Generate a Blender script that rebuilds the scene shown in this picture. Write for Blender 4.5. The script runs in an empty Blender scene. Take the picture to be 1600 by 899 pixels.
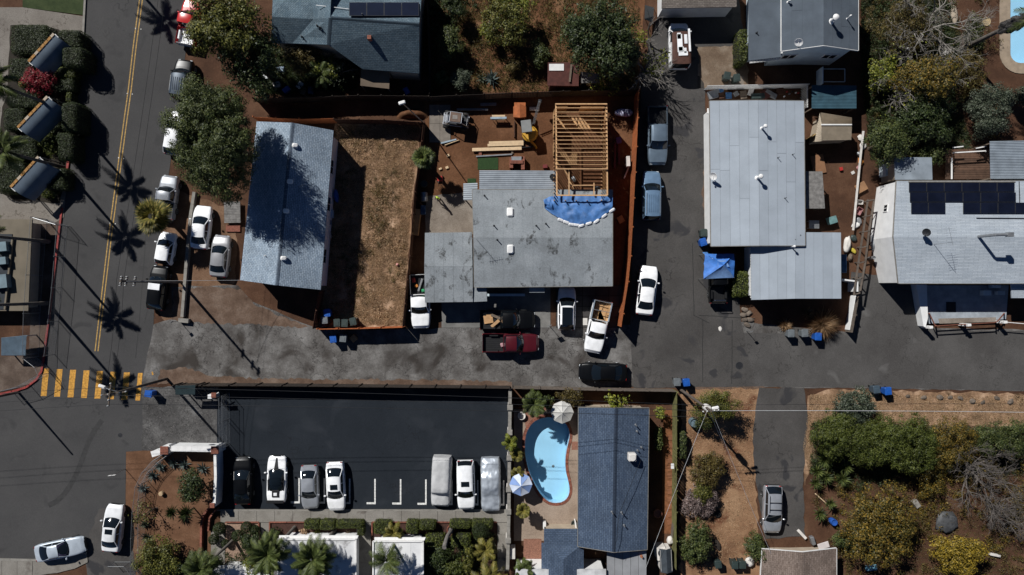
import bpy, math, random
import numpy as np
from mathutils import Vector, Matrix, noise as mnoise
from mathutils.geometry import tessellate_polygon

# ------------------------------------------------------------------ scale of the place
H = 68.0                      # camera height in metres
S = 51.0 / 800.0              # metres on the ground for one unit of the survey grid
R = math.radians
def W(px, py, h=0.0):
    k = S * (1 - h / H)
    return Vector(((px - 800) * k, (449.5 - py) * k, h))

# ------------------------------------------------------------------ camera, world, sun
sc = bpy.context.scene
col = sc.collection
cam_d = bpy.data.cameras.new('camera')
cam_d.lens = 24.0; cam_d.sensor_width = 36.0; cam_d.clip_start = 0.5; cam_d.clip_end = 900.0
cam = bpy.data.objects.new('camera', cam_d); col.objects.link(cam)
cam.location = (0, 0, H); cam.rotation_euler = (0, 0, 0)
sc.camera = cam

SUN_EL = R(41.5)
SUN_H = Vector((0.655, -0.756, 0))          # the way shadows fall
world = bpy.data.worlds.new('World'); sc.world = world; world.use_nodes = True
wn = world.node_tree
for n_ in list(wn.nodes): wn.nodes.remove(n_)
wo = wn.nodes.new('ShaderNodeOutputWorld'); wb = wn.nodes.new('ShaderNodeBackground'); ws = wn.nodes.new('ShaderNodeTexSky')
ws.sky_type = 'NISHITA'; ws.sun_disc = False
ws.sun_elevation = SUN_EL; ws.sun_rotation = math.atan2(-SUN_H.x, -SUN_H.y)
ws.air_density = 0.42; ws.dust_density = 0.0; ws.ozone_density = 6.0
wb.inputs['Strength'].default_value = 0.05
wn.links.new(ws.outputs[0], wb.inputs[0]); wn.links.new(wb.outputs[0], wo.inputs[0])
sun_d = bpy.data.lights.new('sun', 'SUN'); sun_d.energy = 5.0; sun_d.angle = R(0.53); sun_d.color = (1.0, 0.985, 0.955)
sun = bpy.data.objects.new('sun', sun_d); col.objects.link(sun)
ld = Vector((SUN_H.x * math.cos(SUN_EL), SUN_H.y * math.cos(SUN_EL), -math.sin(SUN_EL)))
sun.rotation_euler = ld.to_track_quat('-Z', 'Y').to_euler(); sun.location = (-60, 60, 80)
vs = sc.view_settings
vs.view_transform = 'Standard'; vs.look = 'None'; vs.exposure = 0.05; vs.gamma = 1.0
sc.render.film_transparent = False
try:
    sc.cycles.max_bounces = 6; sc.cycles.diffuse_bounces = 2; sc.cycles.transparent_max_bounces = 8
    sc.cycles.caustics_reflective = False; sc.cycles.caustics_refractive = False
    sc.cycles.use_denoising = True
except Exception: pass

# ------------------------------------------------------------------ materials
class NT:
    def __init__(s, name):
        s.m = bpy.data.materials.new(name); s.m.use_nodes = True
        s.t = s.m.node_tree; s.t.nodes.clear()
        s.out = s.n('ShaderNodeOutputMaterial'); s.p = s.n('ShaderNodeBsdfPrincipled')
        s.l(s.p.outputs[0], s.out.inputs[0])
        s._pos = None
    def n(s, typ, **kw):
        x = s.t.nodes.new(typ)
        for k, v in kw.items(): setattr(x, k, v)
        return x
    def l(s, a, b): s.t.links.new(a, b)
    def pos(s):
        if s._pos is None: s._pos = s.n('ShaderNodeNewGeometry').outputs['Position']
        return s._pos
    def obj(s): return s.n('ShaderNodeTexCoord').outputs['Object']
    def uv(s): return s.n('ShaderNodeTexCoord').outputs['UV']
    def mapv(s, v, scale=(1, 1, 1), rot=(0, 0, 0)):
        m = s.n('ShaderNodeMapping'); m.inputs['Scale'].default_value = scale; m.inputs['Rotation'].default_value = rot
        s.l(v, m.inputs['Vector']); return m.outputs[0]
    def noise(s, scale, detail=3, rough=0.55, v=None, dist=0.0):
        x = s.n('ShaderNodeTexNoise'); x.inputs['Scale'].default_value = scale; x.inputs['Detail'].default_value = detail
        x.inputs['Roughness'].default_value = rough; x.inputs['Distortion'].default_value = dist
        s.l(v if v is not None else s.pos(), x.inputs['Vector']); return x.outputs['Fac']
    def ramp(s, f, stops):
        r = s.n('ShaderNodeValToRGB'); e = r.color_ramp.elements
        while len(e) < len(stops): e.new(0.5)
        for i, (p, c) in enumerate(stops):
            e[i].position = p
            e[i].color = (c, c, c, 1) if isinstance(c, (int, float)) else (*c, 1)
        s.l(f, r.inputs[0]); return r.outputs[0]
    def mix(s, a, b, f, blend='MIX'):
        x = s.n('ShaderNodeMix', data_type='RGBA', blend_type=blend)
        for sock, val in ((x.inputs[0], f), (x.inputs[6], a), (x.inputs[7], b)):
            if isinstance(val, (int, float)): sock.default_value = val
            elif isinstance(val, (tuple, list)): sock.default_value = (*val, 1)
            else: s.l(val, sock)
        return x.outputs[2]
    def math(s, op, a, b=0.0):
        x = s.n('ShaderNodeMath', operation=op)
        for i, val in enumerate((a, b)):
            if isinstance(val, (int, float)): x.inputs[i].default_value = val
            else: s.l(val, x.inputs[i])
        return x.outputs[0]
    def rnd(s): return s.n('ShaderNodeObjectInfo').outputs['Random']
    def bump(s, h, strength=0.3, dist=0.02):
        b = s.n('ShaderNodeBump'); b.inputs['Strength'].default_value = strength; b.inputs['Distance'].default_value = dist
        s.l(h, b.inputs['Height']); s.l(b.outputs[0], s.p.inputs['Normal'])
    def set(s, color=None, rough=None, metal=None, spec=None, coat=None):
        for k, v in (('Base Color', color), ('Roughness', rough), ('Metallic', metal), ('Specular IOR Level', spec), ('Coat Weight', coat)):
            if v is None: continue
            if isinstance(v, (int, float)): s.p.inputs[k].default_value = v
            elif isinstance(v, (tuple, list)): s.p.inputs[k].default_value = (*v, 1)
            else: s.l(v, s.p.inputs[k])
        return s.m
def sc3(c, k): return tuple(min(1.0, x * k) for x in c)
MC = {}
def M(name, c, var=0.18, scale=3.0, rough=0.75, bump=0.15, metal=0.0, spec=0.4, fine=40.0, rndv=0.0):
    """plain surface with uneven tone, fine grain and slight relief"""
    if name in MC: return MC[name]
    t = NT(name)
    a = t.ramp(t.noise(scale, 4), [(0.3, 1 - var), (0.7, 1 + var * 0.6)])
    b = t.ramp(t.noise(fine, 2), [(0.3, 1 - var * 0.5), (0.7, 1 + var * 0.3)])
    k = t.mix(a, b, 1.0, 'MULTIPLY')
    cc = t.mix(c, k, 1.0, 'MULTIPLY')
    if rndv:
        r = t.ramp(t.rnd(), [(0, 1 - rndv), (1, 1 + rndv * 0.5)])
        cc = t.mix(cc, r, 1.0, 'MULTIPLY')
    if bump: t.bump(t.noise(fine, 3), bump, 0.02)
    MC[name] = t.set(cc, rough, metal, spec); return MC[name]

def ground_mat(name, cols, scale=0.35, fine=14, rough=0.95, cracks=None, specks=None, bump=0.4, stain=None, patch=None):
    t = NT(name)
    n1 = t.noise(scale, 6, 0.62)
    c = t.ramp(n1, [(0.28 + 0.44 * i / (len(cols) - 1), k) for i, k in enumerate(cols)])
    g = t.ramp(t.noise(fine, 4, 0.7), [(0.25, 0.72), (0.75, 1.25)])
    c = t.mix(c, g, 1.0, 'MULTIPLY')
    g2 = t.ramp(t.noise(fine * 5, 2, 0.8), [(0.25, 0.75), (0.75, 1.22)])
    c = t.mix(c, g2, 1.0, 'MULTIPLY')
    if stain:                       # (colour, scale, low, high)
        f = t.ramp(t.noise(stain[1], 3, 0.5, dist=0.6), [(stain[2], 0.0), (stain[3], 1.0)])
        c = t.mix(c, stain[0], f)
    if patch:                       # hard-edged repair patches (voronoi cells)
        v = t.n('ShaderNodeTexVoronoi', feature='F1', distance='MANHATTAN'); v.inputs['Scale'].default_value = patch[0]; t.l(t.pos(), v.inputs['Vector'])
        f = t.ramp(v.outputs['Color'], [(0.0, 1 - patch[1]), (1.0, 1 + patch[1])])
        c = t.mix(c, f, 1.0, 'MULTIPLY')
    if specks:
        f = t.ramp(t.noise(specks[1], 2, 0.5), [(specks[2], 0.0), (specks[2] + 0.03, 1.0)])
        c = t.mix(c, specks[0], f)
    h = t.noise(fine * 2, 4, 0.7)
    if cracks:                      # (scale, width, colour, mask low)
        dv = t.n('ShaderNodeTexNoise'); dv.inputs['Scale'].default_value = 1.1; dv.inputs['Detail'].default_value = 5
        t.l(t.pos(), dv.inputs['Vector'])
        mx = t.n('ShaderNodeMix', data_type='VECTOR'); mx.inputs[0].default_value = 0.55
        ad = t.n('ShaderNodeVectorMath', operation='SCALE'); ad.inputs['Scale'].default_value = 3.2; t.l(dv.outputs['Color'], ad.inputs[0])
        av = t.n('ShaderNodeVectorMath', operation='ADD'); t.l(t.pos(), av.inputs[0]); t.l(ad.outputs[0], av.inputs[1])
        v = t.n('ShaderNodeTexVoronoi', feature='DISTANCE_TO_EDGE'); v.inputs['Scale'].default_value = cracks[0]; t.l(av.outputs[0], v.inputs['Vector'])
        f = t.ramp(v.outputs['Distance'], [(0.0, 1.0), (cracks[1], 0.0)])
        mk = t.ramp(t.noise(0.11, 3), [(cracks[3], 0.0), (cracks[3] + 0.12, 1.0)])
        f = t.math('MULTIPLY', f, mk); f = t.math('MULTIPLY', f, 0.85)
        c = t.mix(c, cracks[2], f)
    t.bump(h, bump, 0.03)
    return t.set(c, rough, 0, 0.25)

def shingle_mat(name, c, c2, mortar, course=0.16, tab=0.32, var=0.35):
    t = NT(name)
    b = t.n('ShaderNodeTexBrick'); b.inputs['Scale'].default_value = 1.0
    b.inputs['Brick Width'].default_value = tab; b.inputs['Row Height'].default_value = course
    b.inputs['Mortar Size'].default_value = 0.016; b.inputs['Mortar Smooth'].default_value = 0.3; b.inputs['Bias'].default_value = 0.0
    b.inputs['Color1'].default_value = (*c, 1); b.inputs['Color2'].default_value = (*c2, 1); b.inputs['Mortar'].default_value = (*mortar, 1)
    t.l(t.uv(), b.inputs['Vector'])
    g = t.ramp(t.noise(0.5, 4), [(0.3, 1 - var * 0.6), (0.7, 1 + var * 0.4)])
    g2 = t.ramp(t.noise(9, 3, 0.7), [(0.25, 1 - var), (0.75, 1 + var)])
    cc = t.mix(t.mix(b.outputs['Color'], g, 1.0, 'MULTIPLY'), g2, 1.0, 'MULTIPLY')
    t.bump(b.outputs['Fac'], -0.5, 0.02)
    return t.set(cc, 0.9, 0, 0.3)

def leaf_mat(name, cols, trans=0.22, rough=0.55):
    if name in MC: return MC[name]
    t = NT(name)
    g = t.n('ShaderNodeNewGeometry')
    c = t.ramp(g.outputs['Random Per Island'], [(i / (len(cols) - 1), k) for i, k in enumerate(cols)])
    v = t.ramp(t.noise(0.9, 2), [(0.3, 0.7), (0.7, 1.25)])
    c = t.mix(c, v, 1.0, 'MULTIPLY')
    t.set(c, rough, 0, 0.35)
    tr = t.n('ShaderNodeBsdfTranslucent'); t.l(c, tr.inputs[0])
    ms = t.n('ShaderNodeMixShader'); ms.inputs[0].default_value = trans
    t.l(t.p.outputs[0], ms.inputs[1]); t.l(tr.outputs[0], ms.inputs[2]); t.l(ms.outputs[0], t.out.inputs[0])
    MC[name] = t.m; return t.m

def paint(name, c, metal=0.0, rough=0.32):
    if name in MC: return MC[name]
    t = NT(name)
    d = t.ramp(t.noise(1.7, 4), [(0.35, 0.86), (0.65, 1.04)])
    cc = t.mix(c, d, 1.0, 'MULTIPLY')
    t.set(cc, rough, metal, 0.45 if max(c) > .05 else 0.2, 0.35 if max(c) > .05 else 0.0); t.p.inputs['Coat Roughness'].default_value = 0.12
    MC[name] = t.m; return t.m

# ------------------------------------------------------------------ mesh builder
ORG = {}
class MB:
    def __init__(s): s.v = []; s.f = []; s.u = None
    def add(s, vs, fs):
        o = len(s.v); s.v += [tuple(v) for v in vs]; s.f += [tuple(i + o for i in f) for f in fs]; return s
    def box(s, x0, y0, z0, x1, y1, z1):
        return s.add([(x0,y0,z0),(x1,y0,z0),(x1,y1,z0),(x0,y1,z0),(x0,y0,z1),(x1,y0,z1),(x1,y1,z1),(x0,y1,z1)],
              [(0,3,2,1),(4,5,6,7),(0,1,5,4),(1,2,6,5),(2,3,7,6),(3,0,4,7)])
    def obb(s, c, sx, sy, sz, rz=0.0, rx=0.0, ry=0.0, taper=1.0):
        m = Matrix.Translation(Vector(c)) @ Matrix.Rotation(rz, 4, 'Z') @ Matrix.Rotation(rx, 4, 'X') @ Matrix.Rotation(ry, 4, 'Y')
        a, b, h = sx / 2, sy / 2, sz / 2; t = taper
        vs = [(-a*t,-b*t,-h),(a*t,-b*t,-h),(a*t,b*t,-h),(-a*t,b*t,-h),(-a,-b,h),(a,-b,h),(a,b,h),(-a,b,h)]
        return s.add([m @ Vector(v) for v in vs], [(0,3,2,1),(4,5,6,7),(0,1,5,4),(1,2,6,5),(2,3,7,6),(3,0,4,7)])
    def cbox(s, c, sx, sy, sz, rz=0.0, ch=0.03, taper=1.0):
        """box with chamfered vertical and top edges"""
        m = Matrix.Translation(Vector(c)) @ Matrix.Rotation(rz, 4, 'Z')
        def ring(a, b, k, z): return [(-a+k,-b,z),(a-k,-b,z),(a,-b+k,z),(a,b-k,z),(a-k,b,z),(-a+k,b,z),(-a,b-k,z),(-a,-b+k,z)]
        a, b, h = sx/2, sy/2, sz/2
        rings = [ring(a*taper, b*taper, ch, -h), ring(a, b, ch, h-ch), ring(a-ch, b-ch, ch, h)]
        vs = [m @ Vector(p) for r_ in rings for p in r_]
        fs = [tuple(range(7, -1, -1)), tuple(range(16, 24))]
        for j in range(2):
            for i in range(8): fs.append((j*8+i, j*8+(i+1)%8, j*8+8+(i+1)%8, j*8+8+i))
        return s.add(vs, fs)
    def bar(s, p0, p1, w, h, up=(0, 0, 1)):
        p0 = Vector(p0); p1 = Vector(p1); d = (p1 - p0).normalized(); u = Vector(up)
        if abs(d.dot(u)) > 0.98: u = Vector((0, 1, 0))
        sd = d.cross(u).normalized() * (w / 2); u2 = sd.cross(d).normalized() * (h / 2)
        vs = [p0-sd-u2, p0+sd-u2, p0+sd+u2, p0-sd+u2, p1-sd-u2, p1+sd-u2, p1+sd+u2, p1-sd+u2]
        return s.add(vs, [(0,1,2,3),(7,6,5,4),(0,4,5,1),(1,5,6,2),(2,6,7,3),(3,7,4,0)])
    def tube(s, pts, rad, n=6, cap=True):
        pts = [Vector(p) for p in pts]
        if isinstance(rad, (int, float)): rad = [rad] * len(pts)
        o = len(s.v); prev = None
        for i, p in enumerate(pts):
            d = (pts[min(i+1, len(pts)-1)] - pts[max(i-1, 0)])
            d = d.normalized() if d.length > 1e-9 else Vector((0, 0, 1))
            if prev is None:
                a = d.cross(Vector((0, 0, 1)))
                if a.length < 0.05: a = d.cross(Vector((1, 0, 0)))
            else: a = prev - d * prev.dot(d)
            a.normalize(); prev = a; b = d.cross(a)
            for k in range(n):
                q = p + (a * math.cos(2*math.pi*k/n) + b * math.sin(2*math.pi*k/n)) * rad[i]; s.v.append(tuple(q))
        for i in range(len(pts) - 1):
            for k in range(n):
                k2 = (k+1) % n; s.f.append((o+i*n+k, o+i*n+k2, o+(i+1)*n+k2, o+(i+1)*n+k))
        if cap:
            s.f.append(tuple(o+k for k in range(n-1, -1, -1))); e = o + (len(pts)-1)*n
            s.f.append(tuple(e+k for k in range(n)))
        return s
    def lathe(s, prof, c=(0,0,0), n=12, axis='Z', rot=None):
        o = len(s.v); c = Vector(c)
        for r_, z in prof:
            for k in range(n):
                a = 2*math.pi*k/n; v = Vector((r_*math.cos(a), r_*math.sin(a), z))
                if axis == 'X': v = Vector((v.z, v.x, v.y))
                if rot is not None: v = rot @ v
                s.v.append(tuple(c + v))
        for j in range(len(prof)-1):
            for k in range(n):
                k2 = (k+1) % n; s.f.append((o+j*n+k, o+j*n+k2, o+(j+1)*n+k2, o+(j+1)*n+k))
        s.f.append(tuple(o+k for k in range(n-1, -1, -1))); e = o+(len(prof)-1)*n; s.f.append(tuple(e+k for k in range(n)))
        return s
    def prism(s, poly, z0, z1):
        n = len(poly); A = sum(poly[i][0]*poly[(i+1)%n][1]-poly[(i+1)%n][0]*poly[i][1] for i in range(n))
        if A < 0: poly = poly[::-1]
        vs = [(p[0], p[1], z0) for p in poly] + [(p[0], p[1], z1) for p in poly]
        return s.add(vs, [tuple(range(n-1, -1, -1)), tuple(range(n, 2*n))] + [(i, (i+1)%n, n+(i+1)%n, n+i) for i in range(n)])
    def slab3(s, pts, th):
        """3-D polygon thickened downwards"""
        n = len(pts); pts = [Vector(p) for p in pts]
        nz = sum(pts[i].x*pts[(i+1)%n].y-pts[(i+1)%n].x*pts[i].y for i in range(n))
        if nz < 0: pts = pts[::-1]
        vs = pts + [p - Vector((0, 0, th)) for p in pts]
        return s.add(vs, [tuple(range(n)), tuple(range(2*n-1, n-1, -1))] + [(i, n+i, n+(i+1)%n, (i+1)%n) for i in range(n)])
    def grid(s, rows):
        o = len(s.v); m = len(rows[0])
        for r_ in rows: s.v += [tuple(p) for p in r_]
        for j in range(len(rows)-1):
            for i in range(m-1): s.f.append((o+j*m+i, o+j*m+i+1, o+(j+1)*m+i+1, o+(j+1)*m+i))
        return s
    def build(s, name, mat, parent=None, smooth=False, ang=35, uvslope=False):
        org = ORG.get(parent.name, Vector((0, 0, 0))) if parent is not None else Vector((0, 0, 0))
        me = bpy.data.meshes.new(name)
        me.from_pydata([(v[0]-org[0], v[1]-org[1], v[2]-org[2]) for v in s.v], [], s.f)
        if uvslope: slope_uv(me)
        me.materials.append(mat)
        if smooth:
            me.polygons.foreach_set('use_smooth', [True]*len(me.polygons))
            try: me.set_sharp_from_angle(angle=R(ang))
            except Exception: pass
        me.update()
        o = bpy.data.objects.new(name, me); col.objects.link(o)
        if parent is not None: o.parent = parent
        ORG[o.name] = org
        return o
def slope_uv(me):
    """u across the slope, v up the slope, in metres"""
    ul = me.uv_layers.new(name='UVMap')
    for p in me.polygons:
        n = Vector(p.normal)
        g = Vector((n.x, n.y, 0))
        if g.length < 1e-4: u = Vector((1, 0, 0)); v = Vector((0, 1, 0))
        else:
            u = Vector((-g.y, g.x, 0)).normalized(); v = n.cross(u)
        for li in p.loop_indices:
            q = me.vertices[me.loops[li].vertex_index].co
            ul.data[li].uv = (q.dot(u), q.dot(v))
def tag(o, label=None, cat=None, group=None, kind=None):
    if label: o['label'] = label
    if cat: o['category'] = cat
    if group: o['group'] = group
    if kind: o['kind'] = kind
    return o
def thing(name, label, cat, loc=(0, 0, 0), group=None):
    o = bpy.data.objects.new(name, None); col.objects.link(o); o.location = loc
    o.empty_display_size = 0.2
    ORG[o.name] = Vector(loc)
    return tag(o, label, cat, group)
def copy_tree(o, parent=None):
    c = o.copy(); col.objects.link(c); c.parent = parent
    ORG[c.name] = ORG.get(o.name, Vector((0, 0, 0)))
    for ch in o.children: copy_tree(ch, c)
    return c
def share(name, me, parent, loc=(0, 0, 0), rot=(0, 0, 0), scl=(1, 1, 1)):
    o = bpy.data.objects.new(name, me); col.objects.link(o); o.parent = parent
    o.location = loc; o.rotation_euler = rot; o.scale = scl
    return o
def np_mesh(name, verts, quads, mat):
    me = bpy.data.meshes.new(name); nv = len(verts); nq = len(quads); k = quads.shape[1]
    me.vertices.add(nv); me.vertices.foreach_set('co', np.asarray(verts, dtype=np.float32).ravel())
    me.loops.add(nq*k); me.loops.foreach_set('vertex_index', np.asarray(quads, dtype=np.int32).ravel())
    me.polygons.add(nq); me.polygons.foreach_set('loop_start', np.arange(0, nq*k, k, dtype=np.int32))
    me.polygons.foreach_set('loop_total', np.full(nq, k, dtype=np.int32))
    me.materials.append(mat); me.update(calc_edges=True); return me
def rough_px(pts, step=12, amp=2.0, seed=0):
    """outline with an uneven edge"""
    rr = random.Random(seed); out = []
    for i, a in enumerate(pts):
        b = pts[(i+1) % len(pts)]; L = math.hypot(b[0]-a[0], b[1]-a[1]); k = max(1, int(L/step))
        nx, ny = -(b[1]-a[1])/max(L, 1e-6), (b[0]-a[0])/max(L, 1e-6)
        for j in range(k):
            t = j/k; d = rr.uniform(-amp, amp) if j else rr.uniform(-amp, amp)*0.3
            out.append((a[0]+(b[0]-a[0])*t+nx*d, a[1]+(b[1]-a[1])*t+ny*d))
    return out
def sheet(name, pts, z, mat, holes=(), kind='structure', parent=None, px=True):
    cv = (lambda p: (W(*p).x, W(*p).y)) if px else (lambda p: p)
    loops = [[Vector((*cv(p), z)) for p in pts]] + [[Vector((*cv(p), z)) for p in h] for h in holes]
    tris = tessellate_polygon(loops); vs = [p for lp in loops for p in lp]
    m = MB()
    fs = []
    for t in tris:
        a, b, c = (vs[i] for i in t)
        fs.append(t if (b-a).cross(c-a).z > 0 else t[::-1])
    m.add(vs, fs)
    o = m.build(name, mat, parent)
    if kind and parent is None: o['kind'] = kind
    return o
# ================================================================== THE SETTING: GROUND, ROADS, PAVING
m_soil = ground_mat('soil_red', [(0.040, 0.019, 0.0105), (0.075, 0.036, 0.02), (0.125, 0.066, 0.038)], 0.35, 7, bump=0.8, specks=((0.2, 0.13, 0.085), 9, 0.70))
m_soil2 = ground_mat('soil_works', [(0.075, 0.032, 0.014), (0.112, 0.050, 0.023), (0.17, 0.082, 0.042)], 0.3, 5, bump=0.9, specks=((0.25, 0.15, 0.09), 6, 0.72))
m_tan = ground_mat('soil_tan', [(0.11, 0.053, 0.028), (0.25, 0.142, 0.078), (0.34, 0.215, 0.125)], 0.35, 8, bump=0.7, stain=((0.12, 0.05, 0.025), 0.4, 0.56, 0.66))
m_dry = ground_mat('dry_turf', [(0.095, 0.055, 0.03), (0.27, 0.165, 0.098), (0.48, 0.325, 0.215)], 0.7, 3.5, bump=0.9, stain=((0.06, 0.036, 0.018), 0.9, 0.55, 0.7))
m_dry2 = ground_mat('dry_slope', [(0.09, 0.038, 0.018), (0.15, 0.07, 0.034), (0.22, 0.125, 0.065)], 0.5, 6, bump=0.9)
m_street = ground_mat('asphalt_street', [(0.046, 0.045, 0.0455), (0.057, 0.0555, 0.0555), (0.068, 0.066, 0.065)], 0.16, 20, bump=0.25, cracks=(0.10, 0.010, (0.022, 0.022, 0.022), 0.52), specks=((0.14, 0.135, 0.13), 30, 0.73), stain=((0.043, 0.042, 0.0425), 0.5, 0.6, 0.72))
m_alley = ground_mat('asphalt_old', [(0.06, 0.054, 0.05), (0.112, 0.105, 0.099), (0.2, 0.192, 0.184)], 0.55, 6, bump=0.5, cracks=(0.45, 0.028, (0.026, 0.024, 0.022), 0.38), patch=(0.12, 0.07), specks=((0.22, 0.2, 0.18), 16, 0.72), stain=((0.04, 0.034, 0.03), 0.35, 0.55, 0.7))
m_mouth = ground_mat('asphalt_cracked', [(0.042, 0.04, 0.039), (0.075, 0.072, 0.07), (0.15, 0.145, 0.14)], 0.45, 7, bump=0.7, cracks=(1.3, 0.05, (0.02, 0.019, 0.018), 0.25), specks=((0.16, 0.15, 0.14), 8, 0.66))
m_drive = ground_mat('asphalt_drive', [(0.045, 0.041, 0.039), (0.063, 0.059, 0.056), (0.087, 0.081, 0.077)], 0.2, 12, bump=0.4, cracks=(0.22, 0.018, (0.022, 0.02, 0.019), 0.48), stain=((0.036, 0.035, 0.037), 0.42, 0.60, 0.66), specks=((0.17, 0.12, 0.1), 18, 0.73))
m_lot = ground_mat('asphalt_sealed', [(0.0105, 0.0145, 0.020), (0.0135, 0.0175, 0.0235), (0.018, 0.0225, 0.029)], 0.25, 14, bump=0.2, stain=((0.024, 0.028, 0.035), 0.3, 0.55, 0.75), cracks=(0.13, 0.006, (0.006, 0.007, 0.009), 0.42), specks=((0.05, 0.055, 0.06), 24, 0.70))
m_conc = ground_mat('concrete', [(0.17, 0.155, 0.135), (0.21, 0.195, 0.172), (0.25, 0.232, 0.208)], 0.5, 14, bump=0.2, stain=((0.13, 0.115, 0.1), 0.8, 0.58, 0.72))
m_conc_d = ground_mat('concrete_dusty', [(0.13, 0.105, 0.085), (0.2, 0.168, 0.138), (0.30, 0.262, 0.225)], 0.4, 10, bump=0.3, cracks=(0.3, 0.015, (0.08, 0.06, 0.05), 0.5))
m_patio = ground_mat('patio_tan', [(0.22, 0.165, 0.125), (0.29, 0.225, 0.175), (0.34, 0.27, 0.215)], 0.4, 12, bump=0.15)
m_pave_d = M('slate_tile', (0.05, 0.045, 0.043), 0.35, 1.2, 0.6, 0.2, rndv=0.35)
m_brick = M('brick', (0.24, 0.085, 0.055), 0.4, 6, 0.85, 0.3, rndv=0.3)
m_rubble = M('red_aggregate', (0.26, 0.125, 0.085), 0.5, 14, 0.95, 0.5, fine=60)
m_yel = M('road_yellow', (0.56, 0.28, 0.045), 0.45, 5, 0.8, 0.1, fine=30)
m_yel2 = M('line_yellow', (0.42, 0.26, 0.075), 0.5, 6, 0.8, 0.1, fine=30)
m_white = M('white_paint', (0.74, 0.73, 0.71), 0.12, 2, 0.6, 0.05)
m_white_l = M('line_white', (0.7, 0.69, 0.66), 0.35, 6, 0.8, 0.05)
m_offw = M('offwhite_stucco', (0.6, 0.57, 0.53), 0.2, 2, 0.9, 0.2)
m_redk = M('kerb_red', (0.28, 0.035, 0.03), 0.4, 4, 0.7, 0.1)
m_grey = M('grey_metal', (0.3, 0.31, 0.32), 0.2, 3, 0.45, 0.05, metal=0.6)
m_dkmetal = M('dark_metal', (0.035, 0.036, 0.04), 0.25, 3, 0.5, 0.05, metal=0.4)
m_black = M('black_plastic', (0.012, 0.012, 0.013), 0.3, 6, 0.5, 0.0)
m_kerb = M('kerb_concrete', (0.24, 0.225, 0.2), 0.25, 3, 0.9, 0.2)

KID = [(845,654),(852,652.5),(859,652),(872,655),(883,661),(888.5,671),(890,682),(887,696),(884,712),(883.5,727),(885,740),(888,752),(890,764),(888,775),(881,783),(870,786),(858,784),(848,776),(840,765),(832,750),(826,735),(821.5,715),(820,697),(822,679),(828,666),(836,658)]
def smooth_loop(pts, k=3):
    out = []; n = len(pts)
    for i in range(n):
        p0, p1, p2, p3 = pts[i-1], pts[i], pts[(i+1) % n], pts[(i+2) % n]
        for j in range(k):
            t = j/k
            out.append(tuple(0.5*((2*p1[a])+(-p0[a]+p2[a])*t+(2*p0[a]-5*p1[a]+4*p2[a]-p3[a])*t*t+(-p0[a]+3*p1[a]-3*p2[a]+p3[a])*t**3) for a in (0, 1)))
    return out
KID = smooth_loop(KID, 2)
def rrect(x0, y0, x1, y1, r, n=6):
    out = []
    for cx, cy, a0 in ((x1-r, y0+r, -90), (x1-r, y1-r, 0), (x0+r, y1-r, 90), (x0+r, y0+r, 180)):
        for i in range(n+1):
            a = R(a0+90*i/n); out.append((cx+r*math.cos(a), cy+r*math.sin(a)))
    return out
POOL2 = rrect(1578, -80, 1690, 99, 16)
def offset_loop(pts, d):
    """grow a loop outwards by d"""
    n = len(pts); A = sum(pts[i][0]*pts[(i+1)%n][1]-pts[(i+1)%n][0]*pts[i][1] for i in range(n)); sg = 1 if A > 0 else -1
    out = []
    for i in range(n):
        a, b = Vector(pts[i-1]), Vector(pts[(i+1) % n]); t = (b-a).normalized()
        out.append((pts[i][0]+t.y*d*sg, pts[i][1]-t.x*d*sg))
    return out

big = [(-190, -190), (190, -190), (190, 190), (-190, 190)]
inv = lambda L: [(W(*p).x, W(*p).y) for p in L]
sheet('ground', big, 0.0, m_soil, holes=[inv(KID), inv(POOL2)], px=False)

# --- soils and yards
sheet('dry_lawn', rough_px([(524,192),(660,194),(646,300),(630,511),(497,514),(500,460),(512,330)], 10, 1.5, 2), 0.010, m_dry)
sheet('slope_yard', rough_px([(668,-40),(1010,-40),(1000,140),(672,149)], 14, 2, 3), 0.008, m_dry2)
sheet('works_yard', rough_px([(664,156),(994,150),(984,320),(960,520),(880,300),(668,330)], 14, 1.5, 4), 0.012, m_soil2)
sheet('garden_soil', rough_px([(1064,604),(1188,600),(1180,700),(1184,800),(1190,905),(1062,905)], 9, 3, 5), 0.010, m_tan)
sheet('verge', rough_px([(1262,618),(1300,608),(1620,616),(1620,668),(1400,672),(1276,664),(1258,760),(1250,700)], 9, 2.5, 6), 0.014, m_dry)
sheet('corner_soil', rough_px([(196,706),(240,700),(334,706),(334,905),(206,905),(204,830),(196,800)], 9, 1.6, 7), 0.010, ground_mat('soil_corner', [(0.085, 0.041, 0.021), (0.135, 0.068, 0.037), (0.19, 0.105, 0.062)], 0.5, 7, bump=0.6))
sheet('side_soil', rough_px([(286,300),(370,330),(368,440),(290,500),(262,505),(240,480),(250,380),(262,290)], 9, 2, 8), 0.011, ground_mat('soil_side', [(0.085, 0.045, 0.025), (0.15, 0.085, 0.05), (0.22, 0.135, 0.085)], 0.5, 8, bump=0.7))

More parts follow.
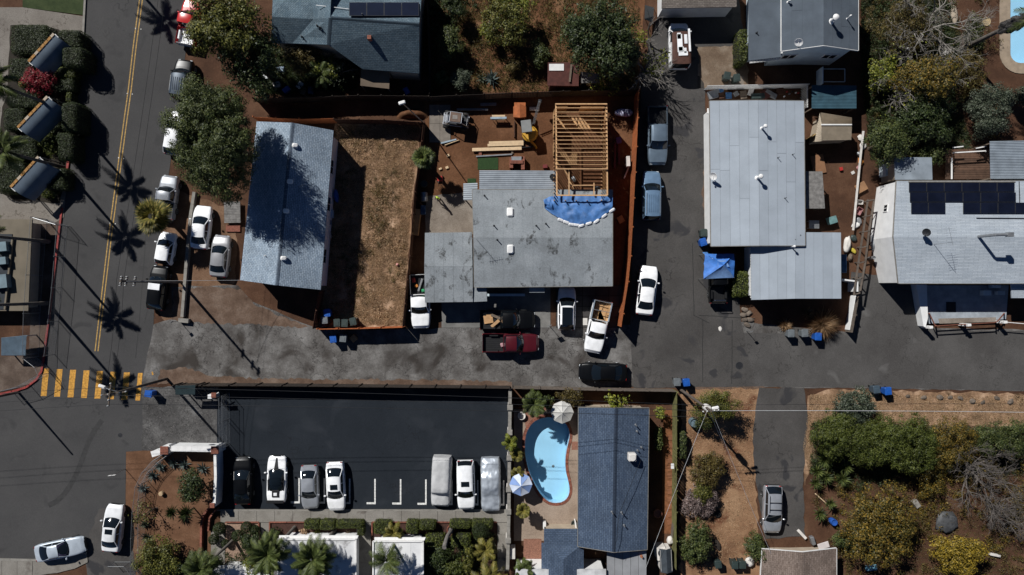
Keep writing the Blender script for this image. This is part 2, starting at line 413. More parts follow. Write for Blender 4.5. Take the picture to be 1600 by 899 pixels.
# --- asphalt
sheet('street', [(137,-60),(131,55),(123,130),(114,200),(107,260),(98,325),(83,450),(69,560),(62,590),(42,606),(0,616),(-250,640),(-250,880),(0,873),(60,875),(134,862),(150,905),(206,905),(196,800),(197,706),(226,704),(228,600),(240,506),(243,440),(249,380),(262,285),(276,190),(288,100),(300,0),(306,-60)], 0.020, m_street)
sheet('street_shoulder', rough_px([(130,863),(155,795),(200,800),(214,905),(140,905)], 8, 2, 9), 0.024, m_drive)
sheet('alley', rough_px([(222,598),(240,507),(272,498),(268,448),(372,446),(392,470),(430,486),(488,510),(500,517),(632,514),(900,510),(984,508),(1158,503),(1330,520),(1440,512),(1700,518),(1700,614),(1300,606),(1058,606),(800,604),(270,597)], 14, 1.2, 10), 0.026, m_alley)
sheet('drive_apron', rough_px([(1330,425),(1446,438),(1444,515),(1700,520),(1700,613),(1300,605),(1180,604),(1160,520),(1326,524)], 16, 1.2, 11), 0.030, ground_mat('asphalt_apron', [(0.054, 0.05, 0.048), (0.072, 0.068, 0.065), (0.098, 0.093, 0.089)], 0.2, 12, bump=0.4, cracks=(0.28, 0.012, (0.03, 0.028, 0.026), 0.42), stain=((0.14, 0.135, 0.13), 0.3, 0.63, 0.8)))
sheet('lane', rough_px([(1030,20),(1036,-30),(1150,-30),(1164,72),(1094,74),(1102,140),(1106,300),(1108,396),(1150,398),(1158,505),(1180,604),(990,606),(984,510),(992,300),(1002,140),(1014,70)], 14, 1.0, 12), 0.034, m_drive)
m_dust = ground_mat('alley_dust', [(0.07, 0.042, 0.028), (0.12, 0.078, 0.055), (0.18, 0.13, 0.1)], 0.6, 6, bump=.6)
for k_, pl_ in enumerate(([(246,602),(250,578),(290,574),(330,588),(420,592),(560,593),(700,594),(800,597),(800,606),(270,600)], [(1056,608),(1064,598),(1110,594),(1180,600),(1196,606)], [(268,500),(272,452),(330,448),(376,452),(400,478),(440,494),(486,512),(400,508),(330,506)], [(1108,300),(1100,340),(1096,300),(1101,250)])): sheet('road_dust', rough_px(pl_, 5, 2.2, 60+k_), 0.0295 if k_ != 3 else 0.038, m_dust)
sheet('gate_apron', rough_px([(222,604),(346,606),(346,702),(222,704)], 10, 1.5, 13), 0.030, m_mouth)
sheet('parking_lot', [(340,606),(797,608),(795,796),(338,796)], 0.036, m_lot)
sheet('garden_drive', rough_px([(1186,606),(1256,606),(1262,650),(1254,760),(1258,838),(1196,842),(1182,760),(1176,690),(1180,640)], 9, 1.5, 14), 0.036, m_drive)

# --- concrete
def paving(name, px0, py0, px1, py1, nx, ny, z, th, mat, gap=0.018, base=None, pname='slab', skip=()):
    """a base with single slabs laid on it"""
    a, b = W(px0, py1), W(px1, py0)
    base_o = sheet(name, [(px0-.3, py0-.3), (px1+.3, py0-.3), (px1+.3, py1+.3), (px0-.3, py1+.3)], z, base or m_dkmetal)
    dx, dy = (b.x-a.x)/nx, (b.y-a.y)/ny
    for j in range(ny):
        for i in range(nx):
            if (i, j) in skip: continue
            m = MB().box(a.x+i*dx+gap, a.y+j*dy+gap, z-0.02, a.x+(i+1)*dx-gap, a.y+(j+1)*dy-gap, z+th+random.Random(i*31+j).uniform(0, .006))
            m.build(pname, mat, base_o)
    return base_o
m_joint = M('joint_dark', (0.045, 0.04, 0.035), 0.3, 5, 0.95, 0.2)
paving('sidewalk', 345, 795.5, 797, 816, 16, 1, 0.05, 0.07, m_conc, 0.014, m_joint)
paving('entry_walk', 408, 816.5, 421, 840, 1, 2, 0.05, 0.05, m_conc, 0.014, m_joint)
paving('gap_walk', 557, 816.5, 580, 899, 1, 4, 0.05, 0.05, m_conc, 0.014, m_joint)
paving('end_walk', 777, 816.5, 795, 892, 1, 4, 0.05, 0.05, m_conc, 0.014, m_joint)
paving('corner_walk', -20, 874, 52, 899, 3, 1, 0.04, 0.07, m_conc, 0.014, m_joint)
sheet('corner_apron', rough_px([(52,875.5),(96,873),(137,865),(138,878),(118,888),(90,895),(52,900)], 12, .6, 33), .1, m_conc)
paving('corner_path', 330, 830, 352, 899, 1, 3, 0.05, 0.04, m_conc, 0.014, m_joint)
sheet('side_pavement', [(-150,12),(36,12),(131,26),(131,60),(124,80),(100,340),(84,350),(-150,350)], 0.060, ground_mat('concrete_left', [(0.15, 0.132, 0.115), (0.19, 0.17, 0.148), (0.225, 0.205, 0.18)], 0.4, 12, bump=0.2, cracks=(0.22, 0.01, (0.06, 0.05, 0.04), 0.3)))
sheet('corner_pavement', rough_px([(52,345),(98,328),(83,450),(69,558),(62,588),(42,604),(0,613),(-150,636),(-150,560),(45,556),(50,480)], 20, .6, 15), 0.050, ground_mat('gravel_corner', [(0.05, 0.035, 0.026), (0.10, 0.072, 0.056), (0.16, 0.125, 0.1)], 0.6, 9, bump=0.7))
sheet('verge_lawn', [(36,-40),(133,-40),(130,24),(36,12)], 0.064, ground_mat('lawn_dark', [(0.022, 0.034, 0.012), (0.035, 0.05, 0.018), (0.05, 0.065, 0.025)], 1, 12, bump=0.8))
sheet('shrub_bed', rough_px([(17,40),(62,40),(92,46),(126,72),(119,150),(106,258),(94,318),(22,314),(0,300),(0,215),(4,168),(12,150),(14,92)], 8, 1.2, 30), 0.070, M('bed_mulch', (.022,.017,.011), .4, 6, .95, .6))
paving('side_slabs', 1090, 100, 1162, 138, 3, 2, 0.038, 0.01, m_conc_d, 0.008, m_joint, skip=((0, 0), (1, 0)))
sheet('side_yard', rough_px([(1090,74),(1168,72),(1170,140),(1100,138),(1092,110)], 7, 2, 16), 0.052, ground_mat('yard_mixed', [(0.1, 0.065, 0.042), (0.16, 0.115, 0.08), (0.27, 0.22, 0.17)], 0.45, 8, bump=0.6))
paving('works_pad', 671, 164, 704, 223, 2, 2, 0.03, 0.05, M('pad_concrete', (0.19, 0.165, 0.14), 0.25, 1.5, 0.9, 0.2), 0.012, m_joint)
sheet('works_patio', rough_px([(666,306),(742,300),(742,366),(664,366)], 8, 1.2, 17), 0.034, m_conc_d)
sheet('front_drive', [(690,444),(860,444),(860,512),(690,512)], 0.034, M('drive_concrete', (0.17, 0.165, 0.155), 0.3, 1, 0.9, 0.2))
paving('front_patio', 869, 446, 972, 512, 5, 4, 0.032, 0.03, m_pave_d, 0.03, M('gap_soil', (0.02, 0.017, 0.014), 0.3, 6, 0.95, 0.2), 'tile')
paving('pool_patio', 800, 636, 905, 846, 1, 1, 0.01, 0.0, m_patio, pname='slab', skip=((0, 0),)) if False else None
cop = offset_loop(KID, 4.6)
sheet('pool_terrace', [(803,640),(906,640),(906,845),(803,845)], 0.030, m_patio, holes=[cop])
for k, (x0, y0, x1, y1) in enumerate([(892,700,905,730),(892,731,905,760),(892,761,905,790),(852,789,878,812),(879,791,905,812),(822,800,851,836),(852,813,878,836),(879,813,905,836)]):
    MB().prism([(W(a, b).x, W(a, b).y) for a, b in ((x0+.15,y0+.15),(x1-.15,y0+.15),(x1-.15,y1-.15),(x0+.15,y1-.15))], 0.0, 0.045).build('slab', m_patio, bpy.data.objects['pool_terrace'])
sheet('terrace_red', rough_px([(818,842),(846,842),(846,880),(818,880)], 6, .6, 18), 0.040, m_rubble)
sheet('terrace_red', [(822,632),(858,634),(846,650),(830,656),(822,670),(818,650)], 0.040, m_rubble)
sheet('terrace_red', [(893,690),(905,690),(905,703),(893,703)], 0.052, m_rubble)
for y in range(0):
    pass

# --- kerbs
def kerb(name, pts, w, h, mat, label=None):
    m = MB(); P = [W(*p) for p in pts]
    for a, b in zip(P, P[1:]):
        m.bar((a.x, a.y, h/2), (b.x, b.y, h/2), w, h)
    o = m.build(name, mat); o['kind'] = 'structure'; return o
kerb('kerb', [(137,-60),(131,55),(124,110)], 0.2, 0.15, m_kerb)
kerb('kerb', [(108,252),(104,278)], 0.22, 0.16, m_redk)
kerb('kerb', [(98,325),(90,390),(83,450),(76,510),(69,560)], 0.18, 0.15, m_redk)
kerb('kerb', [(69,560),(66,580),(58,593),(42,605),(20,612),(0,616),(-60,622)], 0.2, 0.15, m_redk)
kerb('kerb', [(-20,873.3),(52,875),(96,872),(136,864)], 0.2, 0.13, m_kerb)
kerb('kerb', [(340,797),(795,797)], 0.12, 0.13, m_kerb)

# --- painted markings (children of the road they lie on)
street = bpy.data.objects['street']; lot = bpy.data.objects['parking_lot']
def strip(name, pts, w, z, mat, parent):
    m = MB(); P = [W(*p) for p in pts]; L = []; Rr = []
    for i, p in enumerate(P):
        d = (P[min(i+1, len(P)-1)]-P[max(i-1, 0)]).normalized(); nrm = Vector((-d.y, d.x, 0))*w/2
        L.append((p.x+nrm.x, p.y+nrm.y, z)); Rr.append((p.x-nrm.x, p.y-nrm.y, z))
    m.grid([Rr, L]); return m.build(name, mat, parent)
CL = [(230,-60),(220.5,0),(211,70),(203,140),(196,190),(188,250),(181,303),(172,370),(162,455),(151,549)]
for d in (-2.3, 2.3): strip('centre_line', [(x+d, y) for x, y in CL], 0.105, 0.026, m_yel2, street)
for k, x in enumerate((70.5, 91.5, 112.5, 133.5, 154.5, 175.5, 196.5, 217.5)):
    y0 = 576 + k*1.0; w = 4.6 if k < 7 else 3.6
    m = MB(); q = [W(x-w+2, y0), W(x+w+2, y0), W(x+w-2.2, y0+43), W(x-w-2.2, y0+43)]
    m.add([(p.x, p.y, 0.026) for p in q], [(3, 2, 1, 0)]); m.build('crosswalk_stripe', m_yel, street)
strip('stop_bar', [(238,581),(239,586)], 0.15, 0.03, m_yel, street)
for px, py in ((212,45),(220.5,46),(199,146.5),(207,147.5),(185.5,247),(193.5,248),(172,349),(180.5,350)):
    MB().lathe([(0.06, 0), (0.055, 0.012), (0.03, 0.022)], W(px, py) + Vector((0, 0, 0.02)), 8).build('road_stud', m_white_l, street, True)
strip('skid_mark', smooth_loop([(165,648),(150,670),(139,690),(126,725),(112,755),(96,777),(76,790),(45,796)], 3)[2:-5], 0.5, 0.0235, M('tar_smear', (0.037, 0.036, 0.036), 0.25, 3, 0.9, 0.1), street)
for i, x in enumerate((467.5, 507, 546.5, 586, 626, 665.5, 706, 746.5, 787)):
    y0 = 747 + i*0.45
    a = W(x-1.1, y0); b = W(x+1.1, y0+36.5); c = W(x-13, y0+36.5); d = W(x-1.1, y0+39.5)
    m = MB(); m.add([(a.x,a.y,.041),(b.x,a.y,.041),(b.x,d.y,.041),(c.x,d.y,.041),(c.x,b.y,.041),(a.x,b.y,.041)], [(5,4,3,2,1,0)])
    m.build('bay_line', m_white_l, lot)
def disc(name, px, py, r, z, mat, parent, n=20):
    c = W(px, py); m = MB(); m.lathe([(r, z-0.01), (r, z), (r*0.88, z+0.004), (r*0.86, z-0.002), (0.01, z-0.001)], (c.x, c.y, 0), n); return m.build(name, mat, parent)
disc('manhole_cover', 1155, 571.5, 0.37, 0.037, m_dkmetal, bpy.data.objects['alley'])
disc('manhole_cover', 166.5, 561, 0.37, 0.028, m_street, street)
disc('manhole_cover', 188, 680, 0.22, 0.024, m_dkmetal, street)
strip('tar_seal', [(232,300),(226,400),(218,500),(212,560)], 0.06, 0.0235, M('tar', (0.018, 0.018, 0.018), .2, 3, .6, .1), street)
strip('tar_seal', [(243,498),(232,478),(226,505)], 0.05, 0.0235, MC['tar'], street)
for a, b, c_, d_ in ((1108,505,1084,493),(1082,380,1084,493),(1092,493,1180,498),(1098,500,1098,598),(1144,500,1143,600)):
    strip('tar_seal', rough_px([(a,b),(c_,d_)], 10, .5, a)[:max(2, int(math.hypot(a-c_, b-d_)/10))]+[(c_,d_)], 0.055, 0.0385, MC['tar'], bpy.data.objects['lane'])

# --- pools: a real basin with water
m_plaster = M('pool_plaster', (0.40, 0.60, 0.75), 0.07, 0.6, 0.8, 0.02)
def water_mat():
    t = NT('water'); t.t.nodes.remove(t.p)
    tr = t.n('ShaderNodeBsdfTransparent'); tr.inputs[0].default_value = (0.85, 0.965, 1.0, 1)
    gl = t.n('ShaderNodeBsdfGlossy'); gl.inputs['Roughness'].default_value = 0.03
    fr = t.n('ShaderNodeFresnel'); fr.inputs[0].default_value = 1.33
    bp = t.n('ShaderNodeBump'); bp.inputs['Strength'].default_value = 0.08; bp.inputs['Distance'].default_value = 0.05
    t.l(t.noise(2.2, 3), bp.inputs['Height']); t.l(bp.outputs[0], gl.inputs['Normal']); t.l(bp.outputs[0], fr.inputs['Normal'])
    ms = t.n('ShaderNodeMixShader'); bf = t.math('SUBTRACT', 1.0, t.n('ShaderNodeNewGeometry').outputs['Backfacing']); t.l(t.math('MULTIPLY', fr.outputs[0], bf), ms.inputs[0]); t.l(tr.outputs[0], ms.inputs[1]); t.l(gl.outputs[0], ms.inputs[2])
    t.l(ms.outputs[0], t.out.inputs[0]); return t.m
m_water = water_mat()
def pool(label, loop, depth, copm, copw, seed, blocks):
    c = W(sum(p[0] for p in loop)/len(loop), sum(p[1] for p in loop)/len(loop))
    r = thing('swimming_pool', label, 'pool', c)
    P = [W(*p) for p in loop]; n = len(P)
    m = MB(); m.v = [(p.x, p.y, 0.05) for p in P] + [(p.x, p.y, -depth) for p in P]
    A = sum(P[i].x*P[(i+1)%n].y-P[(i+1)%n].x*P[i].y for i in range(n))
    for i in range(n):
        f = (i, (i+1) % n, n+(i+1) % n, n+i); m.f.append(f if A > 0 else f[::-1])
    m.f.append(tuple(range(n, 2*n)) if A > 0 else tuple(range(2*n-1, n-1, -1)))
    m.build('basin', m_plaster, r)
    m = MB(); m.v = [(p.x, p.y, -0.30) for p in P]; m.f = [tuple(range(n)) if A > 0 else tuple(range(n-1, -1, -1))]
    o = m.build('water', m_water, r)
    MB().lathe([(.14, -depth+.002), (.14, -depth+.02), (.1, -depth+.03), (.02, -depth+.03)], (c.x+.3, c.y-1.2, 0), 14).build('drain', m_grey, r)
    out = [W(*p) for p in offset_loop(loop, copw/S)]
    if blocks:
        per = []
        for i in range(n):
            a, b = P[i], P[(i+1) % n]; k = max(1, round((b-a).length/0.22))
            for j in range(k):
                t0, t1 = (j+.04)/k, (j+.96)/k
                q = [a.lerp(b, t0), a.lerp(b, t1), out[i].lerp(out[(i+1) % n], t1), out[i].lerp(out[(i+1) % n], t0)]
                MB().prism([(v.x, v.y) for v in q], -0.02, 0.075).build('brick', copm, r)
    else:
        for i in range(n):
            q = [P[i], P[(i+1) % n], out[(i+1) % n], out[i]]
            if (q[0]-q[1]).length < 0.05: continue
            MB().prism([(v.x, v.y) for v in q], -0.02, 0.07).build('coping', copm, r)
    return r
pool('kidney shaped swimming pool with pale blue water and red brick edge', KID, 1.25, m_brick, 0.27, 1, True)
pool('swimming pool with rounded corner and broad tan deck beside the tall palm', POOL2, 1.2, M('tan_coping', (0.30, 0.235, 0.17), 0.2, 2, 0.9, 0.15), 1.05, 2, False)
# ================================================================== BUILDINGS
CAMP = Vector((0, 0, H))
def on_plane(pl, px, py, lift=0.0):
    a, b, c = (W(*p) for p in pl[:3]); n = (b-a).cross(c-a).normalized()
    if n.z < 0: n = -n
    d = W(px, py) - CAMP; t = n.dot(a - CAMP) / n.dot(d)
    return CAMP + d*t + n*lift
def pnorm(pl):
    a, b, c = (W(*p) for p in pl[:3]); n = (b-a).cross(c-a).normalized()
    return n if n.z > 0 else -n
def inset(pts, d):
    n = len(pts); A = sum(pts[i].x*pts[(i+1)%n].y-pts[(i+1)%n].x*pts[i].y for i in range(n)); sg = 1 if A > 0 else -1
    out = []
    for i in range(n):
        p, a, b = pts[i], pts[i-1], pts[(i+1) % n]
        e0 = Vector((p.x-a.x, p.y-a.y)).normalized(); e1 = Vector((b.x-p.x, b.y-p.y)).normalized()
        n0 = Vector((-e0.y, e0.x))*sg; n1 = Vector((-e1.y, e1.x))*sg; bis = n0+n1
        k = d/max(0.35, (1+n0.dot(n1))/1.0) if bis.length > 1e-6 else 0
        out.append(Vector((p.x+bis.x*k, p.y+bis.y*k, p.z)))
    return out
def house(name, label, cat, planes, outline, rmat, wmat, ov=0.35, th=0.14, uv=True, windows=(), fascia=None):
    P = [W(*p) for p in outline]
    c = sum(P, Vector())/len(P)
    root = thing(name, label, cat, (c.x, c.y, 0))
    m = MB()
    for pl in planes: m.slab3([W(*p) for p in pl], th)
    roof = m.build('roof', rmat, root, uvslope=uv)
    I = inset(P, ov)
    for i in range(len(I)):
        a, b = I[i], I[(i+1) % len(I)]
        if (a-b).length < 0.3: continue
        d = (b-a); nrm = Vector((d.y, -d.x, 0)).normalized()*0.06
        if (Vector(((a.x+b.x)/2-c.x, (a.y+b.y)/2-c.y, 0))).dot(nrm) < 0: nrm = -nrm
        za, zb = a.z-th*0.75, b.z-th*0.75
        vs = [(a.x,a.y,0),(b.x,b.y,0),(b.x,b.y,zb),(a.x,a.y,za),(a.x-nrm.x*2,a.y-nrm.y*2,0),(b.x-nrm.x*2,b.y-nrm.y*2,0),(b.x-nrm.x*2,b.y-nrm.y*2,zb),(a.x-nrm.x*2,a.y-nrm.y*2,za)]
        mm = MB().add(vs, [(0,1,2,3),(7,6,5,4),(0,4,5,1),(1,5,6,2),(2,6,7,3),(3,7,4,0)])
        wl = mm.build('wall', wmat, root)
        for (wi, t, z, w, h) in windows:
            if wi != i: continue
            u = Vector((d.x, d.y, 0)).normalized(); q = Vector((a.x, a.y, 0)).lerp(Vector((b.x, b.y, 0)), t)
            nn = nrm.normalized(); q = q + nn*0.03 + Vector((0, 0, z))
            f = MB()
            for (x0, z0, x1, z1) in ((-w/2-.07,-h/2-.07,w/2+.07,-h/2),(-w/2-.07,h/2,w/2+.07,h/2+.07),(-w/2-.07,-h/2,-w/2,h/2),(w/2,-h/2,w/2+.07,h/2),(-.025,-h/2,.025,h/2)):
                pa = q+u*((x0+x1)/2)+Vector((0,0,z0)); f.bar(pa, pa+Vector((0,0,z1-z0)), abs(x1-x0), 0.08, up=nn)
            fo = f.build('window', m_white, root)
            g = MB(); e = nn*0.01
            g.add([q-u*w/2-Vector((0,0,h/2))+e, q+u*w/2-Vector((0,0,h/2))+e, q+u*w/2+Vector((0,0,h/2))+e, q-u*w/2+Vector((0,0,h/2))+e], [(0,1,2,3)])
            g.build('pane', m_glass, fo)
    if fascia:
        for i in range(len(P)):
            a, b = P[i], P[(i+1) % len(P)]
            d = Vector((b.x-a.x, b.y-a.y, 0)).normalized(); nn = Vector((d.y, -d.x, 0))
            if Vector(((a.x+b.x)/2-c.x, (a.y+b.y)/2-c.y, 0)).dot(nn) < 0: nn = -nn
            o = nn*0.025 - Vector((0, 0, 0.06))
            MB().bar(a+o, b+o, 0.04, 0.16).build('fascia', fascia, roof)
    return root, roof
def strips(roof, pl, n, mat, k=1, lift=0.004, th=0.012, gap=0.018, name='panel', swap=False, seed=0):
    """roof sheets laid side by side on a four-cornered slope"""
    c = [W(*p) for p in pl]; nz = pnorm(pl); rr = random.Random(seed)
    if swap: c = [c[1], c[2], c[3], c[0]]
    for i in range(n):
        cuts = [0] + sorted(rr.uniform(.2, .8) for _ in range(k-1)) + [1]
        for v0, v1 in zip(cuts, cuts[1:]):
            def q(u, v): return c[0].lerp(c[1], u).lerp(c[3].lerp(c[2], u), v)
            wd = (c[1]-c[0]).length/n; e = gap/wd/n/2; L = (c[3]-c[0]).length; ev = gap/L/2
            l = nz*(lift+th+rr.uniform(0, .006))
            MB().slab3([q(i/n+e, v0+ev)+l, q((i+1)/n-e, v0+ev)+l, q((i+1)/n-e, v1-ev)+l, q(i/n+e, v1-ev)+l], th).build(name, mat, roof)
def corr(name, quad, n, amp, mat, parent, along=True):
    """corrugated metal sheets, each about a metre wide"""
    c = [W(*p) for p in quad]; nz = pnorm(quad)
    tot = max(1, round((c[1]-c[0]).length/1.0)); per = max(2, n//tot)
    for s_ in range(tot):
        rows = [[], []]
        for i in range(per*2+1):
            u = (s_ + i/(per*2))/tot; a = c[0].lerp(c[1], u); b = c[3].lerp(c[2], u)
            l = nz*(amp if i % 2 else 0) + nz*(0.006 if s_ % 2 else 0)
            rows[0].append(a+l); rows[1].append(b+l)
        MB().grid(rows[::-1]).build(name, mat, parent)
def vent_pipe(parent, pl, px, py, h=0.45, r=0.06, mat=None, cap=False):
    b = on_plane(pl, px, py); m = MB()
    m.tube([b-Vector((0,0,.05)), b+Vector((0,0,h))], r, 10)
    if cap: m.lathe([(r*1.9, h-0.03), (r*2.1, h+.06), (r*1.4, h+.16), (.02, h+.2)], b, 12)
    m.lathe([(r*2.2, 0.0), (r*2.0, 0.03), (r*1.05, .1)], b, 10)
    return m.build('vent_pipe', mat or m_white, parent, True)
def skylight(parent, pl, px, py, w=0.6, l=0.9):
    n = pnorm(pl); b = on_plane(pl, px, py); rot = n.to_track_quat('Z', 'Y').to_matrix()
    m = MB(); m.cbox((0, 0, 0.1), w, l, 0.26, 0, 0.09)
    m.v = [tuple(rot @ Vector(v) + b) for v in m.v]; return m.build('skylight', m_white, parent)
def dish(parent, pl, px, py, az, mat=None, r=0.38):
    b = on_plane(pl, px, py); m = MB()
    t = b + Vector((0, 0, 0.75)); m.tube([b, t], 0.03, 6)
    d = Vector((math.cos(az), math.sin(az), 0.75)).normalized(); rot = d.to_track_quat('Z', 'Y').to_matrix()
    m.lathe([(0.03, 0), (r*0.6, 0.05), (r, 0.13), (r*0.98, 0.145), (r*0.58, 0.07), (0.02, 0.02)], t, 16, rot=rot)
    m.tube([t, t + d*0.45 + Vector((0, 0, -.12))], 0.018, 5); m.obb(t+d*0.46+Vector((0,0,-.1)), .1, .1, .12)
    return m.build('satellite_dish', mat or m_white, parent, True)
def vcap(parent, a, b, plA, plB, n, mat, w=.16):
    a, b = W(*a), W(*b); r = (b-a).normalized()
    m = MB()
    for pl in (plA, plB):
        nn = pnorm(pl); d = r.cross(nn).normalized()
        c = sum((W(*p) for p in pl), Vector())/len(pl)
        if d.dot(c-a) < 0: d = -d
        for t in range(n):
            p, q = a.lerp(b, t/n)+nn*.014, a.lerp(b, (t+.94)/n)+nn*.03
            m.slab3([p, q, q+d*w, p+d*w], .012)
    return m.build('ridge_cap', mat, parent)
def t_glass():
    t = NT('window_glass'); return t.set((0.012, 0.016, 0.02), 0.06, 0.0, 0.8)
m_glass = t_glass()
m_solar = M('solar_cell', (0.006, 0.008, 0.018), 0.3, 0.8, 0.25, 0.0, spec=0.6)
def solar(parent, pl, x0, y0, x1, y1, n, lift=0.13):
    for i in range(n):
        xa, xb = x0+(x1-x0)*i/n+.15, x0+(x1-x0)*(i+1)/n-.15
        q = [on_plane(pl, xa, y0, lift), on_plane(pl, xb, y0, lift), on_plane(pl, xb, y1, lift), on_plane(pl, xa, y1, lift)]
        o = MB().slab3(q, 0.035).build('solar_panel', m_dkmetal, parent)
        c = sum(q, Vector())/4
        MB().slab3([c+(p-c)*0.95+pnorm(pl)*0.004 for p in q], 0.004).build('cell_sheet', m_solar, o)
        m = MB()
        for p in q: m.tube([c+(p-c)*0.8, c+(p-c)*0.8-pnorm(pl)*lift], 0.02, 4)
        m.build('bracket', m_grey, o)
m_wallw = M('white_siding', (0.72, 0.72, 0.71), 0.1, 1.2, 0.8, 0.1)
m_wallg = M('grey_stucco', (0.42, 0.41, 0.39), 0.15, 1.5, 0.9, 0.2)
m_wallt = M('tan_stucco', (0.40, 0.33, 0.25), 0.15, 1.5, 0.9, 0.2)
m_wallb = M('pale_blue_siding', (0.50, 0.58, 0.62), 0.12, 1.5, 0.85, 0.1)

# --- house with blue-grey shingles (tree shadow falls on it)
sh_b = shingle_mat('shingle_bluegrey', (0.22, 0.28, 0.345), (0.32, 0.385, 0.45), (0.09, 0.115, 0.15))
LP = [(401,190,3.33),(457,192,4.83),(432,446,4.83),(375,438,3.33)]; RP = [(457,192,4.83),(521,204,3.33),(501,453,3.33),(432,446,4.83)]
h1, r1 = house('shingle_house', 'house with blue grey shingle gable roof half covered by tree shadow', 'house', [LP, RP],
    [(401,190,3.33),(457,192,4.83),(521,204,3.33),(501,453,3.33),(432,446,4.83),(375,438,3.33)], sh_b, m_wallw, 0.35,
    windows=((2, 0.2, 1.8, 1.3, 1.0), (2, 0.45, 1.8, 1.3, 1.0), (2, 0.8, 1.8, 1.3, 1.0)))
for px, py, pl in ((461,228,RP),(453,284,RP),(443,404,RP),(447,330,RP)): skylight(r1, pl, px, py, 0.42, 0.55)
vent_pipe(r1, RP, 436, 330, .35, .04); vent_pipe(r1, LP, 415, 400, .35, .04)
vcap(r1, LP[1], LP[2], LP, RP, 34, sh_b)

# --- hipped house at the top with solar panels
sh_d = shingle_mat('shingle_slate_blue', (0.075, 0.115, 0.145), (0.12, 0.165, 0.195), (0.028, 0.044, 0.06))
A2 = [(428,-45,3.66),(480,-45,4.76),(490,30,5.00),(425,26,5.00)]
B2 = [(425,26,5.00),(490,30,5.00),(457,68,3.66),(423,67,3.66)]
C2 = [(480,-45,4.76),(519,-45,6.10),(516,28,6.10),(513,70,4.88),(457,68,3.66),(490,30,5.00)]
D2 = [(516,28,6.10),(655,38,6.10),(655,115,3.29),(566,108,3.54),(566,80,4.51),(513,70,4.88)]
E2 = [(519,-45,3.90),(662,-45,3.42),(655,38,6.10),(516,28,6.10)]
h2, r2 = house('hip_roof_house', 'slate blue shingled house with solar panels, cut off by the top edge', 'house', [A2, B2, [(480,-45,4.76),(519,-45,6.10),(516,28,6.10),(490,30,5.00)], [(516,28,6.10),(513,70,4.88),(457,68,3.66),(490,30,5.00)], [(516,28,6.10),(655,38,6.10),(655,115,3.29),(513,70,4.88)], [(513,70,4.88),(655,115,3.29),(566,108,3.48),(566,82,4.45)], E2],
    [(428,-45,3.66),(662,-45,3.42),(655,115,3.29),(566,108,3.48),(566,82,4.39),(457,68,3.66),(423,67,3.66)], sh_d, m_wallt, 0.3)
solar(r2, E2, 546, 6, 655, 27, 4, .16)
D2b = [(516,28,6.10),(655,38,6.10),(655,115,3.29)]
for px, py in ((567,24),(496,41),(501,44),(472,58)): vent_pipe(r2, E2 if px == 567 else C2[2:5], px, py, .4, .05, m_dkmetal)
m = MB(); b = on_plane(D2b, 579, 62); m.obb(b+Vector((0,0,.3)), .35, .35, .7); m.build('chimney', m_brick, r2)
vcap(r2, D2[0], D2[1], D2b, E2, 44, sh_d); vcap(r2, D2[0], D2[5], C2[2:5], D2b, 14, sh_d)
m = MB().bar(on_plane(E2, 494, 9, .05), on_plane(E2, 545, 15, .05), .05, .05); m.build('conduit', m_grey, r2)

# --- brown garage at the top
g_b = shingle_mat('shingle_brown', (0.13, 0.11, 0.095), (0.19, 0.165, 0.145), (0.06, 0.05, 0.045))
h3, r3 = house('garage', 'garage with weathered brown shingle roof beside the lane, cut off at top', 'garage', [[(1036,-60,3.4),(1152,-60,3.4),(1151,11,2.9),(1034,13,2.9)]],
    [(1036,-60,3.4),(1152,-60,3.4),(1151,11,2.9),(1034,13,2.9)], g_b, m_wallw, 0.2)

# --- grey two-part house upper right
g_rf = M('roll_roof_dark', (0.082, 0.1, 0.122), 0.2, 0.7, 0.95, 0.35, fine=25)
L4 = [(1170,-60,3.88),(1222,-60,4.12),(1222,89,4.12),(1170,95,3.88)]
M4 = [(1221,-60,5.12),(1287,-60,6.25),(1287,71,6.25),(1221,80,5.12)]; N4 = [(1287,-60,6.25),(1341,-60,5.12),(1341,79,5.12),(1287,71,6.25)]
h4, r4 = house('grey_roof_house', 'pale blue walled house with grey roof, satellite dish and white vent pipes', 'house', [M4, N4], [(1221,-60,5.12),(1287,-60,6.25),(1341,-60,5.12),(1341,79,5.12),(1287,71,6.25),(1221,80,5.12)], g_rf, m_wallb, 0.3, uv=False,
    windows=((3, 0.35, 2.6, 1.2, 1.0), (4, 0.55, 2.6, 1.2, 1.0)), fascia=m_white)
m = MB().slab3([W(*p) for p in L4], .14); o = m.build('lower_roof', g_rf, h4)
strips(r4, M4, 4, g_rf, 2, seed=3); strips(r4, N4, 4, g_rf, 2, seed=4)
MB().prism([(W(p[0], p[1], 3.85).x, W(p[0], p[1], 3.85).y) for p in ((1188,-60),(1221,-60),(1221,76),(1188,76))], 0, 3.7).build('wall', m_wallb, h4)
MB().bar(W(1221.5,-60,4.28), W(1221.5,84,4.28), .14, .16).build('gutter', m_white, h4)
for i in range(22):
    a = W(1172+i*2.2, 94.5-i*.25, 3.75); MB().bar(a+Vector((0,.1,0)), a-Vector((0,.28,.0)), .06, .1).build('rafter_tail', m_white, h4)
vent_pipe(r4, N4, 1298, 34, 1.0, .14, cap=True); vent_pipe(r4, N4, 1323, 30, .7, .05, cap=True); vent_pipe(r4, M4, 1231, 4, .4, .06, cap=True); vent_pipe(r4, L4, 1182, 52, .3, .05, m_dkmetal)
dish(r4, M4, 1243, 70, R(240))
MB().bar(W(1281,108,1.50), W(1281,134,1.50), 0.08, 1.4).build('stair_rail', m_wallb, h4)
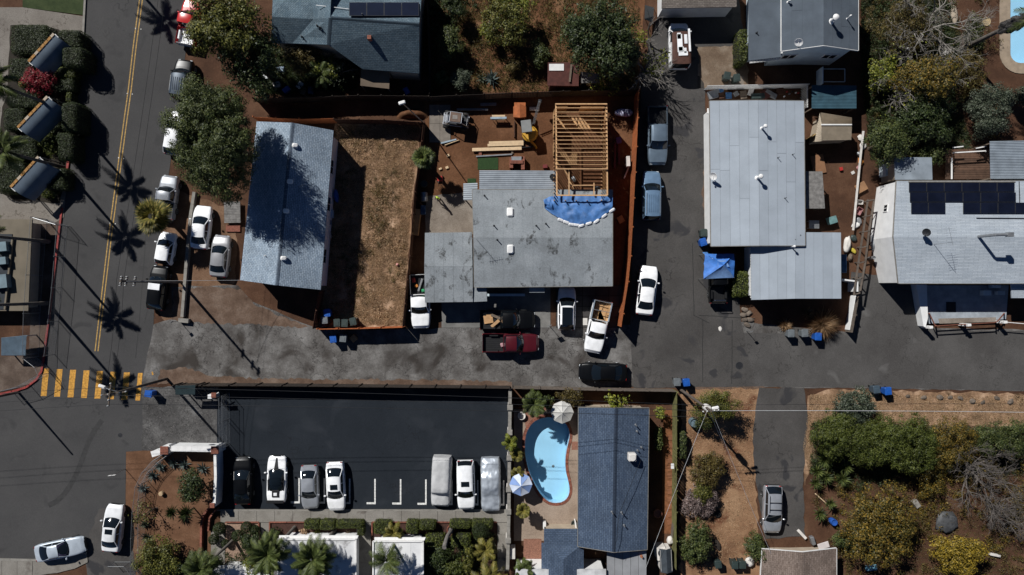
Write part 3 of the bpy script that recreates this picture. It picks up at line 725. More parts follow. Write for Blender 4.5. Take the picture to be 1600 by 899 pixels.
for i, (a, b) in enumerate((((1285,108),(1320,108)),((1320,108),(1320,128)),((1286,128),(1320,128)))):
    MB().bar(W(*a, 1.0), W(*b, 1.0), .06, .08).build('stair_rail', m_wallb, h4)

# --- house being extended: grey rolled roof
def rollroof():
    t = NT('roll_roof_grey')
    c = t.ramp(t.noise(0.45, 5, .6), [(0.3, (0.19, 0.205, 0.215)), (0.5, (0.235, 0.255, 0.27)), (0.72, (0.29, 0.31, 0.325))])
    g = t.ramp(t.noise(8, 4, .75), [(0.25, .72), (.75, 1.2)]); c = t.mix(c, g, 1.0, 'MULTIPLY')
    st = t.noise(0.9, 5, .65, v=t.mapv(t.pos(), (1.0, 0.6, 1)), dist=.5)
    f = t.ramp(st, [(0.57, 0), (0.62, .7), (0.70, .95)]); f2 = t.ramp(t.noise(5, 3, .7), [(.35, .1), (.6, 1)])
    c = t.mix(c, (0.03, 0.029, 0.027), t.math('MULTIPLY', f, f2))
    t.bump(t.noise(30, 3), .4, .02); return t.set(c, .95, 0, .25)
m_roll = rollroof()
N5 = [(738,297,2.95),(957,297,2.95),(957,372,3.5),(740,372,3.5)]; S5 = [(740,372,3.5),(957,372,3.5),(957,447,2.9),(741,449,2.9)]
h5, r5 = house('flat_roof_house', 'house with stained grey rolled roofing below the new timber frame', 'house', [N5, S5], [(738,297,2.95),(957,297,2.95),(957,372,3.5),(957,447,2.9),(741,449,2.9),(740,372,3.5)], m_roll, m_wallt, 0.4, uv=False,
    windows=((3, 0.25, 1.6, 1.4, 1.1), (3, 0.75, 1.6, 2.2, 1.1)), fascia=m_kerb)
strips(r5, N5, 14, m_roll, 2, gap=.007, seed=5); strips(r5, S5, 14, m_roll, 2, gap=.007, seed=6)
P5 = [(664,364,2.55),(737.5,363,2.55),(738.5,417,2.85),(663,417,2.85)]; Q5 = [(663,417,2.85),(738.5,417,2.85),(739,472,2.5),(664,473,2.5)]
lw = MB().slab3([W(*p) for p in P5], .12); lw.slab3([W(*p) for p in Q5], .12)
lo = lw.build('wing_roof', m_roll, h5)
strips(lo, P5, 5, m_roll, 1, seed=7); strips(lo, Q5, 5, m_roll, 1, seed=8)
MB().slab3([W(739.5,449.5,2.45),W(760,449,2.45),W(761,471,2.4),(W(739.5,472,2.4))], .1).build('porch_roof', m_roll, h5)
wp = [W(668,368,2.5), W(736,368,2.5), W(736,466,2.5), W(668,467,2.5)]
MB().prism([(p.x, p.y) for p in wp], 0, 2.42).build('wall', m_wallt, h5)
MB().slab3([W(827,448.5,2.5),W(851,448.5,2.5),W(851,457.5,2.35),W(827,457.5,2.35)], .1).build('porch_roof', m_roll, h5)
for x in (829, 849): MB().bar(W(x,456,0), W(x,456,2.3), .1, .1).build('porch_post', m_white, h5)
fr = MB()
for i in range(12): fr.bar(W(763+i*5, 452, 0), W(763+i*5, 452, 1.1), .04, .04)
fr.bar(W(762,452,1.1), W(820,452,1.1), .08, .05); fr.build('railing', m_dkmetal, h5)
MB().bar(W(760,461,.5), W(820,461,.5), .25, .9).build('porch_wall', m_wallb, h5)
for px, py, pl in ((797,332,N5),(797.5,389.5,S5)): skylight(r5, pl, px, py, 0.62, 0.85)
for px, py, pl in ((838,353,N5),(853,350,N5),(772,353,N5),(757,306,N5),(777,375,S5)): vent_pipe(r5, pl, px, py, .5, .05, m_dkmetal)
an = MB(); b = on_plane(S5, 746, 376); an.tube([b, b+Vector((0,0,2.2))], .02, 5); an.bar(b+Vector((-.6,0,2.1)), b+Vector((.7,.2,2.1)), .02, .02)
for i in range(6): an.bar(b+Vector((-.5+i*.22,-.35+i*.03,2.1)), b+Vector((-.5+i*.22,.35+i*.03,2.1)), .012, .012)
an.build('aerial', m_grey, r5)
m_corr = M('corrugated_grey', (0.30, 0.33, 0.36), 0.18, 1.2, 0.5, 0.05, metal=0.25)
corr('metal_sheet', [(749,266.5,2.72),(749,296.5,2.92),(868,296.5,2.92),(868,267,2.72)], 10, .05, m_corr, h5)
for x in (752, 790, 830, 864): MB().bar(W(x,269,0), W(x,269,2.65), .09, .09).build('post', M('weathered_wood', (0.15, 0.115, 0.085), .3, 6, .9, .3), h5)
corr('metal_sheet', [(724,287,2.3),(724,313,2.4),(746,313,2.4),(746,286,2.3)], 8, .03, m_corr, h5)
for x, y in ((726,289),(726,311)): MB().bar(W(x,y,0), W(x,y,2.25), .09, .09).build('post', MC['weathered_wood'], h5)

# --- timber frame extension
m_wood = M('new_timber', (0.56, 0.335, 0.165), 0.22, 4, 0.75, 0.2, fine=25, rndv=.25)
m_ply = M('plywood', (0.50, 0.29, 0.135), 0.25, 2.5, 0.8, 0.15, fine=30, rndv=.2)
fz = 4.0
tf = thing('timber_frame', 'open timber frame with exposed roof joists being built onto the house', 'building frame', W(905,235))
def beam(n_, a, b, w=.05, h=.16, mat=m_wood): return MB().bar(W(*a), W(*b), w, h).build(n_, mat, tf)
for y in (169,175.5,182,188.3,194.6,201,207.2,213.3,219.3,225.6,232,238.4,244.8,251,257.5): beam('joist', (869,y,fz), (947.5,y,fz), .05, .14)
beam('joist', (868,163,fz+.03), (948,163,fz+.03), .1, .2); beam('joist', (868,264.3,fz+.03), (948.5,264.3,fz+.03), .1, .22)
beam('top_plate', (868.6,162,fz-.14), (870,305.5,fz-.14), .12, .1); beam('top_plate', (947.6,162,fz-.14), (949,305.5,fz-.14), .12, .1)
beam('top_plate', (869,305.5,fz-.05), (949,305.5,fz-.05), .12, .1)
beam('header', (889,264,fz-.2), (889,305,fz-.2), .09, .2); beam('header', (888,290,fz-.6), (929,290,fz-.6), .09, .2); beam('header', (928,286,fz-.6), (928,305,fz-.6), .09, .16)
kx = 1-(fz-.14)/H
def gx(px): return 800+(px-800)*kx
def gy(py): return 449.5+(py-449.5)*kx
for i in range(24):
    y = gy(163+i*6.15)
    for x in (gx(869.3), gx(948)): beam('stud', (x,y,0.1), (x,y,fz-.2), .05, .1)
for i in range(14):
    x = gx(870+i*6); beam('stud', (x,gy(163),.1), (x,gy(163),fz-.2), .1, .05)
    if i in (0, 3, 6, 9, 13): beam('stud', (x,gy(305),3.0), (x,gy(305),fz-.15), .1, .05)
for y0, y1 in ((164,183),(183,202),(214,233)):  # west panels added with gaps to shade the interior in patches
    a, b = W(gx(867.6),gy(y0)), W(gx(867.6),gy(y1)); MB().box(a.x-.006, b.y+.02, .1, a.x+.012, a.y-.02, 2.55).build('sheathing', m_ply, tf)
for i in range(7):
    a, b = W(gx(948.6),gy(164+i*20)), W(gx(948.6),gy(min(305,184+i*20))); MB().box(a.x+.05, b.y+.02, .1, a.x+.068, a.y-.02, fz-.25).build('sheathing', m_ply, tf)
for x0, x1 in ((869,889),(909,929),(929,948)):  # north panels likewise added to keep the interior mostly in shade
    a, b = W(gx(x0),gy(162)), W(gx(x1),gy(162)); MB().box(a.x+.02, a.y+.05, .1, b.x-.02, a.y+.068, 2.55).build('sheathing', m_ply, tf)
for j in range(5):
    for i in range(2):
        if (i, j) not in ((0, 0), (1, 0), (0, 3)): continue
        a, b = W(gx(871+i*38),gy(169+j*19.5)), W(gx(908+i*38),gy(188+j*19.5)); MB().box(a.x+.01, b.y+.01, .12, b.x-.01, a.y-.01, .14).build('subfloor_sheet', m_ply, tf)
for i in range(6): beam('sun_band_board', (gx(873+i*3),gy(222+i*7),.2+.02*i), (gx(892+i*2),gy(262+i*5),.2+.02*i), .14, .04)  # added boards standing in for the bands of sunlight between the rafters
for i in range(3): beam('brace', (gx(880+i*20),gy(166),1.0), (gx(900+i*20),gy(166),2.9), .04, .09)

# --- long grey-roofed building by the lane
m_r7 = M('roof_sheet_grey', (0.335, 0.375, 0.42), 0.10, 0.5, 0.7, 0.12, fine=12, rndv=.07)
m_r7b = M('roof_seam_grey', (0.23, 0.25, 0.27), 0.2, 1, 0.8, 0.1)
A7 = [(1109,158,3.62),(1184.5,157,4.05),(1187,384,4.05),(1111,385,3.62)]; B7 = [(1184.5,157,4.05),(1256,158,3.62),(1258,384,3.62),(1187,384,4.05)]
h7, r7 = house('long_roof_building', 'long white walled building with smooth pale grey roof along the lane', 'building', [A7, B7], [(1109,158,3.62),(1184.5,157,4.05),(1256,158,3.62),(1258,384,3.62),(1187,384,4.05),(1111,385,3.62)], m_r7b, m_wallw, 0.42, uv=False, fascia=m_kerb)
strips(r7, A7, 5, m_r7, 2, gap=.024, seed=11); strips(r7, B7, 5, m_r7, 2, gap=.024, seed=12)
C7 = [(1173,372,3.13),(1243,370,3.46),(1243,467,3.46),(1174,469,3.13)]; D7 = [(1243,363,3.46),(1314,363.5,3.13),(1314.5,467,3.13),(1243,467,3.46)]
lw = MB().slab3([W(*p) for p in C7], .12); lw.slab3([W(*p) for p in D7], .12); lo = lw.build('wing_roof', m_r7b, h7)
strips(lo, C7, 5, m_r7, 1, gap=.024, seed=13); strips(lo, D7, 5, m_r7, 1, gap=.024, seed=14)
MB().prism([(W(p[0], p[1], 2.9).x, W(p[0], p[1], 2.9).y) for p in ((1179,385),(1309,370),(1309,460),(1179,462))], 0, 3.0).build('wall', m_wallw, h7)
for i in range(34):
    y = 386+i*2.4; a = W(1174,y,3.06); MB().bar(a-Vector((.1,0,0)), a+Vector((.02,0,0)), .07, .07).build('rafter_tail', m_white, h7)
vent_pipe(r7, B7, 1190, 201, .95, .09, cap=True); vent_pipe(r7, A7, 1183, 278.5, .95, .11, cap=True)
for px, py in ((1238,242),(1215,247),(1226,310)): vent_pipe(r7, B7, px, py, .45, .03, m_dkmetal)
vent_pipe(lo, C7, 1236, 386, .75, .06, cap=True); vent_pipe(lo, D7, 1249, 368, .3, .04, m_dkmetal); vent_pipe(lo, C7, 1241, 375, .3, .04, m_dkmetal)
dish(r7, A7, 1112, 277, R(215)); 
MB().bar(W(1106,178,3.35), W(1106,170,3.13), .12, .1).build('downpipe', m_white, h7)

# --- house with solar panels on the right
g8 = shingle_mat('shingle_white_grey', (0.335, 0.375, 0.42), (0.41, 0.45, 0.49), (0.22, 0.25, 0.28), 0.14, 0.9, 0.16)
N8 = [(1401,283,3.6),(1700,283,3.6),(1700,370,4.25),(1396,370,4.25)]; S8 = [(1396,370,4.25),(1700,370,4.25),(1700,443,3.6),(1404,443,3.6)]
h8, r8 = house('solar_roof_house', 'white house with pale grey roof carrying three rows of solar panels', 'house', [N8, S8], [(1401,283,3.6),(1700,283,3.6),(1700,370,4.25),(1700,443,3.6),(1404,443,3.6),(1396,370,4.25)], g8, m_wallw, 0.06, fascia=m_kerb,
    windows=((3, 0.72, 1.8, 1.3, 1.1), (5, 0.55, 2.2, .6, .6)))
for (x0, y0, x1, y1, n_) in ((1419,286,1584,300.2,6),(1420.5,301.6,1586,315.9,6),(1422.5,317.3,1476,334,2),(1503.5,317.3,1612,334,4)): solar(r8, N8, x0, y0, x1, y1, n_)
MB().bar(on_plane(N8,1419,284.5,.05), on_plane(N8,1586,284.5,.05), .08, .06).build('gutter', m_kerb, r8)
duct = MB(); b = on_plane(S8, 1529, 370); duct.tube([b, b+Vector((0,0,2.0)), b+Vector((.05,0,2.15)), b+Vector((1.1,.02,2.2))], .14, 10); duct.obb(b+Vector((1.3,.02,2.2)), .5, .4, .4)
duct.build('exhaust_duct', m_grey, r8, True)
dish(r8, N8, 1441, 364, R(200), m_dkmetal)
an = MB(); b = on_plane(S8, 1459, 382); an.tube([b, b+Vector((0,0,2.6))], .02, 5); an.bar(b+Vector((-.2,1.4,2.5)), b+Vector((.2,-.3,2.5)), .02, .02)
for i in range(7): an.bar(b+Vector((-.7+i*.04,1.2-i*.2,2.5)), b+Vector((.5-i*.04,1.3-i*.2,2.5)), .012, .012)
an.build('aerial', m_grey, r8)
MB().bar(on_plane(N8,1525,341,.06), on_plane(N8,1640,342,.06), .06, .06).build('conduit', m_dkmetal, r8)
MB().bar(on_plane(N8,1592,284,.03), on_plane(N8,1593,318,.03), .05, .05).build('conduit', m_dkmetal, r8)
MB().slab3([W(1580,443.5,3.0),W(1700,443.5,3.0),W(1700,466,2.8),W(1581,466,2.8)], .12).build('porch_roof', g8, h8, uvslope=True)
# porch below it
m_redw = M('red_brown_wood', (0.17, 0.062, 0.038), .25, 4, .8, .2)
MB().prism([(W(p[0],p[1],.35).x, W(p[0],p[1],.35).y) for p in ((1440,446),(1576,446),(1572,499),(1452,506))], 0, .35).build('porch_floor', M('porch_deck', (0.30, 0.33, 0.36), .25, 1.5, .9, .2), h8)
MB().prism([(W(p[0],p[1],.36).x, W(p[0],p[1],.36).y) for p in ((1466,498),(1556,496),(1556,503),(1468,506))], 0, .37).build('porch_step', m_conc_d, h8)
for a, b in (((1444,443),(1445,508)),):
    q = [W(1432,445,1.0), W(1448,445,1.0), W(1450,497,1.0), W(1446,512,1.0), W(1443,510,1.0)]
    MB().prism([(p.x, p.y) for p in q], 0, 1.0).build('porch_wall', m_wallw, h8)
for x, y in ((1452,490),(1462,509),(1508,507),(1556,503),(1569,490)):
    MB().bar(W(x,y,0), W(x,y,1.5), .12, .12).build('post', m_redw, h8)
for a, b in (((1462,509.5,1.2),(1556,504,1.2)),((1462,509.5,.7),(1556,504,.7)),((1452,490,1.2),(1461,509,1.2)),((1569,490,1.2),(1558,503,1.2))): MB().bar(W(*a), W(*b), .08, .1).build('rail', m_redw, h8)
for x, y in ((1448,511),(1507,507.5),(1563,503)): MB().obb(W(x,y,.8), .34, .24, 1.5, .1).build('pillar', m_white, h8)
MB().bar(W(1565,503,1.3), W(1600,506,1.3), .06, .08).build('rail', m_white, h8)
for x, y, w_, l_ in ((1540,458,.8,.5),(1562,458,.7,.4),(1554,448,.9,.3)): MB().obb(W(x,y,.75), w_, l_, .5).build('planter_box', m_wallb, h8)
MB().obb(W(1486,480,.375), .95, 1.0, .03).build('door_mat', m_black, h8)

# --- small roofs north of it
m_tin = M('tin_roof', (0.27, 0.31, 0.35), .25, .9, .6, .1, metal=.2)
def leanto(name, label, cat, quad, mat, postm, sheets=0, posts=True, amp=.03):
    c = sum((W(*p) for p in quad), Vector())/4; r = thing(name, label, cat, (c.x, c.y, 0))
    if sheets: corr('metal_sheet', [quad[0], quad[1], quad[2], quad[3]], sheets, amp, mat, r)
    else: MB().slab3([W(*p) for p in quad], .1).build('roof', mat, r)
    if posts:
        for p in quad:
            q = c + (W(*p)-c)*.93; MB().bar((q.x,q.y,0), (q.x,q.y,q.z-.1-.1*0), .1, .1).build('post', postm, r)
    return r
m_oldw = MC['weathered_wood']
s1 = leanto('lean_to', 'square grey flat roofed lean-to behind the solar panel house', 'lean-to', [(1397,246,2.9),(1456,246,2.9),(1457,281,3.0),(1399,281,3.0)], m_tin, m_oldw)
MB().prism([(W(p[0],p[1],2.8).x, W(p[0],p[1],2.8).y) for p in ((1401,250),(1453,250),(1453,279),(1402,279))], 0, 2.8).build('wall', m_wallt, s1)
leanto('lean_to', 'wide ribbed metal patio roof at the edge above the solar panel house', 'patio roof', [(1546,221,2.9),(1547,280,3.0),(1700,280,3.0),(1700,218,2.9)], m_tin, m_oldw, 26, amp=.05)
dk = thing('deck', 'brown plank deck between the lean-to and metal patio roof', 'deck', W(1511,257))
m_deck = M('deck_plank', (0.105, 0.058, 0.036), .3, 3, .85, .25, fine=25, rndv=.3)
for i in range(13):
    y = 233.5+i*3.6; MB().bar(W(1477,y+1.8,.5), W(1546,y+1.8,.5), .205, .05).build('plank', m_deck, dk)
for x in (1480, 1512, 1543): MB().bar(W(x,234,.25), W(x,281,.25), .1, .42).build('bearer', m_oldw, dk)
for a, b in (((1489,239,1.6),(1540,236,1.6)),((1487,247,1.6),(1487,280,1.6)),((1489,231,1.7),(1505,229,1.7)),((1525,232,1.7),(1540,229,1.7))): MB().bar(W(*a), W(*b), .1, .1).build('rail', m_white, dk)
for x, y in ((1487,247),(1540,237),(1490,239)): MB().bar(W(x,y,0), W(x,y,1.6), .09, .09).build('post', m_white, dk)
# --- beige garden shed
sb = M('shed_beige', (0.36, 0.30, 0.225), .15, 2, .7, .1)
A13 = [(1281,175,2.1),(1331,183,2.1),(1331,195,2.5),(1285,194,2.5)]
s13 = thing('garden_shed', 'beige ribbed metal shed with ridge beside the long grey roof', 'shed', W(1302,198))
corr('metal_sheet', [(1282,176,2.15),(1284,194.5,2.55),(1331,194.5,2.55),(1331,184,2.2)][0:4], 26, .035, sb, s13)
corr('metal_sheet', [(1284,195,2.55),(1284,220,2.1),(1330,219,2.1),(1331,195,2.55)], 26, .035, sb, s13)
corr('metal_sheet', [(1273,222,1.9),(1281,177,2.1),(1284,194.5,2.5),(1284,221,2.1)], 12, .03, sb, s13)
MB().bar(W(1283,195,2.6), W(1331,195,2.6), .12, .05).build('ridge_cap', m_white, s13)
MB().prism([(W(p[0],p[1],2.0).x, W(p[0],p[1],2.0).y) for p in ((1285,183),(1329,186),(1328,217),(1277,219))], 0, 2.0).build('wall', sb, s13)
MB().bar(W(1264,216,.9), W(1273,210,.9), .04, 1.7).build('door', M('door_yellow', (0.36, 0.24, 0.09), .2, 3, .7, .1), s13)
# --- teal carport roofs in shade right of the yard of scrap
tq = M('teal_sheet', (0.035, 0.085, 0.115), .3, 1.2, .6, .1)
leanto('carport', 'dark teal sheet roofed carport in shade behind the long grey roof', 'carport', [(1268,133,2.3),(1268,170,2.3),(1338,170,2.2),(1338,134,2.2)], tq, m_oldw, 16)
leanto('patio_cover', 'weathered grey slatted patio cover beside the long grey roof', 'patio cover', [(1259,268,2.4),(1285,268,2.3),(1289,326,2.3),(1260,326,2.4)], M('slat_grey', (0.2, 0.19, 0.18), .4, 3, .9, .3), m_oldw)
# --- red-brown shack
m_rust = M('rust_red_metal', (0.105, 0.034, 0.026), .35, 2, .7, .15)
sk = leanto('shack', 'red brown corrugated metal shack with a white patch on its roof', 'shack', [(856,98,2.4),(855,134,2.2),(904,135,2.2),(905,98,2.4)], m_rust, m_oldw, 22, posts=False)
MB().prism([(W(p[0],p[1],2.2).x, W(p[0],p[1],2.2).y) for p in ((859,101),(902,101),(902,133),(859,133))], 0, 2.15).build('wall', m_rust, sk)
MB().slab3([W(858,100,2.47),W(881,100,2.47),W(881,110.5,2.41),W(858,110.5,2.41)], .02).build('roof_patch', m_white, sk)
MB().bar(W(893,101,2.55), W(890,128,2.4), .18, .06).build('plank', m_oldw, sk)
leanto('lean_to', 'small grey lean-to roof tucked under the big tree beside the red shack', 'lean-to', [(907,112,2.0),(938,116,2.0),(938,130,1.9),(907,130,1.9)], M('felt_grey', (.16,.15,.14), .3, 1, .9, .2), m_oldw)
# --- brown awning behind the hip roof house
leanto('awning', 'flat brown felt awning attached behind the slate blue house', 'awning', [(564,108.5,2.5),(609,111,2.5),(608,139,2.3),(563,134,2.3)], M('felt_brown', (0.14, 0.105, 0.075), .2, 1, .9, .25), m_oldw)
# --- dark-roofed pool house
sh_k = shingle_mat('shingle_charcoal', (0.048, 0.072, 0.115), (0.075, 0.105, 0.155), (0.02, 0.03, 0.05), .17, .33, .3)
A9 = [(904,637,3.0),(963,638,3.9),(959,863,3.9),(903,854,3.0)]; B9 = [(963,638,3.9),(1014,638,3.0),(1011,859,3.0),(959,863,3.9)]
h9, r9 = house('charcoal_roof_house', 'long house with charcoal shingle gable roof beside the kidney pool', 'house', [A9, B9], [(904,637,3.0),(963,638,3.9),(1014,638,3.0),(1011,859,3.0),(959,863,3.9),(903,854,3.0)], sh_k, m_wallt, 0.3, fascia=m_kerb)
vcap(r9, A9[1], A9[2], A9, B9, 44, sh_k)
for px, py, hh in ((993,664,.5),(995,674,.3),(996,704,.3),(1002,699,.3),(956,800,.6),(971,801,.6),(975,821,.4)): vent_pipe(r9, B9 if px > 962 else A9, px, py, hh, .055, m_grey)
ac = MB(); b = on_plane(B9, 986, 712); ac.cbox(b+Vector((0,0,.5)), .75, .75, .75, 0, .08); ac.lathe([(.3,.88),(.3,.94),(.05,.95)], b, 12); ac.build('roof_cooler', m_offw, r9)
q = MB().tube([W(1001,720,3.9), W(985,760,4.2), W(967,805,4.3), W(964,840,4.4), W(960,862,4.3)], .02, 5); q.build('cable', m_black, r9)
gl = M('pergola_grey', (0.3, 0.3, 0.3), .2, .8, .8, .1)
A9b = [(850,827,2.5),(902.5,827,2.5),(902.5,849,2.6),(850,849,2.6)]
h9b, r9b = house('hip_annex', 'small annex with charcoal hipped roof between the pool terrace and white roof', 'annex', [A9b, [(846,849,2.55),(912,849,2.55),(880,874,3.3)], [(846,849,2.55),(880,874,3.3),(880,905,3.3),(846,905,2.55)], [(912,849,2.55),(912,905,2.55),(880,905,3.3),(880,874,3.3)]],
    [(846,827,2.5),(912,827,2.5),(912,905,2.5),(846,905,2.5)], sh_k, m_wallt, .35)
pr = thing('patio_roof', 'grey panelled patio roof below the gable end of the charcoal roofed house', 'patio roof', W(979,880))
PQ = [(948,862,2.45),(1010,861,2.45),(1010,910,2.3),(948,910,2.3)]
strips(pr, PQ, 5, M('patio_panel', (.27,.275,.285), .18, .8, .7, .1, rndv=.1), 1, .0, .05, .03)
for x in (951, 1007): MB().bar(W(x,864,0), W(x,864,2.3), .1, .1).build('post', m_white, pr)
vent_pipe(pr, PQ, 1002, 869, .35, .09, M('terracotta', (.32,.12,.06), .2, 3, .85, .1))
wf, wr = house('white_roof_building', 'low building with stained white flat roof at the bottom edge by the annex', 'building', [[(806,890,2.8),(947,890,2.8),(947,930,2.8),(802,930,2.8)]], [(806,890,2.8),(947,890,2.8),(947,930,2.8),(802,930,2.8)], M('white_roof', (.55,.55,.55), .3, 1.2, .8, .1), m_wallw, .1, uv=False)
# --- carport buildings by the parking lot
def wroof():
    t = NT('white_coated_roof'); c = t.ramp(t.noise(.5, 5, .6), [(.3, (.5,.5,.51)), (.55, (.66,.66,.66)), (.75, (.74,.74,.73))])
    f = t.ramp(t.noise(.75, 4, .65, dist=.4), [(.56, 0), (.66, .75), (.75, .9)]); f2 = t.ramp(t.noise(4, 3, .7), [(.35, .2), (.6, 1)])
    c = t.mix(c, (.14,.13,.125), t.math('MULTIPLY', f, f2)); t.bump(t.noise(20, 3), .2, .02); return t.set(c, .85, 0, .3)
m_wr = wroof()
def flatwhite(label, x0, y0, x1, y1, h):
    r, rf = house('white_bungalow', label, 'bungalow', [[(x0,y0,h),(x1,y0,h),(x1,y1,h),(x0,y1,h)]], [(x0,y0,h),(x1,y0,h),(x1,y1,h),(x0,y1,h)], m_wr, m_wallw, .3, uv=False)
    for a, b in (((x0,y0),(x1,y0)),((x1,y0),(x1,y1)),((x1,y1),(x0,y1)),((x0,y1),(x0,y0))): MB().bar(W(*a,h+.06), W(*b,h+.06), .14, .13).build('parapet', m_white, rf)
    for i in range(1, 4):
        x = x0+(x1-x0)*i/4; MB().bar(W(x,y0+2,h+.012), W(x,y1-2,h+.012), .03, .015).build('roof_seam', m_wr, rf)
    # white eave board in front
    k = MB().slab3([W(x0+2,y0-6,h-.3),W(x1+4,y0-6,h-.3),W(x1+2,y0-1,h-.25),W(x0+2,y0-1,h-.25)], .08); k.build('eave_shelf', m_white, r)
    return r
flatwhite('white flat roofed bungalow behind two palm trunks', 434, 843, 556, 930, 2.75)
flatwhite('narrow white flat roofed bungalow with one palm leaning over it', 583, 846, 661, 930, 2.75)
flatwhite('white flat roofed bungalow at the bottom edge below the topiary balls', 332, 890, 424, 940, 2.75)
# --- brown roofed outbuilding
sh_br = shingle_mat('shingle_mottled_brown', (0.14, 0.105, 0.085), (0.2, 0.155, 0.13), (0.08, 0.06, 0.05), .18, .4, .4)
h11, r11 = house('outbuilding', 'outbuilding with mottled brown gable roof at the end of the garden drive', 'outbuilding', [[(1191,858,2.4),(1254.5,863,3.1),(1254,930,3.1),(1187,930,2.4)], [(1254.5,863,3.1),(1307,857,2.4),(1307,930,2.4),(1254,930,3.1)]],
    [(1191,858,2.4),(1254.5,863,3.1),(1307,857,2.4),(1307,930,2.4),(1254,930,3.1),(1187,930,2.4)], sh_br, m_wallt, .75, fascia=m_white)
# --- building at the left edge
m_tanr = M('tan_roof', (0.155, 0.13, 0.095), .18, .8, .9, .25)
h12, r12 = house('corner_building', 'tan flat roofed building at the left edge behind the chain link fence', 'building', [[(-160,343,1.8),(50,343,1.8),(44,486,1.8),(-160,486,1.8)]], [(-160,343,1.8),(50,343,1.8),(44,486,1.8),(-160,486,1.8)], m_tanr, m_wallt, .3, uv=False)
MB().slab3([W(-160,366,1.86),W(19,366,1.86),W(9,484,1.86),W(-160,484,1.86)], .05).build('roof_well', M('roof_dark_felt', (.03,.035,.042), .3, 1, .9, .2), r12)
MB().bar(W(20,372,1.95), W(8,484,1.95), .16, .2).build('parapet', m_tanr, r12)
for (x, y, w_, l_) in ((4,386,1.2,.9),(4,408,1.1,.7),(3,440,1.4,1.3)): MB().obb(W(x,y,2.1), w_, l_, .7, .1).build('roof_unit', M('unit_blue', (.14,.2,.23), .2, 2, .6, .05), r12)
leanto('awning', 'blue grey slatted canopy below the tan flat roof at the left edge', 'awning', [(2,528,1.5),(2,556,1.5),(40,556,1.5),(42,524,1.5)], M('canopy_slate', (.07,.11,.15), .25, 2, .6, .1), m_grey, 18, amp=.05)
# --- three curved shelters among the clipped hedges
m_can = M('canopy_blue', (0.115, 0.15, 0.19), .2, .8, .5, .05)
m_ocr = M('ochre_tile', (0.33, 0.17, 0.05), .35, 5, .85, .3)
def shelter(label, a, b, wpx, h=2.9):
    """barrel-curved canopy whose upper edge runs from a to b"""
    A, B = W(*a, h), W(*b, h); d = (B-A).normalized(); n_ = Vector((-d.y, d.x, 0))
    if n_.x < 0: n_ = -n_
    r = thing('shelter', label, 'shelter', ((A.x+B.x)/2, (A.y+B.y)/2, 0))
    w = wpx*S; prof = [(0, 0), (w*.3, -.08), (w*.55, -.28), (w*.78, -.62), (w*.93, -1.05), (w, -1.5)]
    rows = [[A+n_*x+Vector((0,0,z)) for x, z in prof], [A.lerp(B,.5)+n_*x+Vector((0,0,z)) for x, z in prof], [B+n_*x+Vector((0,0,z)) for x, z in prof]]
    o = MB().grid(rows); k = MB().grid([[p-Vector((0,0,.05)) for p in rw] for rw in rows][::-1]); o.add(k.v, k.f)
    o.build('canopy', m_can, r, True, 60)
    for t in range(8):
        p0, p1 = A.lerp(B, (t+.04)/8), A.lerp(B, (t+.96)/8); MB().bar(p0-n_*.1+Vector((0,0,.03)), p1-n_*.1+Vector((0,0,.03)), .24, .07).build('tile', m_ocr if t % 5 else m_wallt, r)
    for p in (A, B):
        MB().bar(p+Vector((0,0,.03)), p+n_*w*.3+Vector((0,0,-.05)), .06, .06).build('end_trim', m_white, r)
        MB().tube([(p.x,p.y,0), (p.x,p.y,h-.05)], .06, 8).build('post', m_grey, r); q = p+n_*w*.96; MB().tube([(q.x,q.y,0), (q.x,q.y,h-1.3)], .05, 8).build('post', m_grey, r)
    return r
shelter('curved blue shelter roof farthest up the street above the red bougainvillea', (86,54), (46,98), 21)
shelter('middle curved blue shelter roof with painted lines, below the red bougainvillea', (76,152), (29,201), 22)
shelter('curved blue shelter roof next to the red kerb, lowest of the three', (62,246), (18,294), 24)
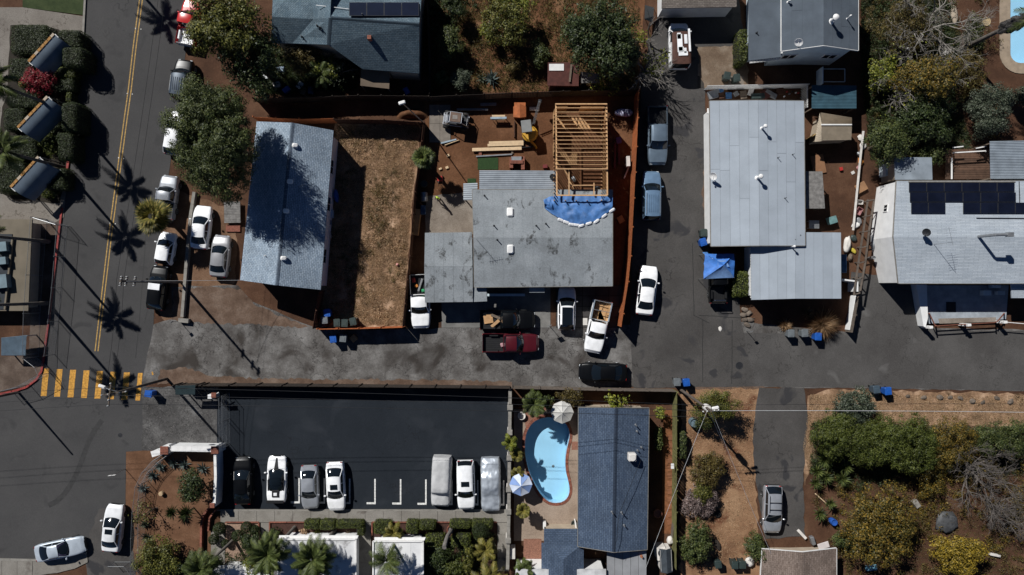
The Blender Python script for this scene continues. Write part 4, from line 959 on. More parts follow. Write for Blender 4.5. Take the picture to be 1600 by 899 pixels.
# ================================================================== VEHICLES  (local +Y is the front)
m_cglass = NT('car_glass').set((0.006, 0.009, 0.012), 0.05, 0.0, 0.7)
m_tyre = M('tyre', (0.012, 0.012, 0.012), .2, 6, .85, .1)
m_rim = M('rim_alloy', (0.42, 0.43, 0.44), .15, 4, .35, 0, metal=.8)
m_lens = NT('head_lens').set((0.65, 0.68, 0.7), 0.1, 0.0, 0.6)
m_tail = NT('tail_lens').set((0.28, 0.008, 0.008), 0.15, 0.0, 0.6)
m_chrome = M('chrome', (0.6, 0.6, 0.6), .1, 4, .2, 0, metal=1.0)
def lerp_tab(tab, x):
    for (a, va), (b, vb) in zip(tab, tab[1:]):
        if x <= b: return va+(vb-va)*((x-a)/(b-a) if b > a else 0)
    return tab[-1][1]
KINDS = {   # ztop table over y/L in -.5..+.5, wheelbase ends, glasshouse: y of rear base, rear top, front top, front base (fractions), roof z, base half-width, top half-width
 'sedan': dict(H=1.46, z=[(-.5,.80),(-.47,.96),(-.34,1.02),(-.1,.98),(.18,.97),(.30,.94),(.44,.80),(.5,.62)], gh=(-.375,-.225,.055,.215), wb=.88, wt=.66),
 'coupe': dict(H=1.34, z=[(-.5,.82),(-.46,.93),(-.34,.96),(-.1,.92),(.14,.90),(.30,.84),(.44,.70),(.5,.56)], gh=(-.37,-.17,.02,.185), wb=.86, wt=.62),
 'sports': dict(H=1.20, z=[(-.5,.84),(-.44,.92),(-.32,.95),(-.1,.84),(.10,.80),(.30,.72),(.44,.60),(.5,.48)], gh=(-.24,-.10,.04,.20), wb=.80, wt=.56),
 'hatch': dict(H=1.50, z=[(-.5,.72),(-.485,.92),(-.40,1.0),(-.1,1.0),(.2,1.0),(.32,.95),(.45,.82),(.5,.62)], gh=(-.475,-.36,.06,.225), wb=.90, wt=.68),
 'suv': dict(H=1.78, z=[(-.5,.80),(-.49,1.02),(-.40,1.1),(-.1,1.1),(.20,1.1),(.32,1.04),(.45,.94),(.5,.68)], gh=(-.482,-.43,.07,.215), wb=.92, wt=.76),
 'van': dict(H=2.15, z=[(-.5,.95),(-.49,1.18),(-.40,1.2),(.0,1.2),(.27,1.2),(.36,1.16),(.46,1.0),(.5,.72)], gh=(-.487,-.465,.20,.325), wb=.95, wt=.86),
 'pickup': dict(H=1.85, z=[(-.5,1.0),(0,1.12),(.18,1.12),(.30,1.10),(.45,1.02),(.5,.74)], gh=(-.105,-.075,.095,.205), wb=.91, wt=.74, cut=-.115),
 'crew': dict(H=1.88, z=[(-.5,1.0),(0,1.14),(.2,1.14),(.32,1.12),(.46,1.04),(.5,.76)], gh=(-.165,-.14,.12,.225), wb=.91, wt=.75, cut=-.175),
}
def vehicle(name, label, cat, kind, front, rear, wid, mat, roofm=None, mat_rear=None, hoodm=None, sunroof=False, rack=False, rails=False, bedm=None, glass=None, nowing=True, trim=None):
    K = KINDS[kind]
    hm = .75
    f, b = W(*front, hm), W(*rear, hm); d = f-b; L = d.length; cx = (f+b)/2
    r = thing(name, label, cat, (0, 0, 0)); Wd = wid; hw = Wd/2
    gl = glass or m_cglass
    cut = K.get('cut', -.5)
    st = sorted(set([cut, .5] + [round(cut+(.5-cut)*i/30, 4) for i in range(31)] + [t for t, _ in K['z'] if t > cut] + [.492, .48] + ([-.492, -.48] if cut == -.5 else [])))
    def plan(t):
        a = abs(t)/.5; e = .20 if t > 0 else .12
        return hw*(1-e*a**7-.03*a**2)
    def sect(t, half=False):
        w = plan(t); zt = lerp_tab(K['z'], t); e = max(0, (abs(t)-.44)/.06); zb = .24+.1*e
        side = [(w*.80, zb), (w*.95, zb+.05), (w*.985, zb+.16), (w, zb+(zt-zb)*.5), (w*.975, zt-.13), (w*.945, zt-.05), (w*.885, zt-.008), (w*.72, zt+.014), (w*.4, zt+.032), (0, zt+.038)]
        pts = [(-x, z) for x, z in side] + [(x, z) for x, z in side[-2::-1]]
        return [(x, t*L, z) for x, z in pts]
    rows = [sect(t) for t in st]
    m = MB().grid([rw[::-1] for rw in rows]); n = len(rows[0])
    m.f.append(tuple(range(n))); o_ = (len(rows)-1)*n; m.f.append(tuple(range(o_+n-1, o_-1, -1)))
    m.f.append(tuple([i*n for i in range(len(rows))]+[i*n+n-1 for i in range(len(rows)-1, -1, -1)]))
    body = m.build('body', mat, r, True, 38)
    # glasshouse
    y0, y1, y2, y3 = (g*L for g in K['gh']); zr = K['H']; wbz, wtz = hw*K['wb'], hw*K['wt']
    zf = lerp_tab(K['z'], K['gh'][3])+.0; zbk = lerp_tab(K['z'], K['gh'][0])+.0
    bowf, bowt = .16, .07
    def edge(yc, w, bow, z, nn=9): return [(w*(-1+2*i/(nn-1)), yc+bow*(1-(-1+2*i/(nn-1))**2), z-.05*abs(-1+2*i/(nn-1))**3) for i in range(nn)]
    wsb = edge(y3, wbz*.97, bowf, zf+.03); wst = edge(y2, wtz*1.02, bowt, zr-.05); rst = edge(y1, wtz*1.02, -bowt, zr-.06); rsb = edge(y0, wbz*.95, -bowf*.6, zbk+.03)
    def lerpr(A, B, t, bulge=0): return [(a[0]+(b_[0]-a[0])*t, a[1]+(b_[1]-a[1])*t, a[2]+(b_[2]-a[2])*t+bulge*math.sin(math.pi*t)) for a, b_ in zip(A, B)]
    MB().grid([lerpr(wsb, wst, t/4, .03) for t in range(5)]).build('windshield', gl, r, True, 60)
    MB().grid([lerpr(rst, rsb, t/4, .03) for t in range(5)]).build('rear_window', gl, r, True, 60)
    ny = 9; rows = []
    for j in range(ny):
        t = j/(ny-1); rw = lerpr(wst, rst, t)
        rows.append([(x*1.03, y, z+.035+.05*math.sin(math.pi*min(1, max(0, t)))*(1-(x/wtz)**2*.8)+.02*(1-(x/wtz)**2)) for x, y, z in rw])
    e0 = [(x*1.035, y, z-.0) for x, y, z in wst]; e1 = [(x*1.035, y, z-.0) for x, y, z in rst]
    rr = [[(rw[0][0]*1.05, rw[0][1], rw[0][2]-.07)]+rw+[(rw[-1][0]*1.05, rw[-1][1], rw[-1][2]-.07)] for rw in rows]
    roof = MB().grid(rr).build('roof', roofm or mat, r, True, 60)
    for sx in (-1, 1):
        i = 0 if sx < 0 else -1
        A0, A1, B1, B0 = wsb[i], wst[i], rst[i], rsb[i]
        span = A1[1]-B1[1]; nwin = 1 if kind in ('pickup', 'sports') else (2 if kind in ('sedan', 'coupe', 'crew', 'hatch') else 3)
        for k in range(nwin):
            ta, tb = (k+.04)/nwin, (k+.96)/nwin
            def bt(t): return Vector(A0).lerp(Vector(B0), t)+Vector((sx*.03,0,0))*math.sin(math.pi*t)
            def tp(t): return Vector(A1).lerp(Vector(B1), t)+Vector((sx*.02,0,0))
            q = [bt(ta), bt((ta+tb)/2), bt(tb), tp(tb), tp((ta+tb)/2), tp(ta)]
            fm = MB().add([tuple(v) for v in q], [(0,1,4,5),(1,2,3,4)] if sx > 0 else [(5,4,1,0),(4,3,2,1)])
            if kind == 'van' and k > 0: fm.build('side_panel', mat, r)
            else: fm.build('side_window', gl, r)
        pm = MB()
        for a_, b_ in ((A0, A1), (B0, B1)): pm.tube([Vector(a_)-Vector((0,0,.04)), Vector(b_)+Vector((0,0,.01))], [.055, .04], 6)
        if nwin > 1:
            for k in range(1, nwin): pm.tube([bt(k/nwin), tp(k/nwin)], .03, 5)
        pm.tube([A0, Vector(A0).lerp(Vector(B0),.5)+Vector((sx*.03,0,0)), B0], .03, 5)
        pm.build('window_frame', roofm if (roofm and kind == 'sports') else mat, r, True)
        mm = MB().cbox((sx*(hw+.07), y3-.22, zf+.14), .2, .13, .15, 0, .03); mm.bar((sx*(hw-.05), y3-.2, zf+.1), (sx*(hw+.05), y3-.2, zf+.12), .05, .05)
        mm.build('mirror', trim or mat, r)
        # lamps
        w_ = plan(.485); zh = lerp_tab(K['z'], .485)
        MB().cbox((sx*w_*.78, .482*L, zh-.09), w_*.34, .16, .15, sx*-.12, .03).build('headlight', m_lens, r)
        if cut == -.5:
            zt_ = lerp_tab(K['z'], -.49); w2 = plan(-.49); MB().cbox((sx*w2*.82, -.489*L, zt_-.06), w2*.28, .10, .2, sx*.08, .03).build('taillight', m_tail, r)
        else: MB().cbox((sx*hw*.92, -.495*L, .92), .12, .07, .32, 0, .02).build('taillight', m_tail, r)
        MB().bar((sx*(hw-.005), .05*L, .62), (sx*(hw-.005), -.2*L, .66), .02, .03).build('door_trim', m_black, r)
        for yy in (.30, -.29 if kind not in ('pickup', 'crew') else -.30):
            rd = .36 if K['H'] > 1.6 else .325
            wh = MB().lathe([(rd*.62, -.11), (rd*.95, -.10), (rd, -.06), (rd, .06), (rd*.95, .10), (rd*.62, .105)], (sx*(hw-.085), yy*L, rd), 18, axis='X').build('wheel', m_tyre, r, True)
            rm = MB().lathe([(rd*.60, -.02), (rd*.62, .112), (rd*.55, .112), (rd*.5, .07), (rd*.18, .08), (rd*.15, .11), (.01, .112)], (0,0,0), 14, axis='X')
            rm.v = [(sx*(hw-.085)+sx*v[0], yy*L+v[1], rd+v[2]) for v in rm.v]; rm.build('rim', m_rim, wh, True)
    # bumpers and plate
    MB().cbox((0, .497*L, .40), plan(.5)*1.7, .1, .22, 0, .04).build('bumper', m_black, r)
    MB().cbox((0, -.497*L, .48), hw*1.75, .1, .2, 0, .04).build('bumper', m_black if cut == -.5 else m_chrome, r)
    MB().obb((0, .503*L, .58), .7, .03, .12).build('grille', m_black, r)
    # wipers
    wm = MB()
    for sx in (-.45, .15): wm.bar((sx*hw, y3+bowf*.8, zf+.06), ((sx+.42)*hw, y3-.12, zf+.13), .02, .02)
    wm.build('wiper', m_black, r)
    if hoodm:
        ph = MB(); rws = []
        for j in range(8):
            t = K['gh'][3]+.015+(.475-K['gh'][3]-.015)*j/7; w = plan(t)*.78; zt = lerp_tab(K['z'], t)
            rws.append([(w*(-1+2*i/8), t*L, zt+.022+.026*(1-(-1+2*i/8)**2)) for i in range(9)])
        ph.grid(rws[::-1]).build('hood', hoodm, r, True)
    else:
        hs = MB()
        for sx in (-.33, .33): hs.tube([(sx*hw*1.15, (K['gh'][3]+.03)*L, lerp_tab(K['z'], K['gh'][3]+.03)+.02), (sx*hw, .42*L, lerp_tab(K['z'], .42)+.012)], .018, 4)
        hs.build('hood_crease', mat, r)
    if sunroof:
        ym = y2-(y2-y1)*.28; MB().cbox((0, ym, zr+.045), wtz*1.15, .5, .05, 0, .02).build('sunroof', gl, r)
    if rails or rack:
        for sx in (-1, 1):
            MB().tube([(sx*wtz*.93, y2-.15, zr), (sx*wtz*.93, y2-.25, zr+.08), (sx*wtz*.93, y1+.2, zr+.08), (sx*wtz*.93, y1+.1, zr)], .022, 6).build('roof_rail', m_grey if rails else m_black, r)
        if rack:
            for t in (.25, .6): MB().bar((-wtz*.95, y2+(y1-y2)*t, zr+.11), (wtz*.95, y2+(y1-y2)*t, zr+.11), .06, .04).build('roof_bar', m_black, r)
        for i in (range(-2, 3) if not rack else ()): MB().bar((i*.2*wtz/.7, y2-.35, zr+.05+.02*(1-abs(i)/3)), (i*.2*wtz/.7, y1+.35, zr+.045+.02*(1-abs(i)/3)), .03, .02).build('roof_rib', roofm or mat, r)
    if cut > -.5:      # open bed
        ya, yb = -.497*L, cut*L-.04; zt = 1.08; bm = bedm or m_black
        for sx in (-1, 1):
            q = MB(); q.cbox((sx*(hw-.05), (ya+yb)/2, (zt+.45)/2), .10, yb-ya, zt-.45, 0, .035); q.build('bed_side', mat, r)
            MB().bar((sx*(hw-.16), -.30*L-.42, .86), (sx*(hw-.16), -.30*L+.42, .86), .2, .26).build('wheel_well', bm, r)
        MB().box(-hw+.09, ya, .62, hw-.09, yb, .70).build('bed_floor', bm, r)
        for i in range(-3, 4): MB().bar((i*.2, ya+.08, .71), (i*.2, yb-.05, .71), .06, .02).build('bed_rib', bm, r)
        MB().cbox((0, ya+.03, .84), Wd-.16, .07, .46, 0, .025).build('tailgate', mat_rear or mat, r)
        MB().box(-hw+.1, yb-.05, .6, hw-.1, yb, zt).build('bed_front', mat, r)
    r.location = (cx.x, cx.y, 0.03); r.rotation_euler = (0, 0, math.atan2(-d.x, d.y))
    r['_L'] = 0; del r['_L']
    return r, L, K
def inlocal(r):     # parts added later to a vehicle are built in its own frame
    ORG[r.name] = Vector((0, 0, 0)); return r
pw = paint('paint_white', (0.86, 0.865, 0.87)); pw2 = paint('paint_pearl', (0.72, 0.73, 0.74)); pk = paint('paint_black', (0.0035, 0.004, 0.005)); ps = paint('paint_silver', (0.42, 0.44, 0.47), .45)
pg = paint('paint_grey', (0.16, 0.18, 0.2), .4); pgb = paint('paint_greyblue', (0.15, 0.2, 0.255), .35); pb = paint('paint_steelblue', (0.17, 0.27, 0.40), .35); pr_ = paint('paint_maroon', (0.085, 0.008, 0.014), .2)
pred = paint('paint_red', (0.5, 0.02, 0.018)); pdk = paint('paint_charcoal', (0.03, 0.034, 0.038), .3); ptan = paint('paint_silverbeige', (0.36, 0.36, 0.37), .4); pice = paint('paint_iceblue', (0.5, 0.56, 0.62), .25)
m_rustr = M('peeled_brown_roof', (0.075, 0.032, 0.022), .3, 3, .8, .1)
V = vehicle
# street
V('pickup_truck', 'red pickup truck with white bed under the tree at the top', 'pickup truck', 'pickup', (303,1), (290,71), 1.85, pred, mat_rear=pw, bedm=pw)
V('parked_suv', 'black suv with grey ribbed roof parked along the street', 'suv', 'suv', (290,94), (282,155), 1.8, pk, roofm=paint('paint_slate', (.07,.09,.115), .3), rails=True)
V('parked_car', 'white car half hidden under the large street tree', 'car', 'hatch', (280,175), (268,242), 1.75, pw)
V('pickup_truck', 'silver pickup truck with black bed parked above the small street palm', 'pickup truck', 'pickup', (267,275), (258,342), 1.75, ps, bedm=m_black, rails=True)
V('parked_car', 'white hatchback parked below the small street palm', 'car', 'hatch', (264,364), (255,413), 1.72, pw)
V('parked_car', 'black car with white front roof panel parked at the street corner', 'car', 'hatch', (251,416), (243,484), 1.8, pk, roofm=pk)
q = inlocal(bpy.data.objects[[o.name for o in col.objects if o.get('label', '').startswith('black car with white front')][0]])
MB().cbox((0, .12, 1.56), 1.15, .62, .06, 0, .02).build('roof_panel', pw, q)
V('parked_car', 'white saloon car standing on the dirt next to the shingle house', 'car', 'sedan', (318,322), (311,389), 1.8, pw)
V('parked_car', 'silver beige saloon car nearest the wall of the shingle house', 'car', 'sedan', (347,368), (341,433), 1.8, ptan)
V('parked_car', 'white saloon with sunroof parked beside the curved chain link fence', 'car', 'sedan', (180,789), (173,862), 1.85, pw2, sunroof=True)
V('parked_car', 'pale blue coupe with dark cockpit by the bottom left pavement', 'car', 'coupe', (131,851), (56,866), 1.82, pice)
# alley and front yards
V('pickup_truck', 'white pickup truck with a bed full of tools beside the low grey roof', 'pickup truck', 'pickup', (658,513), (655,429), 1.92, pw)
V('pickup_truck', 'black pickup truck with scrap wood in its bed', 'pickup truck', 'pickup', (836,500), (750,500), 1.92, pk)
V('pickup_truck', 'dark red pickup truck standing in the alley', 'pickup truck', 'pickup', (842,536), (754,536), 1.88, pr_)
V('parked_car', 'white car with black panoramic roof on the tiled front patio', 'car', 'hatch', (886,449), (885,516), 1.80, pw)
V('pickup_truck', 'white pickup truck with plywood lined bed parked askew', 'pickup truck', 'pickup', (925,551), (942,470), 1.9, pw, bedm=m_ply)
V('parked_car', 'glossy black saloon parked crosswise in the alley', 'car', 'sedan', (905,581), (979,583), 1.85, pk)
V('parked_car', 'white saloon car in the lane beside the orange fence', 'car', 'sedan', (1015,416), (1006,492), 1.88, pw)
V('pickup_truck', 'grey blue pickup truck at the upper end of the lane', 'pickup truck', 'crew', (1027,258), (1027,167), 1.95, pgb, roofm=pgb)
V('parked_suv', 'steel blue suv with ribbed roof in the lane behind the pickup', 'suv', 'suv', (1018,268), (1017,344), 1.88, pb, rails=True)
V('van', 'white van with peeling brown roof near the brown garage', 'van', 'van', (1060,37), (1060,109), 1.95, pw, roofm=m_rustr)
V('jeep', 'black open bed jeep under the blue canopy tent', 'jeep', 'pickup', (1121,404), (1122,474), 1.75, pk, bedm=m_black)
V('parked_suv', 'silver suv with black roof bars on the garden drive', 'suv', 'hatch', (1206,833), (1208,759), 1.85, ps, rack=True)
# parking lot
V('parked_car', 'black saloon at the left end of the parking lot row', 'car', 'sedan', (379,715), (380,788), 1.82, pk)
V('sports_car', 'white sports car with black cabin and rear wing in the parking lot', 'sports car', 'sports', (432,713), (432,785), 1.95, pw, roofm=m_cglass)
V('parked_car', 'small silver saloon between the sports car and the white saloon', 'car', 'sedan', (485,795), (483,727), 1.76, ps)
V('parked_car', 'white saloon with sunroof right of the small silver saloon', 'car', 'sedan', (526,798), (523,722), 1.84, pw, sunroof=True)
V('parked_suv', 'white suv between the two covered vehicles', 'suv', 'suv', (729,796), (727,719), 1.8, pw, sunroof=True)
# extras on single vehicles
def find(lbl): return inlocal(next(o for o in col.objects if o.get('label', '') == lbl))
sp = find('white sports car with black cabin and rear wing in the parking lot')
MB().cbox((0, -2.1, 1.16), 1.7, .3, .05, 0, .02).build('rear_wing', m_black, sp)
for sx in (-.5, .5): MB().bar((sx, -2.05, .85), (sx, -2.1, 1.15), .05, .06).build('wing_strut', m_black, sp)
MB().add([(-.22,.95,.86),(.22,.95,.86),(.05,2.1,.68),(-.05,2.1,.68)], [(0,1,2,3)]).build('hood_stripe', m_black, sp)
MB().cbox((0, -1.35, 1.02), .7, .7, .06, 0, .02).build('engine_vent', m_black, sp)
MB().cbox((0, -1.4, 1.07), .34, .3, .05, 0, .02).build('vent_scoop', pw, sp)
for sx in (-1, 1): MB().add([(sx*.55,.3,.90),(sx*.84,-.05,.88),(sx*.80,-1.1,.95),(sx*.55,-.9,1.02)], [(0,1,2,3) if sx < 0 else (3,2,1,0)]).build('side_intake', m_black, sp)
ph_ = find('white car with black panoramic roof on the tiled front patio'); MB().cbox((0, -.72, 1.565), 1.0, 1.75, .05, 0, .02).build('panoramic_roof', m_cglass, ph_)
vn = find('white van with peeling brown roof near the brown garage')
for (x, y, w_, l_) in ((-.22,-.2,.5,1.75),(-.3,.5,.36,.6),(.70,.1,.2,2.2),(.1,-1.2,.9,.4),(.35,.2,.3,.9),(.3,-.9,.25,.5),(-.1,-.75,.5,.4)): MB().cbox((x, y, 2.235), w_, l_, .02, .05, .008).build('peeled_patch', pw, vn)
jp = find('black open bed jeep under the blue canopy tent')
MB().tube([(-.6,-1.9,1.05),(-.6,-1.9,1.5),(-.5,-1.9,1.6),(.5,-1.9,1.6),(.6,-1.9,1.5),(.6,-1.9,1.05)], .035, 8).build('roll_bar', m_chrome, jp, True)
cp = find('pale blue coupe with dark cockpit by the bottom left pavement')
MB().add([(-.5,.15,1.30),(.5,.15,1.30),(.62,.72,1.02),(-.62,.72,1.02)], [(0,1,2,3)]).build('sun_shade', M('purple_shade', (.035,.03,.07), .4, 9, .5, .1), cp)
pp = find('white pickup truck with plywood lined bed parked askew')
for sx in (-.86, .86): MB().box(sx-.03, -2.55, 1.08, sx+.03, -.66, 1.5).build('stake_side', M('stake_blue', (.25,.30,.36), .2, 3, .7, .1), pp)
for y in (-2.5, -1.6, -.7): MB().bar((-.86, y, 1.5), (.86, y, 1.5), .05, .05).build('cross_bar', m_grey, pp)
for (x, y, rz) in ((-.2,-1.2,.05),(.25,-1.9,-.08),(0,-.95,.6)): MB().obb((x, y, .76), .7, .9, .04, rz).build('plywood_sheet', m_ply, pp)
def cargo(label, items):
    t = find(label); c = t.location; a = t.rotation_euler.z; rot = Matrix.Rotation(a, 3, 'Z')
    for (nm, lb, cat, x, y, z, sx, sy, sz, rz, mat) in items:
        p = rot @ Vector((x, y, 0)) + Vector((c.x, c.y, z+.03))
        o = MB().cbox((0, 0, 0), sx, sy, sz, 0, min(sx, sy, sz)*.18).build(nm, mat); o.location = p; o.rotation_euler = (0, 0, a+rz); tag(o, lb, cat)
m_red = M('plain_red', (.4, .03, .025), .2, 4, .6, .05); m_grn = M('plain_green', (.03, .3, .12), .2, 4, .6, .05); m_blu = M('plain_blue', (.02, .09, .36), .25, 3, .55, .05); m_orn = M('plain_orange', (.5, .18, .03), .2, 4, .6, .05)
cargo('white pickup truck with a bed full of tools beside the low grey roof', [
 ('tool_box', 'red tool box in the bed of the white pickup with tools', 'tool box', .55, -2.1, .86, .3, .45, .3, .2, m_red),
 ('bucket', 'green bucket in the bed of the white pickup with tools', 'bucket', -.35, -1.05, .86, .3, .3, .3, 0, m_grn),
 ('pipe_bundle', 'long grey pipe lying in the bed of the white pickup with tools', 'pipe', -.1, -1.6, .84, .2, 1.3, .18, -.35, m_grey),
 ('drill_case', 'orange drill case in the bed of the white pickup with tools', 'case', .3, -1.5, .82, .35, .3, .2, .5, m_orn)])
cargo('black pickup truck with scrap wood in its bed', [
 ('scrap_board', 'broad light board lying in the bed of the black pickup', 'board', -.2, -1.9, .82, 1.1, .9, .06, .15, m_ply),
 ('scrap_board', 'narrow light board leaning on the bed wall of the black pickup', 'board', .35, -1.2, .95, .3, 1.0, .06, .7, m_wood),
 ('scrap_board', 'dark offcut across the bed of the black pickup', 'board', -.3, -1.1, .9, .25, 1.1, .06, -.4, m_oldw)])
cargo('dark red pickup truck standing in the alley', [('tool_bag', 'small pink and white bag in the bed of the dark red pickup', 'bag', .2, -.85, .85, .4, .3, .3, .3, M('pinkish', (.45,.25,.27), .4, 9, .8, .2))])
# --- covered vehicles
def cover(label, front, rear, wid, prof, mat, seed, fold=.03):
    f, b = W(*front, .7), W(*rear, .7); d = f-b; L = d.length; c = (f+b)/2
    r = thing('covered_car', label, 'covered car', (0, 0, 0)); rr = random.Random(seed)
    rows = []; n = 40; mseg = 26
    for j in range(n+1):
        t = -.5+j/n; a = abs(t)/.5; w = wid/2*(1-.12*a**8); zt = lerp_tab(prof, t); row = []
        for i in range(mseg+1):
            u = -1+2*i/mseg; au = abs(u)
            if au < .62: x = u/.62*w*.80; z = zt-.10*(au/.62)**4
            else:
                k = (au-.62)/.38; x = math.copysign(w*(.80+.22*math.sin(k*math.pi/2)), u); z = (zt-.10)*(1-k**1.5)+.06
            ns = mnoise.noise(Vector((x*2.3+seed, t*L*2.1, z*2.0)))*fold*1.6 + mnoise.noise(Vector((x*7, t*L*6, z*5+seed)))*fold
            row.append((x*(1+ns*.5), t*L*(1+ns*.1), max(.03, z+ns)))
        rows.append(row)
    m = MB().grid([rw[::-1] for rw in rows]); k = mseg+1
    for base, rev in ((0, False), (n*k, True)):
        ids = [base+i for i in range(k)]; 
        ctr = len(m.v); yy = m.v[base][1]; m.v.append((0, yy*1.012, .05))
        for i in range(k-1): m.f.append((ids[i], ids[i+1], ctr) if not rev else (ids[i+1], ids[i], ctr))
    m.build('cover', mat, r, True, 50)
    for y in (-.2, .15): 
        st_ = [( -wid/2*1.03, y*L, .1), (-wid/2*1.03, y*L, .5), (-wid/2*1.02, y*L, .8)]
        MB().tube(st_, .012, 4).build('strap', m_grey, r)
    for sx in (-1, 1):
        for yy in (.3, -.3): MB().lathe([(.2, -.09), (.33, -.08), (.33, .08), (.2, .09)], (sx*(wid/2-.16), yy*L, .33), 14, axis='X').build('wheel', m_tyre, r, True)
    r.location = (c.x, c.y, .03); r.rotation_euler = (0, 0, math.atan2(-d.x, d.y)); return r
cover('boxy vehicle under a matt light grey cover in the parking lot', (688,791), (691,713), 1.95, [(-.5,1.35),(-.47,1.75),(.1,1.82),(.18,1.72),(.24,1.2),(.45,1.1),(.5,.75)], M('cover_matt', (.46,.46,.46), .15, 1.5, .85, .1), 3, .02)
cover('car under a shiny silver cover beside the white parking wall', (767,799), (766,716), 1.95, [(-.5,.8),(-.44,1.05),(-.3,1.2),(-.18,1.5),(.02,1.52),(.2,1.05),(.44,.9),(.5,.65)], M('cover_shiny', (.46,.5,.55), .15, 1.5, .38, .1, metal=.35), 8, .05)
# ================================================================== PLANTS
LM = {
 'dk': leaf_mat('leaf_dark', [(.011,.02,.006),(.025,.041,.011),(.045,.063,.017),(.074,.092,.028)]),
 'md': leaf_mat('leaf_mid', [(.02,.031,.010),(.044,.063,.016),(.077,.094,.024),(.125,.138,.042)]),
 'ol': leaf_mat('leaf_olive', [(.03,.035,.008),(.07,.078,.014),(.125,.125,.022),(.19,.175,.035)]),
 'li': leaf_mat('leaf_lime', [(.04,.055,.008),(.10,.125,.014),(.19,.205,.025),(.30,.29,.05)]),
 'gg': leaf_mat('leaf_greygreen', [(.02,.03,.018),(.045,.06,.036),(.08,.095,.06),(.13,.145,.10)]),
 'br': leaf_mat('leaf_brownish', [(.03,.022,.008),(.075,.055,.016),(.12,.085,.022),(.15,.125,.035)]),
 'ye': leaf_mat('leaf_yellow', [(.07,.06,.01),(.16,.12,.014),(.29,.2,.02),(.40,.28,.035)]),
 'yo': leaf_mat('leaf_yellowgreen', [(.03,.034,.01),(.075,.066,.014),(.15,.105,.018),(.26,.16,.022)]),
 'rd': leaf_mat('petal_red', [(.10,.006,.012),(.24,.012,.024),(.36,.025,.045),(.05,.04,.01)]),
 'pk': leaf_mat('leaf_pinkgrey', [(.07,.05,.045),(.14,.10,.09),(.22,.16,.15),(.28,.23,.21)]),
 'he': leaf_mat('leaf_hedge', [(.010,.016,.005),(.020,.032,.008),(.034,.048,.012),(.05,.066,.018)]),
 'hl': leaf_mat('leaf_hedge_light', [(.024,.034,.006),(.05,.066,.010),(.085,.10,.016),(.13,.145,.03)]),
 'tn': leaf_mat('straw', [(.16,.09,.042),(.28,.17,.088),(.44,.29,.165),(.6,.43,.27)]),
 'ag': leaf_mat('agave', [(.05,.07,.065),(.085,.115,.105),(.12,.15,.14)]),
 'pm': leaf_mat('palm_green', [(.025,.04,.010),(.055,.075,.018),(.09,.115,.028),(.15,.17,.05)]),
 'py': leaf_mat('palm_yellow', [(.06,.06,.012),(.12,.115,.022),(.2,.17,.035),(.28,.22,.06)]),
 'gr': leaf_mat('dead_frond', [(.035,.032,.03),(.075,.07,.066),(.13,.125,.12)]),
}
m_bark = M('bark', (.085,.062,.045), .4, 4, .95, .5, fine=18); m_barkg = M('bark_grey', (.17,.155,.14), .35, 4, .95, .5, fine=18); m_twig = M('twig_grey', (.24,.22,.195), .3, 4, .95, .2)
m_twigd = M('twig_dark', (.115,.10,.09), .35, 4, .95, .2); m_palmt = M('palm_trunk', (.12,.105,.09), .4, 5, .95, .6, fine=14)
def leaf_quads(c, nrm, size, asp, rng, fold=.25):
    n = len(c); r = rng.normal(size=(n, 3)); t = r - (r*nrm).sum(1, keepdims=True)*nrm; t /= np.linalg.norm(t, axis=1, keepdims=True)+1e-9
    b = np.cross(nrm, t); L = size[:, None]
    v = np.empty((n, 4, 3)); v[:, 0] = c-t*L*.5; v[:, 1] = c+b*L*asp*.5-nrm*L*fold*.3; v[:, 2] = c+t*L*.5; v[:, 3] = c-b*L*asp*.5-nrm*L*fold*.3
    return v.reshape(-1, 3), np.arange(n*4).reshape(-1, 4)
def crown_pts(lobes, n_cl, per, rc, rng, zmin=-.35):
    w = np.array([l[3]*l[4] for l in lobes]); w = w/w.sum(); C = []; O = []
    for _ in range(n_cl):
        l = lobes[rng.choice(len(lobes), p=w)]
        d = rng.normal(size=3); d /= np.linalg.norm(d)
        if d[2] < zmin: d[2] = -d[2]
        g_ = rng.random(); k = rng.uniform(.80, 1.06) if g_ < .62 else (rng.uniform(1.0, 1.14) if g_ < .70 else rng.uniform(.2, .8))
        cc = np.array(l[:3])+d*np.array(l[3:6])*k; rad = rc*rng.uniform(.6, 1.35)
        m = max(4, int(per*rng.uniform(.6, 1.3)*(rad/rc)**2))
        q = rng.normal(size=(m, 3)); q /= np.linalg.norm(q, axis=1, keepdims=True); u = rng.random(m)[:, None]**.45
        p = cc+q*u*rad*np.array([1, 1, .75]); nn = q*.7+d*.5+rng.normal(size=(m, 3))*.45+np.array([0, 0, .35]); nn /= np.linalg.norm(nn, axis=1, keepdims=True)
        C.append(p); O.append(nn)
    return np.vstack(C), np.vstack(O)
SEED = [100]
